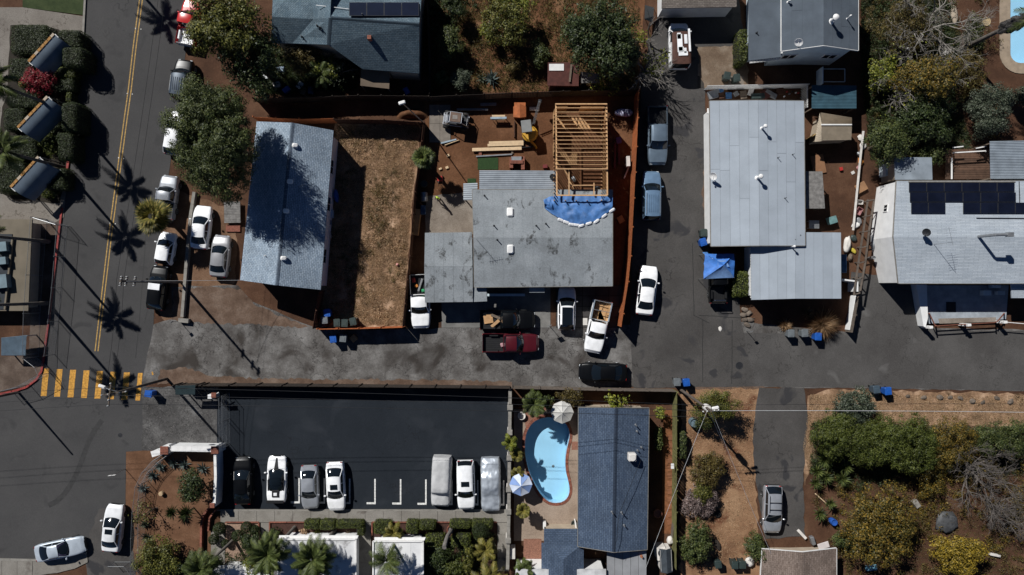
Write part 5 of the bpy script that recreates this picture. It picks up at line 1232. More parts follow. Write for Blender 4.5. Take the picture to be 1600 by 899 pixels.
def tree(name, label, cat, px, py, rx, ry, ht, leaf, lsize=.24, dens=1.0, trunk=True, bark=None, flat=.42, lob=6, rc=.5, low=0.0, group=None, asp=.5, twigs=0):
    SEED[0] += 1; rng = np.random.default_rng(SEED[0]); rr = random.Random(SEED[0])
    hc = ht*(.62 if trunk else .5); c = W(px, py, hc); k = S*(1-hc/H); Rx, Ry = rx*k, ry*k; Rz = min(ht*(.40 if trunk else .5), max(.35, (Rx+Ry)/2*(flat*2)))
    root = thing(name, label, cat, (c.x, c.y, 0), group)
    lobes = [(0, 0, ht-Rz*1.15 if trunk else ht-Rz, Rx*.72, Ry*.72, Rz)]
    for i in range(lob):
        a = 2*math.pi*i/lob+rr.uniform(-.4, .4); q = rr.uniform(.42, .62); s_ = rr.uniform(.36, .52)
        lobes.append((math.cos(a)*Rx*q, math.sin(a)*Ry*q, ht-Rz*rr.uniform(.8, 1.35), Rx*s_*rr.uniform(.8, 1.25), Ry*s_*rr.uniform(.8, 1.25), Rz*rr.uniform(.6, .9)))
    area = math.pi*Rx*Ry; rc = min(rc, max(.16, min(Rx, Ry)*.34)); n_cl = max(10, int(area/(rc*rc)*2.5*dens))
    per = max(8, int(3.2*rc*rc/(lsize*lsize*asp*.5)*.72))
    P, N = crown_pts(lobes, n_cl, per, rc, rng); P[:, 2] = np.maximum(P[:, 2], .05)
    v, f = leaf_quads(P, N, lsize*rng.uniform(.6, 1.3, len(P)), asp, rng)
    me = np_mesh('crown', v, f, leaf if not isinstance(leaf, str) else LM[leaf])
    if len(leaf) == 2 and False: pass
    o = bpy.data.objects.new('crown', me); col.objects.link(o); o.parent = root
    m = MB(); bm = bark or m_bark
    if trunk:
        r0 = max(.06, ht*.03); zt = ht-Rz*1.3
        mid = Vector((rr.uniform(-.2,.2), rr.uniform(-.2,.2), zt*.6)); top = Vector((rr.uniform(-.2,.2), rr.uniform(-.2,.2), zt))
        m.tube([(0,0,-.05), (0,0,.25), mid, top], [r0*1.5, r0*1.05, r0*.85, r0*.7], 8)
        for l in lobes[1:]:
            e = Vector(l[:3]); s0 = mid.lerp(top, rr.uniform(.3, 1)); md = s0.lerp(e, .5)+Vector((rr.uniform(-.2,.2), rr.uniform(-.2,.2), .15))
            m.tube([s0, md, e, e+Vector((0,0,l[5]*.6))], [r0*.5, r0*.36, r0*.22, r0*.08], 6)
    else:
        for l in lobes:
            e = Vector(l[:3]); m.tube([(rr.uniform(-.1,.1), rr.uniform(-.1,.1), -.03), e*.5, e], [.05, .035, .012], 5)
    m.build('trunk' if trunk else 'stem', bm, root).location = (0, 0, 0)
    tr = root.children[-1]
    tr.data.transform(Matrix.Translation(Vector((c.x, c.y, 0))))  # built around the origin: bring back to the root frame
    return root
def branch_tree(name, label, cat, px, py, ht, spread, depth, seed, mat=None, lean=(0, 0), leaf=None, lsize=.18, nleaf=0):
    rr = random.Random(seed); c = W(px, py); root = thing(name, label, cat, c); m = MB(); tips = []
    def grow(p, d, L, r_, dep):
        q = p+d*L*.5+Vector((rr.uniform(-1,1), rr.uniform(-1,1), rr.uniform(-.5,1)))*L*.07; e = p+d*L
        m.tube([p, q, e], [r_, r_*.85, r_*.68], 6 if dep > 2 else 4)
        if dep <= 0: tips.append(e); return
        for _ in range(rr.choice((2, 3, 3))):
            nd = (d+Vector((rr.uniform(-1,1), rr.uniform(-1,1), rr.uniform(-.5,.6)))*spread).normalized()
            grow(e if rr.random() < .6 else q, nd, L*rr.uniform(.62, .85), r_*.62, dep-1)
    d0 = Vector((lean[0], lean[1], 1)).normalized()
    tk = c+d0*ht*.16; m.tube([c-Vector((0,0,.05)), tk], [ht*.03+.04, ht*.026+.03], 8)
    for i in range(5 if depth > 4 else 3):
        a = 2*math.pi*i/(5 if depth > 4 else 3)+rr.uniform(-.4,.4); grow(tk, (d0*.75+Vector((math.cos(a), math.sin(a), .15))*min(1.0, spread)).normalized(), ht*.27, ht*.014+.02, depth-1)
    m.build('branches', mat or m_twig, root)
    if leaf:
        rng = np.random.default_rng(seed); ti = [tips[rr.randrange(len(tips))] for _ in range(nleaf)]
        P = np.array([tuple(t-c) for t in ti])+rng.normal(size=(nleaf, 3))*.28; N = rng.normal(size=(nleaf, 3))+np.array([0,0,.8]); N /= np.linalg.norm(N, axis=1, keepdims=True)
        v, f = leaf_quads(P, N, lsize*rng.uniform(.6, 1.3, nleaf), .5, rng); o = bpy.data.objects.new('crown', np_mesh('crown', v, f, LM[leaf])); col.objects.link(o); o.parent = root
    return root
def hedge(label, x0, y0, x1, y1, ht, leaf='he', rz=0.0, lsize=.10, name='hedge', cat='hedge', rnd_=.25, group=None):
    SEED[0] += 1; rng = np.random.default_rng(SEED[0])
    a, b = W(x0, y1, ht), W(x1, y0, ht); sx, sy = b.x-a.x, b.y-a.y; c = ((a.x+b.x)/2, (a.y+b.y)/2, 0)
    root = thing(name, label, cat, c, group)
    n = int((sx*sy+ht*(sx+sy)*1.2)/(lsize*lsize)*2.6); P = []; N = []
    pt = rng.random(n)*(sx*sy+2*ht*(sx+sy)*.6)
    u = rng.uniform(-1, 1, (n, 2)); top = pt < sx*sy
    # rounded-box surface
    d = rng.uniform(-1, 1, (n, 3)); d[:, 2] = np.abs(d[:, 2])
    ax = np.where(top, 2, rng.integers(0, 2, n)); 
    for i in range(n):
        if ax[i] == 2: d[i, 2] = 1
        else: d[i, ax[i]] = math.copysign(1, d[i, ax[i]])
    p4 = (np.abs(d)**7).sum(1)**(1/7); d = d/p4[:, None]
    half = np.array([sx/2, sy/2, ht])
    wob = 1+.05*np.array([mnoise.noise(Vector((q[0]*sx*1.1+SEED[0], q[1]*sy*1.1, q[2]*2))) for q in d])
    P = d*half*wob[:, None]+rng.normal(size=(n, 3))*lsize*.28; P[:, 2] = np.maximum(P[:, 2], .03)
    N = np.sign(d)*np.abs(d)**4+rng.normal(size=(n, 3))*.5+np.array([0,0,.2]); N /= np.linalg.norm(N, axis=1, keepdims=True)
    cr, sr = math.cos(rz), math.sin(rz); Rm = np.array([[cr,-sr,0],[sr,cr,0],[0,0,1]]); P = P@Rm.T; N = N@Rm.T
    v, f = leaf_quads(P, N, lsize*rng.uniform(.6, 1.4, n), .6, rng)
    o = bpy.data.objects.new('foliage', np_mesh('foliage', v, f, LM[leaf])); col.objects.link(o); o.parent = root
    core = MB().cbox((c[0], c[1], ht*.46), sx*.9, sy*.9, ht*.88, rz, min(sx, sy)*.12); core.build('branches', M('hedge_core', (.012,.014,.006), .3, 6, 1, .3), root)
    return root
def ball(label, px, py, r, ht, leaf='he', lsize=.09, cat='topiary', name='topiary_ball'):
    SEED[0] += 1; rng = np.random.default_rng(SEED[0]); rm = r*S; c = W(px, py, ht-rm); root = thing(name, label, cat, (c.x, c.y, 0))
    n = int(4*math.pi*rm*rm/(lsize*lsize)*4.5); d = rng.normal(size=(n, 3)); d /= np.linalg.norm(d, axis=1, keepdims=True)
    P = d*rm*rng.uniform(.88, 1.04, n)[:, None]+np.array([0, 0, ht-rm]); N = d+rng.normal(size=(n, 3))*.5; N /= np.linalg.norm(N, axis=1, keepdims=True)
    v, f = leaf_quads(P, N, lsize*rng.uniform(.6, 1.4, n), .6, rng); o = bpy.data.objects.new('crown', np_mesh('crown', v, f, LM[leaf])); col.objects.link(o); o.parent = root
    MB().tube([(c.x, c.y, 0), (c.x, c.y, ht-rm)], .05, 6).build('trunk', m_bark, root); return root
# --- palms: each frond its own part
def frond_mesh(name, L, droop, mat, leaflets=26, wid=.42, seed=0, width_leaf=.035):
    rr = random.Random(seed); V_, F_ = [], []
    def rach(t): return Vector((L*(t-.10*t*t), 0, L*(.42*t-droop*t*t)))
    pts = [rach(i/8) for i in range(9)]; m = MB().tube(pts, [.03*(1-.8*i/8) for i in range(9)], 4)
    for i in range(leaflets):
        t = .14+.86*i/(leaflets-1); p = rach(t); d = (rach(min(1, t+.02))-rach(t-.02)).normalized(); ln = wid*(.35+.65*math.sin(math.pi*min(1, t*.92+.06)))*rr.uniform(.85, 1.1)
        for s_ in (-1, 1):
            dr = (Vector((0, s_, 0))+d*.75+Vector((0, 0, -.25+rr.uniform(-.15, .15)))).normalized()
            n_ = d.cross(dr).normalized(); w = width_leaf
            m.add([p-d*w, p+d*w, p+dr*ln*.6+d*w*.8, p+dr*ln+Vector((0,0,-.12*ln)), p+dr*ln*.6-d*w*.8], [(0,1,2,3,4) if s_ > 0 else (4,3,2,1,0)])
    me = bpy.data.meshes.new(name); me.from_pydata([tuple(v) for v in m.v], [], m.f); me.materials.append(mat); me.update(); return me
def fan_mesh(name, L, mat, seed=0):
    rr = random.Random(seed); m = MB(); st = L*.5
    m.tube([(0,0,0), (st*.5,0,.12*L), (st,0,.15*L)], [.022,.016,.012], 4); c = Vector((st,0,.15*L))
    for i in range(17):
        a = R(-118+236*i/16); d = Vector((math.cos(a), math.sin(a), .12)); sd = Vector((-math.sin(a), math.cos(a), 0)); ln = L*.52*(1-.22*abs(a)/2.1)*rr.uniform(.9, 1.08)
        m.add([c, c+d*ln*.55+sd*ln*.085, c+d*ln+Vector((0,0,-.16*ln)), c+d*ln*.55-sd*ln*.085], [(0,1,2,3)])
    me = bpy.data.meshes.new(name); me.from_pydata([tuple(v) for v in m.v], [], m.f); me.materials.append(mat); me.update(); return me
FR = {}
def fr(kind, L, mat):
    k = (kind, round(L, 1), mat)
    if k not in FR:
        FR[k] = [frond_mesh('frond', L, d, LM[mat], 30 if L > 2 else 20, .20*L+.18, i) for i, d in enumerate((.35, .62, .9))] if kind == 'feather' else [fan_mesh('frond', L, LM[mat], i) for i in range(3)]
    return FR[k]
def palm(label, px, py, ht, L, mat='pm', nf=24, kind='feather', lean=(0, 0), tr=.14, skirt=0, base=None, trunkm=None):
    SEED[0] += 1; rr = random.Random(SEED[0])
    b = W(px, py) if base is None else W(*base); root = thing('palm_tree', label, 'palm', b)
    top = Vector((b.x+lean[0], b.y+lean[1], ht)); n = max(4, int(ht*1.6)); pts = []; rad = []
    for i in range(n+1):
        t = i/n; p = Vector((b.x, b.y, 0)).lerp(top, t)+Vector((lean[0], lean[1], 0))*(t*t-t)*.5; pts.append(p); rad.append(tr*(1.35-.45*t if t > .08 else 1.75)*(1+.05*(i % 2)))
    pts[0].z = -.05
    MB().tube(pts, rad, 9).build('trunk', trunkm or m_palmt, root, True, 70)
    ms = fr(kind, L, mat); loc = top-b
    for i in range(nf):
        t = i/nf; el = R(68-88*t) if kind == 'feather' else R(75-100*t); a = i*2.39996+rr.uniform(-.2, .2)
        share('frond', ms[min(2, int(t*3))], root, loc, (0, -el*.55 if kind == 'feather' else -el*.8, a), (rr.uniform(.85, 1.08),)*3)
    for i in range(skirt):
        a = i*2.39996; share('dead_frond', fr('feather', L*.55, 'gr')[0], root, loc-Vector((0,0,2.9*i/skirt))-Vector((lean[0], lean[1], 0))*.4*i/skirt, (0, R(48+34*rr.random()), a), (rr.uniform(.8, 1.1),)*3)
    return root
def rosette(name, label, cat, px, py, r, n, mat, ht=.5, w=.05, h0=0.0, stem=0.0, group=None):
    SEED[0] += 1; rr = random.Random(SEED[0]); c = W(px, py, h0+stem); b = Vector((c.x, c.y, 0)); root = thing(name, label, cat, b, group); m = MB(); L = r*S
    for i in range(n):
        t = i/n; a = i*2.39996; el = R(82-75*t)+rr.uniform(-.1, .1); ln = L*rr.uniform(.8, 1.1)
        d = Vector((math.cos(a)*math.cos(el), math.sin(a)*math.cos(el), math.sin(el))); s_ = Vector((-math.sin(a), math.cos(a), 0))*w; p = Vector((b.x, b.y, stem+.05))
        e = p+d*ln-Vector((0,0,.12*ln*math.cos(el))); q = p+d*ln*.5
        m.add([p-s_*.6, p+s_*.6, q+s_, e, q-s_], [(0,1,2,3,4)])
    m.build('leaves', LM[mat], root)
    if stem > .1: MB().tube([(b.x,b.y,-.05), (b.x,b.y,stem+.1)], .07, 7).build('trunk', m_bark, root)
    return root

T = tree
# street trees and the block at the top
T('street_tree', 'large dark olive tree at the top beside the red pickup', 'tree', 358, 48, 62, 60, 9.5, 'ol', .26, 1.0, lob=8, rc=.6)
T('street_tree', 'very large feathery green tree shading the shingle house', 'tree', 338, 218, 64, 94, 12.5, 'md', .2, 2.1, lob=10, rc=.5, asp=.35, flat=.5)
T('tree', 'dark tree filling the corner left of the slate blue roof', 'tree', 398, 98, 44, 62, 8.0, 'dk', .26, .8)
T('shrub', 'brown tinged shrub below the slate blue roof', 'shrub', 470, 92, 32, 24, 3.4, 'br', .16, .9)
branch_tree('bare_shrub', 'leafless grey shrub beside the brown awning', 'shrub', 535, 118, 3.4, .6, 4, 12, m_barkg, leaf='gg', nleaf=500, lsize=.14)
T('shrub', 'pale green broad leaved plant in front of the leafless grey shrub', 'shrub', 512, 108, 22, 24, 3.0, 'li', .2, .35, rc=.35)
palm('small banana palm below the slate blue roof', 511, 128, 2.2, 1.5, 'pm', 12)
T('shrub', 'round green shrub at top edge right of the slate blue house', 'shrub', 708, 12, 19, 20, 3.0, 'dk', .18, .9, rc=.35)
T('shrub', 'round green citrus tree on the slope beside the slate blue house', 'tree', 703, 66, 23, 24, 2.8, 'md', .18, .9, rc=.35)
T('shrub', 'tiny green bush at the fence corner of the slope', 'bush', 690, 124, 11, 13, 1.6, 'md', .14, .9, trunk=False)
T('shrub', 'feathery pale green bush near the fence on the slope', 'bush', 722, 126, 17, 17, 2.0, 'gg', .13, 1.0, trunk=False, rc=.3)
T('tree', 'wide mixed olive tree with yellow top at the upper slope', 'tree', 788, 34, 42, 38, 4.6, 'ol', .2, .8)
T('shrub', 'bright yellow green shrub at the top edge on the slope', 'shrub', 802, 8, 32, 14, 3.6, 'li', .2, .7)
T('shrub', 'yellow green sprout left of the wide mixed olive tree', 'shrub', 762, 52, 12, 16, 2.4, 'li', .18, .6, trunk=False)
T('shrub', 'small round dark citrus in the middle of the slope', 'tree', 845, 84, 15, 22, 1.9, 'md', .17, 1.0, rc=.3)
T('shrub', 'sparse olive grass clump near the bottom of the slope', 'shrub', 804, 104, 13, 14, 1.3, 'br', .12, .7, trunk=False)
rosette('cactus', 'spreading grey cactus on the slope above the fence', 'cactus', 768, 124, 18, 26, 'ag', w=.09)
rosette('cactus', 'small grey cactus left of the spreading cactus', 'cactus', 752, 124, 11, 16, 'gg', w=.08)
T('tree', 'massive dark green tree beside the lane at the top', 'tree', 938, 60, 66, 60, 7.0, 'dk', .24, 1.25, lob=9, rc=.55, flat=.5)
T('tree', 'small dark tree growing against the red brown shack', 'tree', 975, 92, 26, 26, 5.0, 'dk', .22, .9)
for i, (px, py, n_, lb) in enumerate(((985,62,500,'yellow green leafed branch reaching over the lane by the massive tree'),(945,132,600,'lime leafed shrub sprawling over the fence below the massive tree'),(1022,98,360,'sparse lime sapling leaning into the lane'))):
    branch_tree('sapling', lb, 'sapling', px-4, py+6, 3.2, .7, 3, 40+i, m_barkg, leaf='li', nleaf=n_, lsize=.26)
branch_tree('bare_tree', 'bare grey branched tree casting thin shadows across the lane', 'tree', 1004, 118, 5.5, .62, 5, 51, m_barkg)
branch_tree('bare_tree', 'bare twiggy tree on the lane edge below the top corner', 'tree', 1012, 66, 4.5, .6, 4, 52, m_barkg)
# top right garden
branch_tree('bare_tree', 'large leafless tree with long pale branches at upper right', 'tree', 1428, 66, 7.0, 1.0, 7, 61, m_twig, lean=(.3, .6), leaf='br', nleaf=500, lsize=.14)
branch_tree('bare_tree', 'leafless pale limbed tree over the yellow green tree at upper right', 'tree', 1424, 136, 6.6, 1.0, 6, 63, m_twig, lean=(-.6, .2), leaf='li', nleaf=500, lsize=.2)
T('tree', 'dusky thicket tree behind the large leafless tree', 'tree', 1412, 44, 62, 44, 3.6, 'br', .15, .3)
T('tree', 'yellow green fruit tree in the middle of the upper right garden', 'tree', 1448, 122, 56, 38, 6.0, 'yo', .2, .95)
T('shrub', 'lime green shrub at the left rim of the upper right garden', 'shrub', 1378, 116, 26, 26, 3.2, 'li', .2, .5)
T('tree', 'dark green tree standing next to the white rail strip', 'tree', 1386, 222, 33, 40, 5.2, 'md', .18, .9)
T('tree', 'dark shaded tree in the middle of the upper right garden', 'tree', 1440, 190, 46, 40, 4.6, 'dk', .2, .9)
T('shrub', 'dark bush touching the small grey lean-to roof', 'bush', 1452, 244, 26, 18, 2.6, 'md', .18, .9)
T('shrub', 'mixed olive bush left of the rounded pool deck', 'bush', 1514, 116, 26, 40, 3.4, 'br', .18, .7)
T('shrub', 'feathery grey green bush below the rounded pool deck', 'bush', 1543, 172, 32, 44, 4.2, 'gg', .15, 1.0)
T('shrub', 'green creeper patch near the base of the tall palm', 'bush', 1522, 52, 16, 28, 1.6, 'md', .16, .9, trunk=False)
T('shrub', 'small bush at the right edge by the metal patio roof', 'bush', 1596, 150, 12, 18, 1.6, 'gg', .15, .8, trunk=False)
# tall palm top right: base to crown
tp = palm('tall palm with shaggy grey skirt leaning over the right pool', 1500, 78, 9.2, 2.0, 'pm', 14, base=(1500,78), lean=(.5,-.1), tr=.17, skirt=130)
# left hedges
hedge('large clipped dark hedge block beside the top shelter', 14, 37, 76, 86, 1.5)
hedge('small clipped dark hedge between the path and the red bougainvillea', 12, 90, 50, 126, 1.3)
hedge('clipped dark hedge between the top shelter and the street', 88, 45, 124, 76, 2.0)
hedge('clipped dark hedge block left of the middle shelter', 9, 140, 60, 168, 1.3)
hedge('small square clipped hedge at the path by the middle shelter', 3, 168, 38, 204, 1.3)
hedge('clipped hedge block between the middle and lowest shelters', 0, 211, 56, 248, 1.3)
hedge('clipped hedge at the left edge by the lowest shelter', -10, 252, 38, 302, 1.3)
hedge('bright green clipped hedge beside the top shelter', 83, 104, 116, 122, 1.3, 'hl')
hedge('dark clipped mound below the bright green hedge', 84, 122, 114, 142, 1.3)
hedge('small bright green hedge strip beside the middle shelter', 102, 144, 110, 158, 1.2, 'hl')
T('shrub', 'light green shrub between the middle shelter and the kerb', 'shrub', 80, 225, 14, 20, 1.4, 'hl', .15, 1.0, trunk=False, rc=.3)
ball('dark round bush next to the light green shrub by the kerb', 97, 213, 12, 1.5, lsize=.1, cat='bush', name='round_bush')
T('shrub', 'light green low shrub below the lowest shelter', 'shrub', 77, 303, 16, 8, 1.1, 'hl', .14, 1.0, trunk=False, rc=.25)
hedge('dark hedge mass shading the kerb beside the top shelter', 94, 72, 127, 104, 2.6)
hedge('dark hedge along the kerb beside the middle shelter', 94, 158, 117, 204, 2.6)
T('bougainvillea', 'red flowering bougainvillea between the two upper shelters', 'bougainvillea', 62, 124, 26, 24, 2.6, 'rd', .17, .75, trunk=False, rc=.35)
T('shrub', 'yellow green fringe under the red bougainvillea', 'shrub', 48, 133, 14, 8, 1.9, 'ol', .16, .7, trunk=False)
hedge('dark hedge along the kerb between the middle and lowest shelters', 88, 206, 112, 250, 2.2)
hedge('dark hedge behind the lowest shelter next to the red kerb', 62, 262, 102, 296, 1.6)
hedge('dark clipped hedge behind the top shelter', 60, 76, 92, 104, 1.3)
hedge('dark clipped hedge behind the middle shelter', 56, 176, 92, 206, 1.3)
# street palms on the left kerb (their shadows cross the road)
SP = [('tall street palm throwing its shadow past the topmost shelter', 104, 172, 8.6), ('tall street palm beside the red kerb by the lowest shelter', 105, 262, 7.8), ('tall street palm beside the tan building corner', 82, 378, 8.5), ('tall street palm at the left corner fence nearest the crosswalk', 80, 474, 9.0), ('tall street palm above the top edge with shadow on the road', 160, -86, 8.6)]
for lb, x, y, h_ in SP: palm(lb, x-5, y, h_+.2, 2.2, 'pm', 13, base=(x-5, y), tr=.13)
palm('low bushy palm between two cars parked on the street', 267, 344, 3.0, 1.9, 'py', 34, 'fan', tr=.2)
palm('green fan palm beside the yard fence above the clutter', 668, 257, 3.2, 1.25, 'pm', 34, 'fan', tr=.18)
# bottom left corner garden
T('tree', 'rounded tree in the corner garden with brown soil', 'tree', 300, 760, 24, 28, 3.4, 'dk', .2, .9)
rosette('yucca', 'dark spiky yucca left of the pair in the corner garden', 'yucca', 270, 800, 15, 60, 'he', w=.05, stem=.8)
rosette('yucca', 'dark spiky yucca right of the pair in the corner garden', 'yucca', 293, 800, 17, 70, 'he', w=.05, stem=1.3)
T('shrub', 'large olive green shrub at the foot of the corner garden', 'shrub', 250, 872, 36, 34, 3.0, 'ol', .2, 1.0)
T('tree', 'dark leafy tree in front of the corner path at the bottom edge', 'tree', 316, 882, 34, 22, 3.6, 'dk', .22, 1.0)
for i, (px, py, r_) in enumerate(((224,762,12),(240,742,13),(252,728,12),(272,723,12),(289,725,13),(318,731,13),(228,818,11),(230,838,11))):
    rosette('agave', ('agave %s along the curved fence' % ('first','second','third','fourth','fifth','sixth','seventh','eighth')[i]) if False else ['blue grey agave beside the long left side of the curved fence','blue grey agave where the fence starts to curve','blue grey agave in the middle of the fence curve','blue grey agave below the short white wall','blue grey agave below the long white wall','blue grey agave in the corner by the two white walls','dark agave near the parked saloon with sunroof','dark agave lowest along the curved fence'][i], 'agave', px, py, r_, 24, 'ag' if i < 6 else 'gg', w=.07)
branch_tree('sapling', 'leafy sapling leaning over the fence towards the parked saloon', 'sapling', 246, 794, 2.6, .55, 3, 71, m_bark, lean=(-.9, 0), leaf='ol', nleaf=350, lsize=.2)
for lb, px, py, r_, h_ in (('round topiary ball closest to the curved brick wall', 343, 826, 9.5, 1.5),('lower round topiary ball beside the corner path', 334, 843, 8, 1.2),('round topiary ball in the middle of the pink gravel bed', 371, 837, 8.5, 1.4),('round topiary ball at the upper edge of the gravel bed', 385, 824, 8.5, 1.4),('smaller topiary ball at the right end of the gravel bed', 398, 828, 7, 1.2),('smallest topiary ball low in the gravel bed', 352, 849, 6, .9)): ball(lb, px, py, r_, h_)
T('shrub', 'loose dark shrub right of the topiary balls', 'shrub', 392, 846, 16, 16, 1.9, 'dk', .18, .9, trunk=False)
# hedges and plants along the parking walk
for lb, a, b, c_, d_, h_, lf in (('clipped hedge cube second in the planter by the parking walk', 474, 815, 498, 828, 1.2, 'hl'),('clipped hedge cube beside the leaning palm trunk by the parking walk', 499, 815, 523, 829, 1.2, 'hl'),('long clipped hedge at the end of the first planter', 524, 816, 567, 827, 1.2, 'hl'),('clipped hedge turning the corner of the first planter', 558, 826, 568, 838, 1.2, 'hl'),
    ('clipped hedge at the start of the second planter', 583, 816, 611, 836, 1.2, 'hl'),('clipped hedge cube left of centre in the second planter', 634, 816, 653, 835, 1.3, 'hl'),('clipped hedge piece with sloping top in the second planter', 654, 816, 680, 829, 1.2, 'hl'),('longest clipped hedge facing the parking walk', 702, 815, 736, 827, 1.2, 'hl'),('rounded clipped hedge at the far end of the parking walk', 737, 815, 770, 828, 1.2, 'hl')): hedge(lb, a, b, c_, d_, h_, lf, lsize=.1)
ball('round clipped bush in the third planter by the parking walk', 751, 829, 13, 1.9, 'he', .1, 'bush', 'round_bush')
hedge('lime hedge behind the curved bare trunk', 664, 838, 694, 856, 1.4, 'hl', lsize=.13); hedge('lime hedge right of the curved bare trunk', 705, 838, 735, 856, 1.4, 'hl', lsize=.13)
T('shrub', 'dense dark shrub filling the third planter below the lime hedge', 'shrub', 682, 872, 22, 24, 2.2, 'dk', .18, 1.0, trunk=False)
T('shrub', 'olive shrub strip in the third planter', 'shrub', 732, 872, 10, 26, 2.0, 'ol', .16, .9, trunk=False)
T('shrub', 'bright green leafy shrub at the bottom edge of the third planter', 'shrub', 708, 890, 18, 16, 2.2, 'hl', .18, .9, trunk=False)
palm('short feathery palm in the third planter beside the round bush', 760, 846, 2.2, 1.3, 'py', 18)
palm('wide feathery palm at the bottom edge by the end walk', 768, 896, 2.6, 2.2, 'py', 18)
T('shrub', 'small olive plant at the left end of the first planter', 'shrub', 428, 831, 9, 9, .9, 'dk', .14, .9, trunk=False)
T('shrub', 'ginger coloured grass tuft in the first planter', 'shrub', 477, 831, 7, 7, .7, 'tn', .14, .8, trunk=False)
rosette('agave', 'orange tinged agave near the end of the first planter', 'agave', 545, 833, 7, 18, 'tn', w=.07)
rosette('agave', 'yellow striped agave between two hedge cubes in the first planter', 'agave', 497, 831, 9, 20, 'li', w=.05)
palm('palm leaning from the first planter over the left bungalow roof', 461, 824, 5.2, 2.1, 'pm', 34, base=(461,824), lean=(-.9,-.7), tr=.13)
palm('second palm leaning from the first planter over the bungalow roof', 523, 828, 5.0, 2.1, 'pm', 36, base=(523,828), lean=(-.7,-.9), tr=.13)
palm('palm leaning over the narrow bungalow roof', 627, 830, 5.0, 1.9, 'pm', 18, base=(627,830), lean=(-.5,-.9), tr=.12)
palm('small feathery palm rising from the second planter hedge', 620, 822, 1.9, 1.1, 'py', 16)
palm('palm above the gravel bed leaning towards the bottom left', 366, 843, 5.0, 2.0, 'pm', 32, base=(366,843), lean=(-1.1,-1.0), tr=.12)
T('shrub', 'lime leafed bush over the lowest white bungalow roof', 'shrub', 400, 880, 22, 14, 3.2, 'li', .18, .7)
cv = thing('dead_palm', 'thick curved bare palm trunk rising from a brick ring', 'tree trunk', W(705,828)); MB().tube([W(706,827,0), W(704,831,1.2), W(699,838,2.6), W(696,848,3.6), W(694,856,4.2)], [.3,.22,.18,.2,.22], 9).build('trunk', m_barkg, cv, True)
MB().lathe([(.5, 0), (.5, .2), (.4, .2), (.4, .08)], W(706,827), 14).build('brick_ring', m_brick, cv)
# pool garden
palm('feathery green palm behind the pool at the terrace corner', 833, 624, 2.6, 1.4, 'pm', 26); T('shrub', 'small green bush beside the palm at the terrace corner', 'bush', 853, 627, 12, 12, 1.8, 'md', .15, .9, trunk=False)
T('shrub', 'brown flecked bush behind the grey white parasol', 'bush', 892, 620, 24, 13, 2.2, 'br', .15, .9)
branch_tree('plumeria', 'plumeria with broad pale leaves above the charcoal roof', 'plumeria', 958, 628, 2.8, .7, 3, 81, m_barkg, leaf='li', nleaf=320, lsize=.34)
palm('small palm by the white wall left of the pool', 808, 705, 1.8, .75, 'py', 18); palm('lower small palm by the white wall left of the pool', 808, 734, 1.6, .7, 'py', 16)
palm('yellow green palm below the blue and white parasol', 817, 788, 2.0, .85, 'py', 26); palm('palm beside the red terrace strip at the bottom', 818, 876, 2.4, 1.1, 'pm', 20)
palm('slender palm sprouting on top of the parking wall', 797, 684, 2.4, .9, 'li', 9)
T('shrub', 'small round palm like shrub at the corner of the charcoal roof', 'shrub', 1031, 645, 9, 11, 1.8, 'li', .16, .8)
T('shrub', 'dark climbing shrub along the right wall of the charcoal roofed house', 'shrub', 1028, 685, 8, 26, 1.8, 'md', .17, .7, trunk=False)
hedge('narrow green hedge outside the mossy fence', 1062, 676, 1073, 718, 1.5, 'md', lsize=.14)
hedge('narrow clipped hedge against the left wall of the grey roofed house', 1157, 44, 1169, 96, 2.4, 'hl', lsize=.13)
# centre garden
T('tree', 'light feathery tree with street lamp beside it', 'tree', 1122, 632, 38, 28, 4.2, 'ol', .15, .7, asp=.35)
T('shrub', 'green bush at the foot of the feathery tree', 'bush', 1100, 658, 18, 14, 2.2, 'md', .15, .7, trunk=False)
T('shrub', 'dark bush with yellow rosettes in the centre garden', 'bush', 1104, 734, 31, 30, 2.2, 'br', .17, 1.0, trunk=False, rc=.3); T('shrub', 'lime bush in front of the yellow rosette bush', 'bush', 1098, 766, 17, 20, 2.2, 'ol', .15, 1.0, trunk=False, rc=.3)
T('shrub', 'pink grey succulent bush in the centre garden', 'bush', 1094, 784, 32, 24, 1.6, 'pk', .17, 1.0, trunk=False, rc=.3)
T('shrub', 'big glossy green bush at the lower fence of the centre garden', 'bush', 1086, 850, 27, 36, 2.6, 'md', .19, 1.15, trunk=False, rc=.35)
T('shrub', 'round green shrub beside the outbuilding roof', 'shrub', 1181, 853, 21, 22, 2.6, 'md', .17, 1.0, rc=.35)
hedge('small square green hedge beside the canopy tent', 1147, 424, 1171, 464, 1.5, 'hl', lsize=.13)
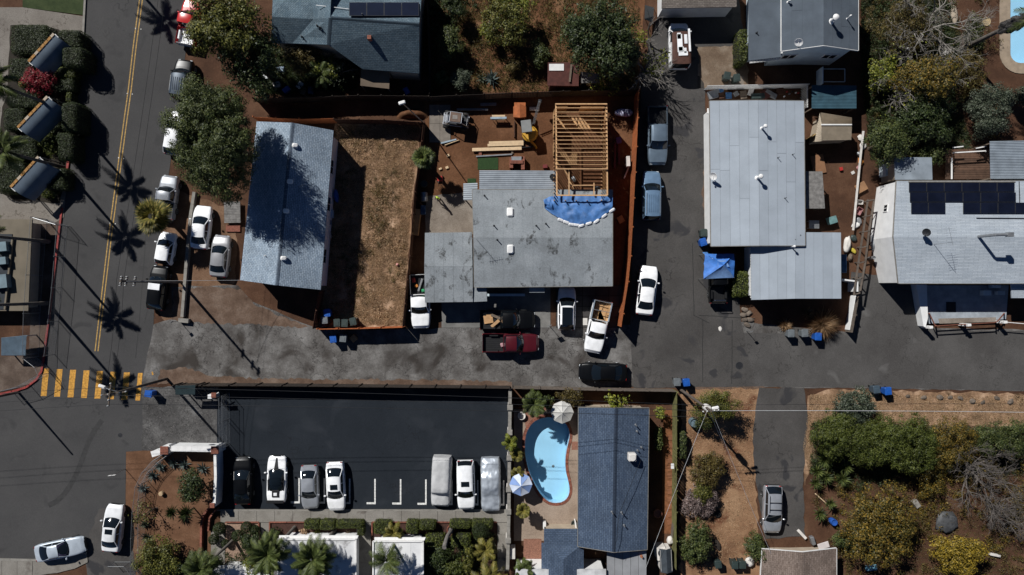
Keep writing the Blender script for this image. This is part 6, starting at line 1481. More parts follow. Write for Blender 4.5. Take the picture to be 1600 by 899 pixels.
# right garden
T('tree', 'dark grey green round bush at the corner of the garden drive', 'bush', 1334, 638, 34, 32, 4.0, 'gg', .17, 1.15, rc=.35)
T('shrub', 'tall yellow green shrub at the left end of the garden hedge row', 'shrub', 1306, 682, 46, 38, 4.4, 'hl', .14, 1.2, rc=.34)
T('shrub', 'yellow green shrub second in the garden hedge row', 'shrub', 1364, 692, 50, 42, 4.4, 'hl', .14, 1.2, rc=.34)
T('shrub', 'dark green shrub third in the garden hedge row', 'shrub', 1420, 692, 50, 46, 4.6, 'hl', .14, 1.1, rc=.34)
T('shrub', 'loose green shrub fourth in the garden hedge row', 'shrub', 1484, 698, 50, 40, 3.6, 'yo', .14, .5, rc=.4)
T('shrub', 'dark green shrub at the right end of the garden hedge row', 'shrub', 1566, 684, 50, 30, 3.6, 'md', .15, .8, rc=.4)
branch_tree('bare_tree', 'large bare grey tree in the right garden', 'tree', 1504, 730, 6.2, 1.0, 7, 91, m_twigd, leaf='br', nleaf=300, lsize=.13)
branch_tree('bare_tree', 'smaller bare tree below the large bare grey tree', 'tree', 1545, 790, 4.6, 1.0, 7, 95, m_twigd)
T('tree', 'big yellow green tree at the bottom of the right garden', 'tree', 1374, 824, 68, 64, 4.4, 'yo', .2, .62, lob=9)
T('tree', 'golden yellow tree at the bottom right', 'tree', 1498, 866, 46, 34, 3.8, 'ye', .19, .7)
T('shrub', 'olive undershrub between the yellow tree and the bare trees', 'shrub', 1452, 748, 26, 26, 2.0, 'yo', .16, .6, trunk=False)
T('shrub', 'green bush beside the right eave of the outbuilding', 'bush', 1315, 843, 18, 14, 2.0, 'md', .16, .9, trunk=False)
for lb, px, py, r_, n_ in (('yucca nearest the hedge row beside the garden drive', 1288, 718, 17, 50),('yucca right of the others below the hedge row', 1320, 730, 15, 44),('yucca at the drive edge, upper of the close pair', 1276, 736, 16, 46),('yucca of the close pair, farther from the drive', 1289, 745, 15, 44),('yucca with long leaves below the hedge row', 1315, 748, 16, 46),('yucca at the drive edge, lower of the close pair', 1273, 754, 14, 40),('grey yucca beside the fallen pale stalk', 1296, 786, 13, 40),('yucca beside the drive opposite the silver suv', 1280, 802, 14, 46)): rosette('yucca', lb, 'yucca', px, py, r_, n_, 'pm', w=.06, stem=.9)
for lb, px, py, r_ in (('large dry ornamental grass clump beside the bins in the alley', 1283, 506, 30),('small dry grass clump left of the large one', 1226, 508, 14),('dry grass clump shaded by the wing roof', 1262, 490, 12)): rosette('dry_grass_clump', lb, 'grass clump', px, py, r_, 420 if r_ > 20 else 160, 'tn', w=.022, stem=.1)

# dry grass as ground cover
def tufts(name, label, poly, n, ht, mat, seed):
    rng = np.random.default_rng(seed); P = [W(*p) for p in poly]; xs = [p.x for p in P]; ys = [p.y for p in P]; pts = []
    def inside(x, y):
        c = False; j = len(P)-1
        for i in range(len(P)):
            if (P[i].y > y) != (P[j].y > y) and x < (P[j].x-P[i].x)*(y-P[i].y)/(P[j].y-P[i].y)+P[i].x: c = not c
            j = i
        return c
    while len(pts) < n:
        x, y = rng.uniform(min(xs), max(xs)), rng.uniform(min(ys), max(ys))
        if inside(x, y) and mnoise.noise(Vector((x*.8, y*.8, seed)))+mnoise.noise(Vector((x*2.7, y*2.7, seed)))*.6 > rng.uniform(-.75, .35): pts.append((x, y))
    C = np.array(pts); V_ = np.empty((n*3, 4, 3)); k = 0
    a = rng.uniform(0, 6.283, (n, 3)); l = rng.uniform(.5, 1.3, (n, 3))*ht
    for b in range(3):
        dx, dy = np.cos(a[:, b]), np.sin(a[:, b]); L = l[:, b]; base = np.c_[C, np.full(n, .012)]; side = np.c_[-dy, dx, np.zeros(n)]*(.012 if ht < .14 else .017); tip = base+np.c_[dx*L*.8, dy*L*.8, L*.75]
        V_[b*n:(b+1)*n, 0] = base-side; V_[b*n:(b+1)*n, 1] = base+side; V_[b*n:(b+1)*n, 2] = tip+side*.3; V_[b*n:(b+1)*n, 3] = tip-side*.3
    o = bpy.data.objects.new(name, np_mesh(name, V_.reshape(-1, 3), np.arange(n*12).reshape(-1, 4), LM[mat])); col.objects.link(o); tag(o, label, 'grass', kind='stuff'); return o
tufts('dry_grass', 'dry tan grass covering the fenced yard', [(526,196),(656,196),(644,300),(628,508),(500,508),(505,440),(516,330)], 40000, .11, 'tn', 5)
tufts('dry_grass', 'dry brown grass covering the upper slope', [(672,-5),(1000,-5),(996,140),(676,146)], 16000, .16, 'br', 6)
tufts('dry_grass', 'dry straw grass along the verge of the right garden', [(1266,616),(1600,618),(1600,664),(1290,660),(1264,740),(1254,700)], 26000, .075, 'tn', 7)
tufts('dry_grass', 'thin dry grass in the centre garden', [(1068,608),(1182,604),(1176,700),(1180,860),(1100,890),(1068,890)], 6000, .09, 'tn', 8)
tufts('weeds', 'low weeds and litter leaves in the right garden', [(1300,720),(1598,700),(1598,898),(1330,898)], 9000, .12, 'br', 9)
tufts('undergrowth', 'dark low undergrowth beneath the trees of the upper right garden', [(1345,0),(1480,0),(1500,60),(1490,150),(1520,230),(1360,250),(1345,120)], 16000, .28, 'dk', 10)
tufts('undergrowth', 'dark low undergrowth beside the slate blue house', [(385,40),(425,70),(560,90),(560,140),(400,148)], 6000, .25, 'dk', 11)
tufts('undergrowth', 'dark low undergrowth below the garden hedge row', [(1266,660),(1598,668),(1598,740),(1400,745),(1330,760),(1264,740)], 9000, .25, 'dk', 12)

def scrub(name, label, poly, n, ht, mats, seed, lsize=.16, thr=0.0):
    # low growth that covers the ground as one mass
    rng = np.random.default_rng(seed); P = [W(*p) for p in poly]; xs = [p.x for p in P]; ys = [p.y for p in P]; C = []; N = []
    def inside(x, y):
        c = False; j = len(P)-1
        for i in range(len(P)):
            if (P[i].y > y) != (P[j].y > y) and x < (P[j].x-P[i].x)*(y-P[i].y)/(P[j].y-P[i].y)+P[i].x: c = not c
            j = i
        return c
    k = 0; t_ = 0
    while k < n and t_ < n*30:
        t_ += 1; x, y = rng.uniform(min(xs), max(xs)), rng.uniform(min(ys), max(ys))
        f = mnoise.noise(Vector((x*.35, y*.35, seed)))+.6*mnoise.noise(Vector((x*1.1, y*1.1, seed)))
        if f < thr+rng.uniform(-.15, .15) or not inside(x, y): continue
        k += 1; r = rng.uniform(.18, .5); h = ht*rng.uniform(.3, 1.0)*(1+f); m = int(14+60*r)
        q = rng.normal(size=(m, 3)); q /= np.linalg.norm(q, axis=1, keepdims=True); p = np.array([x, y, h*.5])+q*rng.random((m, 1))**.5*np.array([r, r, h*.5]); C.append(p)
        nn = q*.6+rng.normal(size=(m, 3))*.5+np.array([0, 0, .5]); N.append(nn/np.linalg.norm(nn, axis=1, keepdims=True))
    C = np.vstack(C); N = np.vstack(N); C[:, 2] = np.maximum(C[:, 2], .03)
    v, f = leaf_quads(C, N, lsize*rng.uniform(.6, 1.3, len(C)), .4, rng); o = bpy.data.objects.new(name, np_mesh(name, v, f, LM[mats])); col.objects.link(o); tag(o, label, 'undergrowth', kind='stuff'); return o
RG = [(1300,705),(1598,700),(1598,905),(1320,905),(1270,780)]
scrub('scrub', 'dry brown scrub spread through the right garden', RG, 620, .7, 'br', 21, .14, .05)
scrub('scrub', 'yellow green scrub spread through the right garden', RG, 420, .9, 'yo', 22, .16, .15)
UR = [(1345,-10),(1490,-10),(1500,60),(1492,150),(1520,235),(1370,262),(1345,120)]
scrub('scrub', 'dark scrub under the trees of the upper right garden', UR, 620, 1.0, 'dk', 23, .18, -.1)
scrub('scrub', 'dry brown scrub in the upper right garden', [(1345,-10),(1560,-10),(1560,225),(1370,250)], 300, .6, 'br', 24, .14, .1)
scrub('scrub', 'dark scrub below the slate blue house', [(385,45),(425,75),(560,95),(560,142),(400,148)], 260, .9, 'dk', 25, .18, -.2)
scrub('scrub', 'dry brown scrub on the upper slope', [(672,-5),(1000,-5),(996,136),(676,144)], 420, .5, 'br', 26, .13, .08)
scrub('scrub', 'dark scrub at the edges of the upper slope', [(670,-5),(760,-5),(700,60),(690,146),(672,146)], 140, .8, 'dk', 27, .18, -.1)
scrub('scrub', 'dark creeping growth under the planter shrubs by the parking walk', [(664,842),(776,830),(776,900),(664,900)], 200, .8, 'dk', 28, .17, -.3)
scrub('scrub', 'dark planting below the corner garden and bungalow palms', [(225,880),(330,870),(425,850),(425,890),(330,905),(225,905)], 190, .9, 'dk', 29, .17, -.1)
scrub('dry_clumps', 'dead grass clumps in the fenced yard', [(528,200),(654,200),(642,300),(626,505),(508,505),(516,330)], 420, .22, 'tn', 31, .12, .12)
scrub('dry_clumps', 'brown withered clumps in the fenced yard', [(528,200),(654,200),(642,300),(626,505),(508,505),(516,330)], 260, .2, 'br', 32, .12, .1)
scrub('scrub', 'tangled dark brush behind the garden hedge row', [(1268,655),(1470,668),(1460,740),(1420,750),(1330,765),(1266,735)], 420, 1.3, 'he', 33, .16, -.3)
# ================================================================== FENCES, WALLS, POLES, BINS, SMALL THINGS
m_fo = M('fence_orange', (.36, .105, .032), .3, 3, .85, .3, fine=20, rndv=.15); m_fb = M('fence_brown', (.075, .032, .018), .3, 3, .9, .3, fine=20, rndv=.2); m_fd = M('fence_dark', (.035, .026, .02), .3, 3, .9, .3, rndv=.2)
m_fm = M('fence_moss', (.15, .145, .05), .4, 2, .95, .3, rndv=.15); m_fg = M('fence_grey', (.13, .105, .085), .3, 3, .9, .3, rndv=.2)
def fence(label, pts, h, mat, postm=None, bw=.14, name='fence', cat='fence'):
    P = [W(*p, h*.9) for p in pts]; P = [Vector((p.x, p.y, 0)) for p in P]
    r = thing(name, label, cat, P[0])
    for a, b in zip(P, P[1:]):
        L = (b-a).length; k = max(1, round(L/2.4)); d = (b-a)/L; n_ = Vector((-d.y, d.x, 0))
        for j in range(k):
            s0, s1 = a+d*(L*j/k), a+d*(L*(j+1)/k); m = MB(); nb = max(2, int((s1-s0).length/bw)); rr = random.Random(int(s0.x*100+s0.y*37))
            for i in range(nb):
                q = s0.lerp(s1, (i+.5)/nb); hh = h+rr.uniform(-.03, .02); m.obb((q.x+n_.x*rr.uniform(-.008,.008), q.y+n_.y*rr.uniform(-.008,.008), hh/2), bw*.93, .024, hh, math.atan2(d.y, d.x))
            for z in (.35, h-.3): m.bar(s0+n_*.04+Vector((0,0,z)), s1+n_*.04+Vector((0,0,z)), .04, .09)
            m.build('fence_panel', mat, r)
            MB().bar((s0+n_*.07), (s0+n_*.07)+Vector((0,0,h+.05)), .1, .1).build('post', postm or mat, r)
    return r
fence('orange timber fence running along the lane', [(998,140),(994,230),(990,310),(985,400),(981,440),(973,490),(970,511)], 2.6, m_fo)
fence('orange topped fence behind the shingle house', [(396,184),(468,187),(520,186)], 1.9, m_fo)
fence('brown fence along the far side of the dry yard', [(522,187),(600,188),(661,192)], 1.9, m_fb)
fence('brown fence between the dry yard and the works yard', [(662,192),(655,250),(648,300),(640,400),(629,511)], 1.9, m_fb)
fence('orange brown fence across the front of the dry yard', [(496,515),(560,514),(629,512)], 2.0, m_fo)
fence('short brown fence from the shingle house to the yard corner', [(499,455),(494,485),(489,514)], 1.9, m_fb)
fence('long dark fence separating the slope from the works yard', [(670,152),(800,146),(920,142),(996,142)], 1.8, m_fd)
fence('long dark fence behind the slate blue house', [(396,155),(480,153),(560,150),(668,151)], 1.8, m_fd)
fence('dark fence between the alley and the parking lot', [(272,603),(400,603),(600,605),(797,607)], 1.9, m_fd)
fence('dark fence between the alley and the pool garden', [(800,607),(930,610),(1056,612)], 1.9, m_fg)
fence('mossy green fence beside the stepping tiles', [(1057,613),(1057,700),(1056,800),(1056,890)], 1.9, m_fm, bw=.3)
fence('brown fence beside the stepping tiles close to the mossy one', [(1056,778),(1051,840)], .9, m_fg)
fence('thin dark wooden fence at the side of the slope', [(667,0),(670,80),(671,148)], 1.7, m_fd)
def wall(name, label, cat, pts, h, t, mat, capm=None, piers=(), pcap=None):
    P = [W(*p, h) for p in pts]; r = thing(name, label, cat, (P[0].x, P[0].y, 0))
    for a, b in zip(P, P[1:]):
        d = (b-a).normalized(); L = (b-a).length; k = max(1, round(L/1.6))
        for j in range(k):
            s0, s1 = a.lerp(b, j/k), a.lerp(b, (j+1)/k-.004*(1 if k > 1 else 0)); MB().bar((s0.x,s0.y,h/2), (s1.x,s1.y,h/2), t, h).build('wall_section', mat, r)
            if capm: MB().bar((s0.x,s0.y,h+.03), (s1.x,s1.y,h+.03), t+.08, .07).build('cap', capm, r)
    for p in piers:
        q = W(*p, h+.15); MB().cbox((q.x, q.y, (h+.15)/2), t+.22, t+.22, h+.15, 0, .03).build('pier', mat, r); MB().cbox((q.x, q.y, h+.2), t+.3, t+.3, .1, 0, .03).build('pier_cap', pcap or m_brick, r)
    return r
wall('garden_wall', 'white wall along the top of the corner garden', 'wall', [(268,701),(332,702)], 1.6, .45, m_wallw, m_white, ((336,703.5),))
wall('garden_wall', 'short white wall stub at the corner garden gate', 'wall', [(237,710),(250,706),(266,699)], 1.3, .5, m_wallw, m_white, ((257,704),))
wall('garden_wall', 'white wall between the corner garden and the parking lot', 'wall', [(336,705),(337,745),(335,790)], 1.6, .18, m_wallw, m_white, ((332,790),))
wall('brick_wall', 'curved brick edging wall at the corner of the gravel path', 'wall', [(330,792),(323,797),(317,806),(314,820),(313,880)], .5, .2, m_brick)
wall('brick_wall', 'inner curved brick edging of the gravel path', 'wall', [(341,795),(333,801),(327,810),(325,830)], .4, .15, m_brick)
wall('parking_wall', 'pale wall with blocks between the parking lot and the pool garden', 'wall', [(797,610),(796,700),(795,800),(793,890)], 1.5, .24, m_offw, m_kerb, ((797,637),(796.5,676),(796,716),(795,765),(794.5,800),(794,845)), m_kerb)
wall('concrete_wall', 'low concrete kerb wall along the dirt parking strip', 'wall', [(303,300),(297,340),(290,420),(284,496)], .45, .3, m_kerb); MB().obb(W(288,501,.25), 1.0, .4, .45, -.1).build('wall_section', m_kerb, bpy.data.objects['concrete_wall'])
wall('planter_edge', 'brick edge of the first planter by the parking walk', 'planter edge', [(421,838),(421,816.5),(556,816.5)], .22, .12, m_brick); wall('planter_edge', 'brick edge of the second planter by the parking walk', 'planter edge', [(581,838),(581,816.5),(700,816.5),(776,816.5)], .22, .12, m_brick)
wall('planter_edge', 'brick edge round the pink gravel bed', 'planter edge', [(352,816.5),(404,816.5),(404,836)], .22, .12, m_brick)
sheet('gravel_bed', [(345,815.5),(407,815.5),(407,838),(424,842),(424,889),(352,889),(352,830)], .032, M('pink_gravel', (.30,.2,.145), .35, 9, .95, .5, fine=40))
sheet('planter_soil', [(422,817.5),(556,817.5),(556,842),(422,842)], .07, M('planter_mulch', (.06,.028,.02), .4, 7, .95, .5)); sheet('planter_soil', [(582,817.5),(776,817.5),(776,905),(664,905),(664,842),(582,842)], .07, MC['planter_mulch'])
wall('white_wall', 'white topped wall with brown fence beside the wing roof', 'wall', [(1337,462),(1333,490),(1328,516)], .9, .14, m_wallw, None); wall('white_wall', 'white gate wall near the trellis end', 'wall', [(1317,437),(1340,440),(1340,456)], 1.8, .14, m_wallw, None)
fence('brown fence backing the white topped wall', [(1341,464),(1336,492),(1331,520)], 1.5, m_fg)
# chain link
m_galv = M('galvanised', (.3,.31,.32), .2, 4, .45, 0, metal=.7)
def chain(label, pts, h, post_every=3.0, cell=.22, mat=None, name='chain_link_fence'):
    mat = mat or m_galv; P = [W(*p, h*.8) for p in pts]; P = [Vector((p.x, p.y, 0)) for p in P]; r = thing(name, label, 'fence', P[0]); wm = MB(); rm = MB(); done = set()
    for a, b in zip(P, P[1:]):
        L = (b-a).length; k = max(1, round(L/post_every)); d = (b-a)/L
        for j in range(k+1):
            q = a+d*(L*j/k); key = (round(q.x, 1), round(q.y, 1))
            if key in done: continue
            done.add(key); MB().tube([q, q+Vector((0,0,h+.08))], .03, 6).build('post', mat, r)
        rm.tube([a+Vector((0,0,h)), b+Vector((0,0,h))], .02, 5); rm.tube([a+Vector((0,0,.08)), b+Vector((0,0,.08))], .012, 4)
        n = int((L+h)/cell)
        for i in range(n):
            for sg in (1, -1):
                s0 = i*cell-h; t0, t1 = max(0, -s0/h), min(1, (L-s0)/h)
                if t1 <= t0: continue
                def pt(t): x = s0+t*h; x = x if sg > 0 else L-x; return a+d*x+Vector((0,0,.06+t*(h-.08)))
                wm.tube([pt(t0), pt(t1)], .0035, 3, False)
    rm.build('rail', mat, r); wm.build('wire_mesh', mat, r); return r
chain('tall chain link fence along the tan corner building', [(53,340),(50,380),(46,430),(42,490),(40,560)], 2.4); chain('chain link fence panel closing the corner by the crosswalk', [(40,560),(58,574),(63,586),(30,604),(0,612)], 1.8); chain('short chain link fence crossing the left pavement', [(53,340),(92,352)], 2.2)
chain('chain link fence on the kerb edge of the corner pavement', [(92,352),(84,450),(72,556)], 1.6)
chain('curved chain link fence round the corner garden', [(206,899),(207,840),(209,800),(214,760),(224,738),(240,720),(258,708)], 1.5); chain('inner chain link rail round the corner garden', [(218,899),(217,840),(218,780),(222,756),(232,738),(248,722),(264,710)], 1.3)
chain('chain link gate closing the parking lot entrance', [(344,622),(345,698)], 1.8, 2.4); chain('second leaf of the chain link gate at the parking entrance', [(349,618),(350,700)], 1.9, 2.4)
chain('low wire fence where the left pavement ends at the bottom', [(170,884),(196,884),(206,899)], 1.2)
bp = thing('gate_post', 'brick topped gate post at the parking lot entrance', 'gate post', W(334,618)); MB().cbox(W(334,618,.9), .42, .42, 1.8, 0, .03).build('post', m_wallw, bp); MB().cbox(W(334,618,1.85), .5, .5, .1, 0, .03).build('cap', m_brick, bp); MB().bar(W(334,618,1.4), W(342,613,1.4), .06, .08).build('arm', m_white, bp)
leanto('bus_shelter', 'dark glass roofed shelter at the alley mouth beside the fence', 'shelter', [(274,603,2.2),(274,617,2.1),(305,617,2.1),(305,602,2.2)], M('shelter_glass', (.02,.035,.04), .2, 2, .75, 0, spec=.1), m_dkmetal, 10)
# scrap trellis right of the long building
tl = thing('trellis', 'long weathered wooden trellis between the white side wall and the scrap strip', 'trellis', W(1350,380))
TA, TB = [(1366,312),(1358,360),(1352,410),(1344,455)], [(1356,312),(1349,360),(1341,412),(1334,462)]
for k, L_ in enumerate((TA, TB)):
    for a, b in zip(L_, L_[1:]): MB().bar(W(*a,1.9), W(*b,1.9), .16, .1).build('rail', m_fg, tl)
for t in range(7):
    a = Vector(W(1366,312,1.95)).lerp(W(1344,458,1.95), t/6); b = Vector(W(1354,314,1.95)).lerp(W(1333,461,1.95), t/6); MB().bar(a, b, .08, .1).build('rung', m_fg, tl); MB().bar((a.x,a.y,0), (a.x,a.y,1.9), .1, .1).build('post', m_fg, tl)
rl = thing('plank_rail', 'pale plank edge beside the scrap strip', 'plank', W(1340,280)); 
for a, b in (((1349,205),(1345,240)),((1345,240),(1340,290)),((1340,290),(1336,330)),((1336,330),(1333,360))): MB().bar(W(*a,.7), W(*b,.7), .2, .06).build('plank', m_offw, rl)
for a in ((1349,207),(1343,262),(1338,312)): MB().bar(W(*a,0), W(*a,.7), .08, .08).build('post', m_fg, rl)
# --- poles and wires
m_pole = M('pole_wood', (.10,.08,.065), .3, 3, .9, .4); m_ins = M('insulator', (.6,.6,.58), .1, 3, .3, 0)
def pole(label, base, h, lean=(0, 0), arms=(), lamp=None, r0=.15, cat='utility pole', mat=None, name='utility_pole'):
    b = W(*base); r = thing(name, label, cat, b); top = Vector((b.x+lean[0], b.y+lean[1], h)); MB().tube([b-Vector((0,0,.1)), b.lerp(top, .5), top], [r0, r0*.85, r0*.65], 9).build('shaft', mat or m_pole, r, True, 70)
    for (z, w, ang) in arms:
        p = b.lerp(top, z/h); d = Vector((math.cos(ang), math.sin(ang), 0)); MB().bar(p-d*w/2, p+d*w/2, .1, .12).build('crossarm', mat or m_pole, r)
        for t in (-.95, -.45, .45, .95):
            q = p+d*w/2*t; MB().lathe([(.03,.05),(.06,.09),(.035,.13),(.06,.17),(.03,.23)], q, 8).build('insulator', m_ins, r, True)
    if lamp:
        p = b.lerp(top, lamp[0]/h); e = p+Vector((lamp[1], lamp[2], .25)); MB().tube([p, p.lerp(e,.5)+Vector((0,0,.15)), e], .035, 6).build('lamp_arm', m_grey, r); MB().cbox(e+Vector((lamp[1]*.12, lamp[2]*.12, 0)), .62, .28, .16, math.atan2(lamp[2], lamp[1]), .06).build('lamp_head', m_white, r)
    return r, top
p1, t1 = pole('utility pole behind the car with white roof panel at the street corner', (283,441), 10.6, (0,0), ((10.4,.8,1.4),(9.6,.8,1.4),(8.3,.8,1.4)))
p2, t2 = pole('utility pole with street lamp standing over the crosswalk', (261,592), 10.2, (.2,.0), ((10.0,2.0,1.45),(9.3,2.2,.15)), (8.6,-1.2,.45))
p3, t3 = pole('utility pole with street lamp by the feathery garden tree', (1062,608), 9.4, (.4,-.5), ((9.2,1.4,.1),), (8.6,.5,.1))
p5, t5 = pole('street pole at the left corner casting a long thin shadow', (29,613), 7.3, (0,0), (), None, .13)
p4, t4 = pole('slim pole with white cap at the corner of the works yard', (666,196), 7.6, (-1.2,.2), (), None, .07, 'pole', m_galv, 'pole'); MB().cbox(t4, .6, .3, .15, .3, .05).build('cap', m_white, p4)
MB().lathe([(.28,7.2),(.3,7.3),(.3,8.1),(.25,8.2)], (t3.x*.98+.45, t3.y, 0), 14).build('transformer', m_offw, p3, True)
def wire(label, a, b, sag=.5, r_=.014, mat=None, n=14):
    a, b = Vector(a), Vector(b); pts = [a.lerp(b, i/n)-Vector((0,0,4*sag*(i/n)*(1-i/n))) for i in range(n+1)]; o = MB().tube(pts, r_, 4).build('overhead_wire', mat or m_black); return tag(o, label, 'wire')
m_wirew = M('wire_white', (.5,.5,.5), .1, 3, .5, 0); D = Vector
for i, (dy, dz, lb) in enumerate(((.7,.2,'upper overhead wire between the crosswalk pole and the garden pole'),(-.05,-.1,'middle overhead wire between the crosswalk pole and the garden pole'),(-.75,.2,'lower overhead wire between the crosswalk pole and the garden pole'))):
    wire(lb, t2+D((0,dy,dz)), t3+D((0,dy*.7,dz)), .9, .02); 
    wire(('upper','middle','lower')[i]+' overhead wire leaving the crosswalk pole to the left', t2+D((0,dy,dz)), D((-70, t2.y+dy-2.5, 10)), .5, .016)
wire('white overhead wire crossing the right garden verge', t3+D((0,0,-.1)), W(1700,646,8.5), .5, .02, m_wirew); wire('overhead wire running right above the white one', t3+D((0,.5,.1)), W(1700,632,8.9), .5, .014)
for dx, lb in ((-.3,'left of two overhead wires running down the street'),(.3,'right of two overhead wires running down the street')): wire(lb, t1+D((dx,0,0)), t2+D((dx,0,.1)), .3, .014); wire(lb.replace('down','up'), t1+D((dx,0,0)), D((t1.x+6+dx, 45, 10.5)), .5, .014)
wire('service wire from the street corner pole to the shingle house', t1+D((0,0,-.6)), W(388,438,3.2), .3, .014, m_wirew)
wire('guy wire from the garden pole to the patio roof', t3+D((0,0,-1.0)), W(1009,888,2.6), .2, .016, m_wirew); wire('guy wire from the garden pole into the centre garden', t3+D((0,0,-.8)), W(1145,728,.1), .05, .014, m_wirew)
wire('service wire from the garden pole to the outbuilding', t3+D((.2,0,-.6)), W(1205,866,2.6), .3, .014, m_wirew)
def sign(label, px, py, h, w_, hh, mat, az=0.0):
    b = W(px, py); r = thing('street_sign', label, 'sign', b); MB().tube([b, b+D((0,0,h))], .03, 6).build('post', m_galv, r); MB().obb(b+D((0,0,h-hh/2)), w_, .02, hh, az).build('sign_board', mat, r); return r
sign('blue and white street sign at the edge of the corner garden', 196, 733, 2.4, .7, .25, m_white, .1); sign('small sign post at the front patio in the alley', 857, 508, 2.0, .5, .5, m_grey, .4); sign('small sign post beside the low concrete wall at the alley mouth', 281, 502, 1.8, .3, .35, m_grey, .7); sign('sign post at the stone edge below the wing roof', 1166, 517, 1.6, .3, .3, m_grey, .5)
# --- wheeled bins
m_bing = M('bin_grey', (.13,.145,.155), .15, 3, .5, .02); m_bind = M('bin_darkgreen', (.03,.045,.042), .15, 3, .5, .02); m_binb = M('bin_blue', (.012,.085,.36), .15, 3, .45, .02)
def bin_(label, px, py, mat, rz=0.0, k=1.0):
    r = thing('wheeled_bin', label, 'bin', (0,0,0), 'wheeled bins'); w_, d_, h_ = .58*k, .68*k, 1.02*k
    MB().cbox((0,0,h_/2+.04), w_, d_, h_, 0, .04, .8).build('bin_body', mat, r)
    lid = MB().cbox((0,.01,h_+.075), w_+.07, d_+.06, .08, 0, .03); lid.cbox((0,-.05,h_+.125), w_*.6, d_*.55, .03, 0, .012); lid.build('lid', mat, r)
    MB().tube([(-w_/2+.05,d_/2+.06,h_-.02),(w_/2-.05,d_/2+.06,h_-.02)], .022, 6).build('handle', mat, r)
    for sx in (-1, 1): MB().lathe([(.06,-.03),(.12,-.03),(.12,.03),(.06,.03)], (sx*w_*.42,d_*.38,.12), 12, axis='X').build('wheel', m_black, r)
    p = W(px, py, 1.0); r.location = (p.x, p.y, .03); r.rotation_euler = (0,0,rz); return r
for lb, px, py, m_, rz in (('blue bin standing at the end of the crosswalk',233,615.5,m_binb,1.4),('grey bin left of the three along the front yard fence',527,505,m_bind,.05),('grey bin between two others along the front yard fence',539,505.5,m_bind,-.05),('grey bin right of the three along the front yard fence',552,503,m_bind,.2),
 ('blue bin in the corner of the fenced dry yard',511.5,489.5,m_binb,.1),('light grey bin below the blue bin in the dry yard corner',507.5,500.5,m_bing,.05),('blue bin in the fence shadow on the alley',521,530,m_binb,.1),('grey bin in the fence shadow on the alley',536.5,529,m_bing,-.1),
 ('grey bin at the alley edge above the mossy fence',1058,597.5,m_bing,0),('blue bin at the alley edge above the mossy fence',1072.5,598,m_binb,.1),('grey bin farthest from the blue one by the dry grass clump',1235.5,521.5,m_bing,0),('grey bin next to the blue one by the dry grass clump',1257,521,m_bing,.05),('blue bin in front of the dry grass clump',1278,526.5,m_binb,-.05),
 ('dark blue grey bin on the right garden verge',1369,609,M('bin_slate',(.05,.075,.10),.15,3,.5,.02),.1),('bright blue bin on the right garden verge',1387,611.5,m_binb,.1),('dark green bin against the white wall of the long building',1099.5,364.5,m_bind,.05),('blue bin next to the canopy tent',1098.5,379,m_binb,.3),
 ('dark bin left of the pair above the scrap yard',1136,119,m_bind,-.15),('dark bin right of the pair above the scrap yard',1151,122.5,m_bind,.1),('dark bin standing alone at the bottom of the centre garden',1122,882,m_bind,.1),('dark bin left of the pair by the outbuilding',1148,883,m_bind,0),('dark bin right of the pair by the outbuilding',1160,882.5,m_bind,0)): bin_(lb, px, py, m_, rz)
# --- parasols, tent, tarp
def parasol(label, px, py, r_, h, mats, n=8):
    c = W(px, py, h); root = thing('parasol', label, 'parasol', (c.x, c.y, 0)); R_ = r_*S
    for i in range(n):
        a0, a1 = 2*math.pi*i/n, 2*math.pi*(i+1)/n; rows = []
        for t in (0.02, .35, .7, 1):
            z = h-.55*t-.06*math.sin(t*math.pi); am = (a0+a1)/2; rw = []
            for k in range(5):
                a = a0+(a1-a0)*k/4; sc_ = 1-.07*t*math.sin(math.pi*k/4); rw.append((c.x+math.cos(a)*R_*t*sc_, c.y+math.sin(a)*R_*t*sc_, z-.04*math.sin(math.pi*k/4)*t))
            rows.append(rw)
        MB().grid(rows).build('canopy_panel', mats[i % len(mats)], root, True)
        MB().tube([(c.x,c.y,h-.03),(c.x+math.cos(a0)*R_,c.y+math.sin(a0)*R_,h-.6)], .012, 4).build('rib', m_grey, root)
    MB().tube([(c.x,c.y,0),(c.x,c.y,h+.08)], .025, 8).build('pole', m_grey, root); MB().lathe([(.28,0),(.28,.06),(.06,.1)], (c.x,c.y,.03), 14).build('base', m_black, root); return root
parasol('grey white parasol over the top end of the kidney pool', 879, 646, 17.5, 2.4, [M('canvas_pale', (.5,.49,.46), .15, 2, .85, .1)]); parasol('blue and white parasol beside the kidney pool', 814, 760, 17.5, 2.4, [M('canvas_white', (.6,.66,.78), .1, 2, .85, .1), M('canvas_ltblue', (.2,.3,.55), .1, 2, .85, .1)])
ct = thing('canopy_tent', 'crumpled blue canopy tent over the black jeep', 'tent', W(1123,415)); m_tb = M('tent_blue', (.045,.17,.52), .3, 2.5, .6, .1); m_tl = M('tent_pale_blue', (.17,.30,.55), .2, 3, .7, .1)
tc = [(1101,397,2.0),(1147,397,2.2),(1147,434,2.2),(1099,436,2.0)]; ap = W(1131,414,2.95)
for i in range(4):
    a, b = W(*tc[i]), W(*tc[(i+1) % 4]); rows = []
    for t in range(7):
        rw = []
        for k in range(9):
            p = a.lerp(b, k/8).lerp(ap, t/6); w_ = .10*mnoise.noise(D((p.x*1.8, p.y*1.8, i)))+.05*mnoise.noise(D((p.x*5, p.y*5, 3))); rw.append((p.x+w_*.4, p.y+w_*.4, p.z+w_*(1-t/6)-.12*math.sin(math.pi*t/6)*math.sin(math.pi*k/8)))
        rows.append(rw)
    MB().grid(rows).build('canopy_panel', m_tl if i == 2 else m_tb, ct, True)
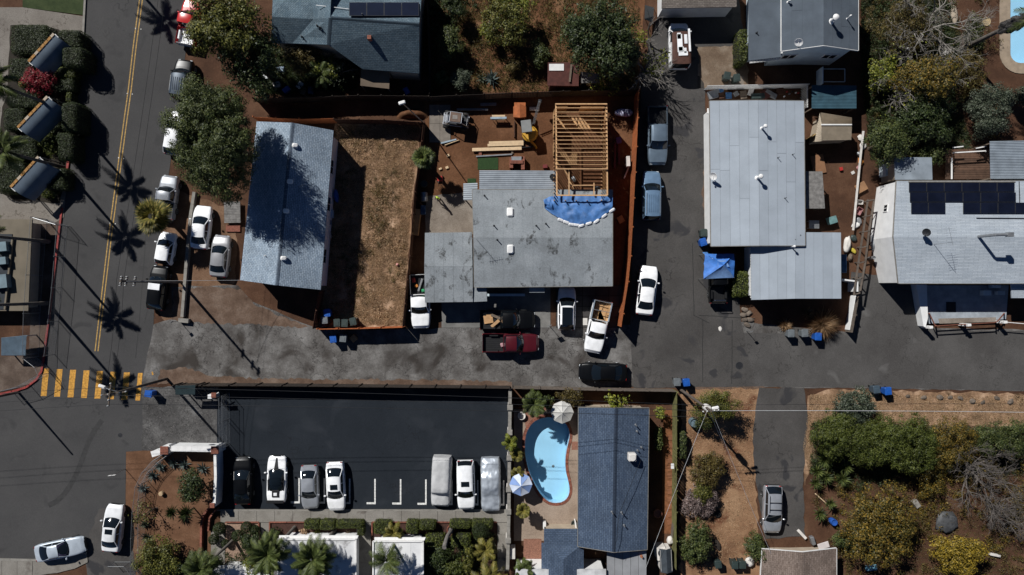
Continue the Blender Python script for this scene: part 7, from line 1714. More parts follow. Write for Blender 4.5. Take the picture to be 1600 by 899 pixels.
for p in tc: MB().tube([W(p[0],p[1],p[2])*1.0-D((0,0,p[2])), W(*p)], .025, 6).build('leg', m_grey, ct)
fl = MB(); rows = []
for t in range(9):
    rows.append([(lambda p, k: (p.x, p.y, p.z+.12*mnoise.noise(D((p.x*3, p.y*3, 9)))-.35*k/3))(W(1109-2*k+t*.4-(4 if t == 0 else 0), 394+t*5.2, 1.98), k) for k in range(4)])
fl.grid(rows).build('side_flap', M('tent_sky', (.12,.30,.66), .25, 3, .6, .1), ct, True); MB().slab3([W(1121,407,2.62),W(1134,407,2.66),W(1140,417,2.6),W(1122,418,2.62)], .02).build('patch', m_tl, ct)
# tarp on the flat roof
tpn = thing('tarpaulin', 'blue tarpaulin weighed down on the roof below the timber frame', 'tarpaulin', W(905,330)); rows = []
top = [(849,313),(858,308),(870,306),(890,307),(915,307),(940,307),(957,309)]; bot = [(851,326),(861,334),(876,343),(893,350),(908,352),(932,345),(956,328)]
def cat(P_, t):
    x = t*(len(P_)-1); i = min(int(x), len(P_)-2); f_ = x-i; return (P_[i][0]+(P_[i+1][0]-P_[i][0])*f_, P_[i][1]+(P_[i+1][1]-P_[i][1])*f_)
for j in range(15):
    rw = []
    for i in range(43):
        a, b = cat(top, i/42), cat(bot, i/42); s_ = j/14; px, py = a[0]+(b[0]-a[0])*s_, a[1]+(b[1]-a[1])*s_; p = on_plane(N5, px, py, .06)
        crump = .6 if i < 9 else .34; z_ = abs(mnoise.noise(D((p.x*1.1, p.y*1.1, 4))))*crump+abs(mnoise.noise(D((p.x*2.6+p.y*1.5, p.y*2.2, 7))))*crump*.7+abs(mnoise.noise(D((p.x*6, p.y*5, 2))))*.09; z_ *= min(1, 3*min(s_, 1-s_)+.25); rw.append(p+D((0,0,.02+z_)))
    rows.append(rw)
MB().grid(rows[::-1]).build('sheet', M('tarp_blue', (.06,.165,.40), .35, 1.6, .55, .3, fine=16), tpn, True, 70)
bagm = M('sandbag_white', (.68,.68,.68), .2, 4, .8, .2); bl = ['far left end','left part','left middle','lower left bend','lowest point','lower right bend','right middle','right part','far right end']
for k in range(9):
    x = 2.0+4.0*k/8; i = min(int(x), 5); f_ = x-i; px, py = bot[i][0]+(bot[i+1][0]-bot[i][0])*f_, bot[i][1]+(bot[i+1][1]-bot[i][1])*f_; p = on_plane(N5, px, py+1.5, .1); a = math.atan2(-(bot[min(i+1,6)][1]-bot[i][1]), bot[min(i+1,6)][0]-bot[i][0])
    o = MB().cbox((0,0,0), .62, .3, .17, 0, .08).build('sandbag', bagm); o.location = p; o.rotation_euler = (.12,0,a); tag(o, 'white sandbag at the %s of the tarpaulin edge' % bl[k], 'sandbag', 'sandbags along the tarpaulin')
# --- building yard
def lumpy(sx, sy, sz, seed, n=10):
    m = MB(); k = 14
    for j in range(n+1):
        ph = math.pi*j/n
        for i in range(k):
            a = 2*math.pi*i/k; d = D((math.sin(ph)*math.cos(a), math.sin(ph)*math.sin(a), -math.cos(ph))); q = 1+.28*mnoise.noise(d*1.7+D((seed, 0, 0)))+.12*mnoise.noise(d*5+D((0, seed, 0)))
            m.v.append((d.x*sx*.55*q, d.y*sy*.55*q, max(-sz/2, d.z*sz*.55*q)))
    for j in range(n):
        for i in range(k): m.f.append((j*k+i, j*k+(i+1)%k, j*k+k+(i+1)%k, j*k+k+i))
    return m
ROUND = {'water_tank', 'barrel', 'bucket', 'blue_barrel', 'gas_bottle', 'can', 'planter', 'garden_ball'}
TABLE = {'sawhorse_table', 'garden_table', 'table_frame', 'bench', 'garden_chair'}
SOFT = {'white_sack', 'sack', 'trash_bag', 'tarp_bundle', 'tarp_heap', 'white_bag', 'bag_pile', 'stick_heap', 'rock', 'junk_piece', 'pot_white'}
def item(name, label, cat, px, py, h, sx, sy, sz, rz, mat, ch=.02, group=None, tp=1.0):
    p = W(px, py, h+sz); loc = (p.x, p.y, h+sz/2); seed = (px*7+py*3) % 97
    if name in ROUND:
        r = (sx+sy)/4
        if name == 'garden_ball': m = MB().lathe([(.01 if j in (0, 10) else r*math.sin(math.pi*j/10), -r*math.cos(math.pi*j/10)) for j in range(11)], (0,0,0), 16)
        elif name == 'water_tank': m = MB().lathe([(r*.5,-sy*.5),(r*.9,-sy*.46),(r,-sy*.4),(r,sy*.4),(r*.9,sy*.46),(r*.5,sy*.5)], (0,0,0), 18, rot=Matrix.Rotation(R(90), 3, 'X'))
        else: m = MB().lathe([(r*.85,-sz/2),(r,-sz*.2),(r*1.02,sz*.2),(r*.96,sz/2),(r*.86,sz/2),(r*.84,sz*.38),(.02,sz*.36)], (0,0,0), 16)
        o = m.build(name, mat, None, True, 40)
    elif name in TABLE:
        o = thing(name, label, cat, (0,0,0), group); hz = h+sz; nb = max(3, int(sy/.16))
        for i in range(nb): MB().cbox((0, -sy/2+sy*(i+.5)/nb, 0), sx, sy/nb*.92, max(.04, min(sz, .1)), 0, .008).build('slat', mat, o)
        for ax in (-.42, .42):
            for ay in (-.42, .42): MB().bar((sx*ax, sy*ay, -.02), (sx*ax, sy*ay, -max(.2, hz-.05)), .05, .05).build('leg', mat, o)
        o.location = (loc[0], loc[1], hz); o.rotation_euler = (0, 0, rz); return o
    elif name in SOFT: o = lumpy(sx, sy, sz, seed).build(name, mat, None, True, 60)
    elif name == 'crate':
        o = thing(name, label, cat, (0,0,0), group)
        for i in range(3):
            z = -sz/2+sz*(i+.5)/3
            for sg in (-1, 1): MB().obb((0, sg*sy/2, z), sx, .03, sz*.26).build('slat', mat, o); MB().obb((sg*sx/2, 0, z), .03, sy-.04, sz*.26).build('slat', mat, o)
        MB().obb((0, 0, -sz/2+.015), sx, sy, .03).build('base', mat, o); o.location = loc; o.rotation_euler = (0, 0, rz); return o
    elif name == 'mower':
        o = thing(name, label, cat, (0,0,0), group); MB().cbox((0,0,-.05), .55, .5, .2, 0, .06).build('deck', mat, o); MB().lathe([(.12,.05),(.13,.12),(.08,.2)], (0,0,0), 12).build('engine', m_dkmetal, o)
        for ax in (-.3, .3):
            for ay in (-.2, .22): MB().lathe([(.04,-.03),(.1,-.03),(.1,.03),(.04,.03)], (ax,ay,-.1), 10, axis='X').build('wheel', m_tyre, o)
        MB().tube([(-.2,-.2,0),(-.22,-.8,.6),(.22,-.8,.6),(.2,-.2,0)], .018, 6).build('handle', m_grey, o); o.location = loc; o.rotation_euler = (0, 0, rz); return o
    elif name == 'shed_box':
        o = thing(name, label, cat, (0,0,0), group); MB().box(-sx*.45,-sy*.45,-sz/2, sx*.45,sy*.45, sz/2-.3).build('wall', m_offw, o)
        for sg in (-1, 1): MB().slab3([(0,-sy/2,sz/2),(0,sy/2,sz/2),(sg*sx/2,sy/2,sz/2-.35),(sg*sx/2,-sy/2,sz/2-.35)], .05).build('roof', mat, o)
        o.location = loc; o.rotation_euler = (0, 0, rz); return o
    elif name == 'ac_unit':
        o = thing(name, label, cat, (0,0,0), group); MB().cbox((0,0,0), sx, sy, sz, 0, .04).build('casing', mat, o); MB().lathe([(.36,sz/2),(.36,sz/2+.04),(.3,sz/2+.04),(.3,sz/2+.01),(.05,sz/2+.02)], (0,.1,0), 16).build('fan_guard', m_dkmetal, o); o.location = loc; o.rotation_euler = (0, 0, rz); return o
    else:
        o = MB().cbox((0,0,0), sx, sy, sz, 0, min(ch, sx*.3, sy*.3, sz*.45), tp).build(name, mat)
    o.location = loc; o.rotation_euler = (0,0,rz); return tag(o, label, cat, group)
m_plk = M('plank_pale', (.60,.44,.27), .15, 3, .8, .15, fine=25, rndv=.1)
for lb, x0, x1, y, w_ in (('pale plank at the top of the lumber pile',764,818,222.5,.2),('pale plank at the back right of the lumber pile',762,818,226.3,.2),('longest pale plank of the lumber pile',738,815,233,.26)): item('plank', lb, 'plank', (x0+x1)/2, y, .2, (x1-x0)*S, w_*1.3, .12, .03, m_plk)
item('plank', 'grey weathered plank in front of the green mat', 'plank', 772, 243, .1, 3.6, .14, .08, .06, M('plank_grey', (.2,.215,.23), .2, 3, .8, .2)); item('batten', 'cross batten under the longest pale plank', 'batten', 750.5, 240, .03, .3, .4, .14, 0, m_brick); item('batten', 'grey cross batten right of the pale planks', 'batten', 800, 236, .03, .2, .6, .12, .2, m_oldw)
item('grass_mat', 'rectangular green turf mat on the brown soil', 'turf mat', 762.5, 256, .02, 2.05, 1.2, .03, .0, M('turf_green', (.022,.052,.014), .35, 12, .95, .6, fine=60)); item('grass_mat', 'small green turf mat beside the metal roof', 'turf mat', 737, 283, .02, .85, .5, .03, .0, MC['turf_green'])
for i, (px, py, w_, l_, mt) in enumerate(((700,243,.3,.25,m_plk),(698.5,262,.3,.25,m_plk),(688,264,.3,.2,m_plk))): item('wood_block', ['pale wood block in the middle of the soil','pale wood block near the fan palm','pale wood block close to the fan palm trunk'][i], 'wood block', px, py, .02, w_, l_, .15, .4, mt)
bk = thing('brick_barbecue', 'small red brick barbecue stand by the metal roof', 'barbecue', W(808,257)); 
for (x, y, w_, l_, z, hh) in ((799,256,.35,1.0,0,.8),(817,256,.35,1.3,0,.8),(808,248,1.2,.3,0,.8)): MB().cbox(W(x,y,hh/2), w_, l_, hh, 0, .02).build('brick_pier', m_brick, bk)
MB().cbox(W(807,253.5,.86), 1.3, .35, .1, 0, .02).build('shelf', m_brick, bk); MB().cbox(W(807,248,.85), 1.0, .4, .05, 0, .01).build('grill', m_grey, bk)
osd = thing('tool_shed', 'small orange timber tool shed in the works yard', 'shed', W(812,176)); b = W(812,177)
MB().box(b.x-.55, b.y-.6, 0, b.x+.55, b.y+.6, 1.7).build('wall', m_fo, osd); MB().slab3([W(802,167,1.75),W(812,162,2.0),W(812,184,2.0),W(802,183,1.75)], .05).build('roof', m_fo, osd); MB().slab3([W(812,162,2.0),W(822,167,1.75),W(822,183,1.75),W(812,184,2.0)], .05).build('roof', m_fo, osd)
# mini digger
dg = thing('mini_excavator', 'yellow mini excavator with grey canopy roof and raised lattice boom', 'excavator', W(826,206)); y_ = M('machine_yellow', (.55,.30,.035), .2, 3, .5, .03); b = W(826,210)
for sx in (-.5, .5):
    MB().cbox((b.x+sx, b.y, .25), .3, 1.7, .42, .15, .12).build('track', m_tyre, dg)
MB().lathe([(.62,.45),(.75,.55),(.78,.95),(.6,1.1)], (b.x+.1, b.y-.15, 0), 20).build('turntable_body', y_, dg, True); MB().cbox((b.x-.1, b.y+.2, .75), .9, 1.2, .55, .15, .1).build('engine_cover', y_, dg)
for sx, sy in ((-.75,.75),(.05,.85),(-.62,-.25),(.2,-.2)): MB().bar((b.x+sx, b.y+sy, .7), (b.x+sx, b.y+sy, 2.05), .05, .05).build('canopy_post', m_black, dg)
MB().cbox((b.x-.25, b.y+.3, 2.1), 1.0, 1.2, .09, .12, .05).build('canopy_roof', M('canopy_grey', (.2,.205,.2), .15, 2, .6, .05), dg); MB().cbox((b.x-.2, b.y+.1, 1.05), .45, .45, .5, .1, .06).build('seat', m_black, dg)
bm = MB(); a0, a1 = D((b.x+.45, b.y+.75, 1.0)), D((b.x+1.0, b.y+2.6, 2.4))
for ox, oz in ((-.1,0),(.1,0),(0,.18)): bm.tube([a0+D((ox,0,oz)), a1+D((ox,0,oz))], .03, 6)
for t in range(9):
    p = a0.lerp(a1, t/8); q = a0.lerp(a1, min(1, (t+1)/8)); bm.bar(p+D((-.1,0,0)), q+D((.1,0,0)), .025, .025); bm.bar(p+D((.1,0,0)), q+D((0,0,.18)), .025, .025)
bm.build('boom', m_grey, dg); MB().cbox(a1+D((.05,.15,-.5)), .35, .3, .5, 0, .06).build('bucket', m_dkmetal, dg); MB().tube([(b.x+.15,b.y-.75,.5),(b.x+.7,b.y-1.3,.3),(b.x+.75,b.y-1.4,.1)], .12, 8).build('blade_arm', y_, dg); MB().cbox((b.x-.1,b.y-1.35,.22), 1.2, .1, .35, .1, .03).build('dozer_blade', m_dkmetal, dg)
# buggy
bg = thing('buggy', 'silver caged off-road buggy with brown roof on the concrete pad', 'buggy', (0,0,0)); m_sil = M('cage_silver', (.45,.47,.5), .1, 3, .35, 0, metal=.7)
for sx in (-.55, .55):
    MB().tube([(sx,-1.25,.5),(sx,-1.1,1.2),(sx*.9,-.6,1.75),(sx*.9,.55,1.75),(sx,.95,1.1),(sx,1.3,.6)], .04, 8).build('cage_tube', m_sil, bg, True); MB().tube([(sx,-1.25,.5),(sx,1.3,.5)], .045, 8).build('cage_tube', m_sil, bg, True)
for y, z, w_ in ((-1.2,.7,.55),(-1.1,1.2,.55),(-.6,1.75,.5),(.55,1.75,.5),(.95,1.1,.55),(1.25,.7,.55),(1.3,.5,.55)): MB().tube([(-w_,y,z),(w_,y,z)], .035, 8).build('cage_bar', m_sil, bg, True)
MB().cbox((0,0,1.8), .92, 1.05, .06, 0, .02).build('roof_panel', M('roof_tan', (.15,.10,.075), .25, 3, .8, .1), bg); MB().cbox((0,.05,1.84), .4, .5, .03, .1, .01).build('roof_patch', M('patch_grey', (.22,.2,.18), .2, 3, .8, .1), bg); MB().cbox((0,-.05,.7), 1.0, 1.6, .25, 0, .05).build('tub', m_dkmetal, bg); MB().cbox((0,.95,.75), .8, .6, .3, 0, .06).build('hood', m_sil, bg); MB().cbox((0,-1.0,.75), .7, .5, .4, 0, .06).build('engine', m_dkmetal, bg)
for sx in (-.26, .26): MB().cbox((sx,-.3,1.0), .42, .5, .5, 0, .08).build('seat', m_black, bg)
for sx in (-.72, .72):
    for y in (-.85, .95): MB().lathe([(.15,-.13),(.33,-.12),(.36,0),(.33,.12),(.15,.13)], (sx,y,.36), 16, axis='X').build('wheel', m_tyre, bg, True)
p = W(713,187,1.0); bg.location = (p.x, p.y, .08); bg.rotation_euler = (0,0,R(82))
# person in hi-vis
def person(label, px, py, face, shirt, pants, skin=(.25,.14,.09), hat=None, pose=.25):
    b = W(px, py, 1.4); b = D((b.x, b.y, .03)); r = thing('person', label, 'person', b); 
    me = bpy.data.meshes.new('body'); J = {'hip':(0,0,.95),'chest':(0,.02,1.28),'neck':(0,.02,1.48),'head':(0,.05,1.62),'top':(0,.05,1.74)}
    V_ = [(0,0,.95),(0,.01,1.15),(0,.02,1.38),(0,.03,1.50),(0,.05,1.60),(0,.05,1.73)]; E_ = [(0,1),(1,2),(2,3),(3,4),(4,5)]; Rd = [.15,.14,.15,.055,.095,.07]
    def chn(root_, pts, rads):
        prev = root_
        for p_, q_ in zip(pts, rads): V_.append(p_); Rd.append(q_); E_.append((prev, len(V_)-1)); prev = len(V_)-1
        return prev
    for s_ in (-1, 1):
        hand = chn(2, [(s_*.19,.02,1.40),(s_*.25,.06*pose*4,1.14),(s_*.23,.16*pose*4,.95),(s_*.22,.20*pose*4,.87)], [.07,.05,.04,.035])
        hp = D(V_[hand])
        for k in range(4): chn(hand, [tuple(hp+D((s_*(-.03+.02*k), .045, -.05))), tuple(hp+D((s_*(-.035+.022*k), .06+.006*k, -.10+.006*abs(k-1))))], [.011,.009])
        chn(hand, [tuple(hp+D((-s_*.045,.03,-.02))), tuple(hp+D((-s_*.055,.06,-.05)))], [.012,.01])
        chn(0, [(s_*.10,0,.88),(s_*.11,.04+s_*.08,.5),(s_*.11,s_*.10-.02,.10),(s_*.11,s_*.10+.13,.04)], [.10,.075,.055,.045])
    me.from_pydata(V_, E_, []); o = bpy.data.objects.new('body', me); col.objects.link(o)
    md = o.modifiers.new('s', 'SKIN'); sl = me.skin_vertices[0].data
    for i, q_ in enumerate(Rd): sl[i].radius = (q_, q_*(.78 if i < 3 else 1)); sl[i].use_root = (i == 0)
    o.modifiers.new('u', 'SUBSURF').levels = 2; o.modifiers['u'].render_levels = 2
    t = NT('clothes_'+str(px)); tc_ = t.n('ShaderNodeSeparateXYZ'); t.l(t.obj(), tc_.inputs[0]); c = t.ramp(tc_.outputs[2], [(0, (.03,.02,.015)), (.09, pants), (.92, pants), (.93, shirt), (1.0, shirt)])
    hd = t.math('GREATER_THAN', tc_.outputs[2], 1.49); hn = t.math('GREATER_THAN', t.math('ABSOLUTE', tc_.outputs[0]), .205); c = t.mix(c, shirt, t.math('GREATER_THAN', tc_.outputs[2], .96)); c = t.mix(c, skin, hd); c = t.mix(c, skin, hn); me.materials.append(t.set(c, .8, 0, .3))
    me.polygons.foreach_set('use_smooth', [True]*len(me.polygons)) if len(me.polygons) else None
    o.parent = r
    ft = MB().lathe([(.012,0),(.016,.02),(.006,.035)], b+D((0,.145,1.595)), 6); ft.build('nose', M('skin_tone', skin, .1, 9, .6, 0), r)
    for s_ in (-1, 1): MB().lathe([(.008,0),(.011,.006),(.006,.012)], b+D((s_*.033,.125,1.625)), 6).build('eye', m_black, r); MB().cbox(b+D((s_*.095,.05,1.60)), .02, .035, .055, 0, .006).build('ear', MC['skin_tone'], r)
    MB().cbox(b+D((0,.138,1.555)), .05, .012, .012, 0, .003).build('mouth', M('lip', (.2,.07,.06), .1, 9, .6, 0), r)
    MB().lathe([(.10,1.66),(.105,1.70),(.085,1.75),(.04,1.775),(.01,1.78)], b+D((0,.045,0)), 14).build('hat' if hat else 'hair', hat or m_black, r, True)
    r.rotation_euler = (0,0,face); return r
person('person in bright yellow green top standing on the dusty patio', 684, 309, R(150), (.42,.62,.05), (.06,.06,.07), hat=M('cap_yellow', (.45,.62,.06), .1, 5, .7, .05))
# more yard clutter
CL = [('water_tank','silver cylindrical tank standing along the yard fence','tank',662,307,0,.5,.95,.9,.05,m_grey),('barrel','dark barrel at the shaded fence below the fan palm','barrel',662,287,0,.8,.6,.6,.1,m_bind),('storage_box','dark blue storage box at the yard fence','box',661,328,0,.5,.9,.6,0,M('box_navy',(.03,.06,.12),.2,3,.5,.05)),
 ('plywood_panel','tan plywood panel leaning along the yard fence','panel',650,347,0,.7,2.6,.5,-.12,m_ply),('sawhorse_table','pale work table with grey plank beneath the works yard fence','table',779,184,.6,1.3,.5,.1,0,m_plk),('plank','grey blue plank lying on the work table','plank',779,184.5,.75,1.6,.22,.08,.02,M('plank_blue',(.27,.34,.4),.2,3,.7,.1)),
 ('plank','long grey beam along the dark works yard fence','beam',738,171,.3,3.1,.2,.15,.0,M('plank_grey2',(.2,.2,.2),.2,3,.8,.2)),('plank','grey board in the fence shadow of the works yard','board',763,163,.1,1.6,.3,.08,.02,MC['plank_grey2']),('plank','grey post lying across the pad edge','post',701,221,.1,1.6,.16,.14,.25,MC['plank_blue']),('plank','pale batten lying across the pad edge','batten',706,223,.1,1.5,.08,.1,.35,m_plk),
 ('pallet','white pallet behind the raised boom','pallet',835,170,.1,1.0,.35,.15,0,m_offw),('scaffold_board','dark timber post beside the excavator','post',804,202,.0,.12,1.6,.3,0,m_fb),('mower','red push mower beside the fan palm shadow','mower',687,279,.1,.6,.5,.35,.2,m_red),('bucket','dark bucket on the metal roof edge near the frame','bucket',863,276,2.75,.4,.6,.4,.3,m_black),('tool_case','dark red tool case beside the frame','case',852,260,.1,.45,.35,.3,.1,M('case_red',(.14,.02,.02),.2,3,.6,.05)),
 ('tarp_bundle','white and violet tarp bundle at the fence by the frame','tarp bundle',975,176,.2,1.7,.75,.35,.0,M('tarp_violet',(.45,.45,.6),.45,5,.7,.3)),('steel_beam','long rust red beam standing left by the fence','beam',961,243,.1,.2,2.6,.15,-.03,M('primer_red',(.13,.03,.03),.2,3,.7,.1)),('steel_beam','shorter rust red beam right by the fence','beam',967,239,.1,.2,2.3,.15,.03,MC['primer_red']),('machine_box','violet machine box at the end of the red beams','machine',967,219,.1,.5,.6,.5,.2,M('violet_box',(.13,.08,.22),.3,4,.6,.1)),
 ('bag_pile','grey tool bag inside the timber frame','bag',897,280,.15,.4,.6,.4,.4,m_grey),('bag_pile','dark tool bag at the frame doorway','bag',934,294,.15,.5,.5,.5,.3,m_dkmetal),('plank','orange plywood offcut leaning on the fence','board',970,343,.2,.6,.7,.05,.5,m_ply),('door_panel','white door leaning between fence and timber frame','door',982,252,.2,.35,1.0,.9,.05,m_offw),('pipe','white plastic pipe against the orange fence','pipe',979,270,.1,.12,1.2,.3,-.4,m_white),
 ('garden_table','blue grey table against the wall of the shingle house','table',516,300,.6,.6,.9,.08,.1,M('table_blue',(.15,.2,.27),.2,3,.6,.05)),('tarp_heap','bright blue tarp heap beside the shingle house','tarp',524,306,.1,.45,1.1,.6,.15,m_blu),('cooler','pale blue box beside the shingle house','box',515,334,.1,.55,.8,.6,.0,M('box_pale',(.35,.45,.55),.2,3,.6,.05)),('chair_frame','grey garden frame beside the shingle house','garden frame',510,345,.1,.7,.8,.7,.1,MC['table_blue']),('crate','white crate low beside the shingle house','crate',512,367,.1,.5,.7,.4,.1,m_offw),
 ('planter','dark planter tub in the dry yard corner','tub',506,509,.0,.4,.35,.5,0,m_bing),('garden_ball','small pink ball on the dry yard','ball',620.5,413.5,.02,.28,.28,.26,0,M('ball_pink',(.6,.28,.25),.1,5,.6,0)),('cardboard_box','open cardboard tray in the fence shadow','box',552,529,.02,.6,.6,.3,.7,m_ply),
 ('step_stone','pale stepping block at the tiled patio edge','block',914.5,503,.05,.45,.7,.12,0,m_offw),('rock','pale flat stone lying on the asphalt lane','stone',1125.5,514,.03,.3,.45,.06,.2,m_offw),
 ('shed_box','small dark grey tiled shed beside the mossy fence at the bottom','shed',1042,878,0,1.2,2.3,2.0,.05,M('shed_dark',(.04,.05,.06),.3,3,.8,.2)),('ac_unit','white air conditioner beside the dark grey shed','air conditioner',1034,866,0,.9,1.3,1.4,.1,m_offw),('pool_ladder','white pump box by the terrace gate','pump',851,822,.05,.3,.6,.8,0,m_white),('white_post','white gate post beside the charcoal eave','post',900,822,.05,.12,.6,1.2,.1,m_white),
 ('white_cabinet','white cabinet at the foot of the parking wall','cabinet',801,866,0,.5,1.0,1.2,0,m_offw),('float_toy','white float lying on the mossy fence','float',1051,729,1.9,.3,.5,.1,0,m_white),('pot_white','white flower tubs near the end of the stepping tiles','tubs',1048,846,.1,.6,.8,.5,0,m_offw),('door_panel','blue white door leaning in the shed yard','door',1267.5,282,.0,.1,1.5,1.6,.05,M('door_blue',(.3,.42,.5),.2,3,.6,.05)),('plywood_panel','large brown plywood sheet on the ground by the shed','panel',1279,257,.1,1.3,1.9,.05,.2,M('ply_brown',(.22,.11,.055),.2,2,.85,.15)),
 ('spade','dark red spade head lying in the shed yard','tool',1315,264,.1,.3,.35,.15,.2,m_red),('paper_scrap','pale scrap lying in the shed yard','scrap',1333,270,.02,.35,.3,.05,.5,m_offw),('garden_cart','teal cart in the clutter below the patio cover','cart',1302,344,.1,.8,.7,.6,.3,M('cart_teal',(.13,.24,.24),.3,3,.6,.1)),('table_frame','white table frame below the patio cover','table frame',1272,351,.7,1.0,.8,.06,0,m_grey),('crate','pale crate in the scrap strip beside the trellis','crate',1344,316,.1,.6,.4,.4,-.1,m_offw),('crate','pink crate in the scrap strip beside the trellis','crate',1343,330,.1,.5,.7,.4,-.5,M('crate_pink',(.35,.17,.17),.3,4,.7,.1)),('board','brown board lying across the scrap strip','board',1346,293,.3,1.1,.9,.06,.5,M('ply_brown2',(.28,.15,.075),.2,2,.85,.15)),
 ('white_sack','white sack heap beside the wing roof','sack',1326,382,.1,.6,1.6,.6,-.2,m_offw),('blue_sheet','dark blue sheet beside the wing roof','sheet',1319,412,.1,.5,1.8,1.0,0,M('sheet_navy',(.02,.07,.16),.3,3,.6,.1)),('sack','grey sack heap against the white side wall','sack',1366,379,.1,.45,1.4,.5,.05,m_grey),('gas_bottle','grey gas bottle against the white side wall','gas bottle',1366,403,.0,.35,.35,1.0,0,m_grey),
 ('stone_block','grey blocks near the bottom right bare tree','stone',1433,788,.0,.5,.8,.4,.6,m_kerb),('trash_bag','dark grey bag heap in the right garden','bag heap',1482,818,.0,2.0,1.9,.6,.1,M('bag_grey',(.07,.072,.075),.4,4,.6,.4)),('white_post','broken white bench piece in the right garden','bench piece',1556,868,.1,1.0,.25,.3,-.2,m_offw),('blue_tray','pale blue tray at the bottom of the right garden','tray',1362,888,.05,1.1,.5,.2,.1,M('tray_blue',(.15,.33,.42),.3,4,.6,.1)),('blue_barrel','dark blue barrel beside the garden yuccas','barrel',1304,817,.0,.6,.7,.8,.2,m_blu),('white_pipe','pale fallen stalk beside the yuccas','stalk',1288,784,.3,.1,2.4,.08,.85,m_plk),
 ('engine_scrap','white engine scrap lying behind the outbuilding','scrap',1254,836,.1,.28,1.1,.3,.75,m_offw),('boat_trailer','white box beside the outbuilding gable','box',1271,846,.1,.35,.8,.5,.3,m_grey),('canvas_sheet','pale canvas beside the outbuilding gable','canvas',1287,853,1.2,1.1,.6,.05,.3,M('canvas_cream',(.55,.5,.48),.15,2,.9,.2)),('white_bag','white bag by the bins at the outbuilding','bag',1173,879,.1,.8,.9,.5,.2,m_offw),('stick_heap','dark root wood lying in the centre garden','root wood',1122,852,.02,.5,1.0,.25,.4,m_fd),
 ('pump_box','grey box on the dark ground below the tall lean-to','box',1388,262,.0,.5,1.6,1.2,0,m_wallb),('barrel','blue grey barrel beside the feathery tree','barrel',1085,661,.1,.9,.9,.9,.1,M('trampoline_blue',(.12,.17,.2),.3,3,.6,.05)),('garden_chair','white garden chair in the upper right garden','chair',1424,78,.3,.8,.5,.5,.1,m_white),('rock','pale boulder near the base of the tall palm','boulder',1478,83,.0,.9,.6,.4,.3,m_offw),('rock','orange stone slab in the upper right garden','stone',1493,22,.1,.6,1.6,.3,.1,m_wallt)]
for it in CL: item(*it)
for nm, lb, ct_, px, py, r_, h_, m_ in (('flower_pot','terracotta ring pot beside the stepping tiles','pot',1028,803,.42,.5,M('terracotta2',(.35,.14,.085),.2,4,.85,.1)),('flower_pot','white ring planter left of the pool','planter',815,650,.4,.4,m_offw),('flower_pot','small green planter by the charcoal eave','planter',897,819,.3,.4,m_bind),('tyre','old tyre lying in the centre garden','tyre',1121,803,.35,.2,m_tyre),('garden_hose_coil','pale hose coil on the soil beside the right pool','hose',1541,34,.45,.05,M('hose_tan',(.4,.3,.17),.2,4,.7,.05))):
    c = W(px, py, h_); o = MB().lathe([(r_*.8,0),(r_,h_),(r_*.86,h_),(r_*.8,h_*.6),(.02,h_*.58)], (0,0,0), 18).build(nm, m_); o.location = (c.x, c.y, .03); tag(o, lb, ct_)
ts = MB().lathe([(.22,0),(.24,.35),(.2,.4),(.02,.41)], (0,0,0), 10).build('tree_stump', M('stump_tan', (.42,.3,.18), .2, 9, .9, .2)); c = W(254,770.5); ts.location = (c.x, c.y, 0); tag(ts, 'small pale tree stump in the corner garden', 'stump')
# stepping tiles
stp = sheet('tile_path', [(1036,640),(1056,640),(1053,834),(1034,834)], .014, M('tile_soil', (.19,.075,.03), .35, 3, .95, .4))
for k in range(12):
    if True:
        c = W(1047.5-k*.1, 684+k*12); MB().cbox((c.x, c.y, .04), .5, .5, .06, .02*k, .015).build('tile', M('tile_terracotta', (.22,.09,.042), .25, 3, .85, .2, rndv=.15), stp)
# stones along the verge and at the wing corner
m_stone = M('field_stone', (.15,.12,.095), .4, 5, .95, .5, rndv=.4)
def stone(label, px, py, r_, seed, group):
    rr = random.Random(seed); m = MB(); n = 9; rings = []
    for j, (zz, k) in enumerate(((0,.9),(.25,1.05),(.6,.85),(.8,.4))):
        for i in range(n):
            a = 2*math.pi*i/n; q = r_*k*rr.uniform(.75, 1.15); m.v.append((q*math.cos(a)*1.25, q*math.sin(a)*.85, zz*r_*rr.uniform(.85, 1.1)))
    for j in range(3):
        for i in range(n): m.f.append((j*n+i, j*n+(i+1)%n, j*n+n+(i+1)%n, j*n+n+i))
    m.f.append(tuple(3*n+i for i in range(n))); o = m.build('stone', m_stone, None, True, 40); c = W(px, py); o.location = (c.x, c.y, .0); o.rotation_euler = (0,0,rr.uniform(-1.2, 1.2)); tag(o, label, 'stone', group)
for k, (px, py) in enumerate(((1418,619),(1443,621),(1468,621),(1484,621),(1500,622),(1519,627),(1535,629),(1557,622),(1578,628))): stone('stone number %s along the verge' % k if False else 'border stone %s along the dry verge, counted from the bins' % ('first','second','third','fourth','fifth','sixth','seventh','eighth','ninth')[k], px, py, .2+.04*(k % 3), 300+k, 'border stones on the verge')
for k, (px, py) in enumerate(((1163,484),(1162,492),(1164,500),(1167,508),(1170,490),(1172,500))): stone('pale grey stone %s in the edge below the wing roof' % ('at the top','second from top','third from top','at the bottom','inside the upper bend','inside the lower bend')[k], px, py, .3, 340+k, 'stone edging below the wing roof')
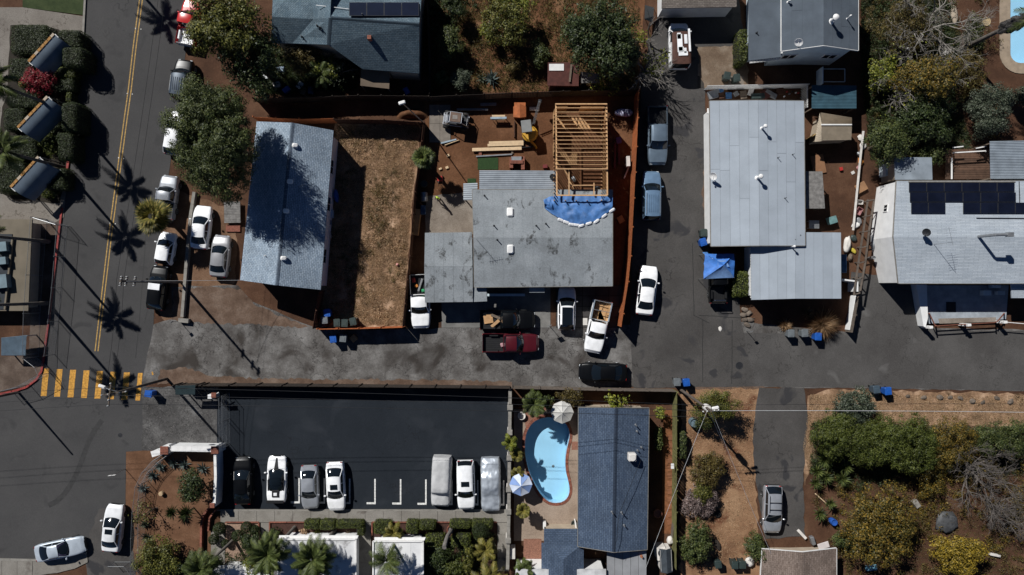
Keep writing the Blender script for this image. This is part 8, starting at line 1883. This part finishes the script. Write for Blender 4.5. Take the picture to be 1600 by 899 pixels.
# scrap yard behind the long building
sy = thing('scrap_pen', 'white slatted fence pen around the scrap yard', 'fence', W(1180,135)); 
for a, b in (((1106,134),(1266,131)),((1262,131),(1262,168))):
    A, B = W(*a,1.5), W(*b,1.5); n_ = int((B-A).length/.16)
    for i in range(n_):
        p = A.lerp(B, (i+.5)/n_); MB().bar((p.x,p.y,.05), (p.x,p.y,1.5), .12, .025).build('slat', m_wallw, sy)
    MB().bar(A-D((0,0,.1)), B-D((0,0,.1)), .06, .08).build('rail', m_white, sy)
rr = random.Random(5); cols_ = [('grey',m_grey),('dark brown',m_fb),('blue',M('scrap_blue',(.05,.14,.3),.3,3,.6,.1)),('pale grey',MC['plank_grey2']),('brown',m_oldw),('white',m_offw),('green grey',m_bind),('rusty',m_rust)]
plc = ['at the left end','second from left','leaning third from left','in the left middle','left of centre','at the centre','right of centre','in the right middle','near the right end','at the right end','on top at the left','on top at the right']
for k in range(12):
    c_, m_ = cols_[k % 8]; item('scrap_board', '%s scrap board %s of the scrap yard' % (c_, plc[k]), 'scrap', 1116+k*11.5 if k < 10 else (1124 if k == 10 else 1205), 146+rr.uniform(-4, 4), .1+.06*k % .3, rr.uniform(.5, 1.4), rr.uniform(.35, .9), rr.uniform(.05, .35), rr.uniform(-.6, .6), m_)
for k in range(8): item('can', '%s can %s in the heap at the right end of the scrap yard' % (('white','red','grey','black')[k % 4], ('on the left','on the right')[k//4]), 'can', (1226 if k < 4 else 1244)+(k % 4)*4, 148+rr.uniform(-5, 5), .3, .14, .14, .2, rr.uniform(0, 1), [m_white, m_red, m_grey, m_black][k % 4], group='cans in the scrap yard')
for k, (px, py) in enumerate(((1346,215),(1349,228),(1344,240),(1346,252),(1343,262),(1342,345),(1338,352),(1335,372),(1334,392),(1330,402))): item('junk_piece', ['white rubble at the top of the scrap strip','white tangle second down the scrap strip','grey junk third down the scrap strip','orange toy in the scrap strip','pink bundle in the scrap strip','grey pipe bend below the pink crate','white tub below the pink crate','green plant pot in the scrap strip','yellow lid in the scrap strip','brown pot at the end of the scrap strip'][k], 'junk', px, py, .05, rr.uniform(.35,.7), rr.uniform(.35,.7), rr.uniform(.15,.4), rr.uniform(0,1.5), [m_offw,m_offw,m_grey,m_orn,MC['crate_pink'],m_grey,m_white,m_bind,M('yellow_lid',(.5,.4,.05),.2,4,.6,.05),m_oldw][k])
for k, (px, py, m_, lb) in enumerate(((438,108,MC['box_pale'],'pale blue'),(432,132,m_offw,'white'),(447,140,m_blu,'bright blue'),(468,133,m_white,'small white'),(474,142,m_oldw,'brown'),(485,141,MC['box_navy'],'navy'),(414,118,m_grey,'grey'),(640-5,142,m_blu,'blue'))): item('yard_box', '%s box in the shaded yard %s' % (lb, 'below the slate blue house' if k < 7 else 'right of the brown awning'), 'box', px, py, .05, .7, .5, .4, .3*k, m_)
item('bench', 'grey slatted pallet bench next to the shingle house', 'bench', 363, 332, .3, 1.6, 2.1, .12, .02, MC['slat_grey']); item('step_brick', 'brick step beside the shingle house', 'step', 364, 357, .02, 1.4, .7, .15, 0, m_brick)
dm = MB(); rr = random.Random(9)
mound = thing('soil_mound', 'mound of loose brown soil behind the dry yard', 'soil mound', W(645,177)); rows = []
for j in range(9):
    rows.append([(lambda p, u, v: (p.x, p.y, max(-.02, .7*(1-u*u)*(1-v*v)+.25*mnoise.noise(D((p.x*1.5, p.y*1.5, 2)))*(1-u*u)*(1-v*v))))(W(620+i*3.1, 186-j*1.9), -1+2*i/16, -1+2*j/8) for i in range(17)])
MB().grid(rows).build('heap', m_soil2, mound, True, 80)
hb = thing('cold_frame', 'small slanted glass panel beside the top of the lane', 'glass panel', W(1018,10)); MB().slab3([W(1008,8,1.4),W(1022,12,1.0),W(1020,36,1.0),W(1007,30,1.4)], .05).build('pane', m_glass, hb); 
for a in ((1008,9),(1021,13),(1019,35),(1008,30)): MB().bar(W(*a,0), W(*a,1.05), .05, .05).build('leg', m_grey, hb)
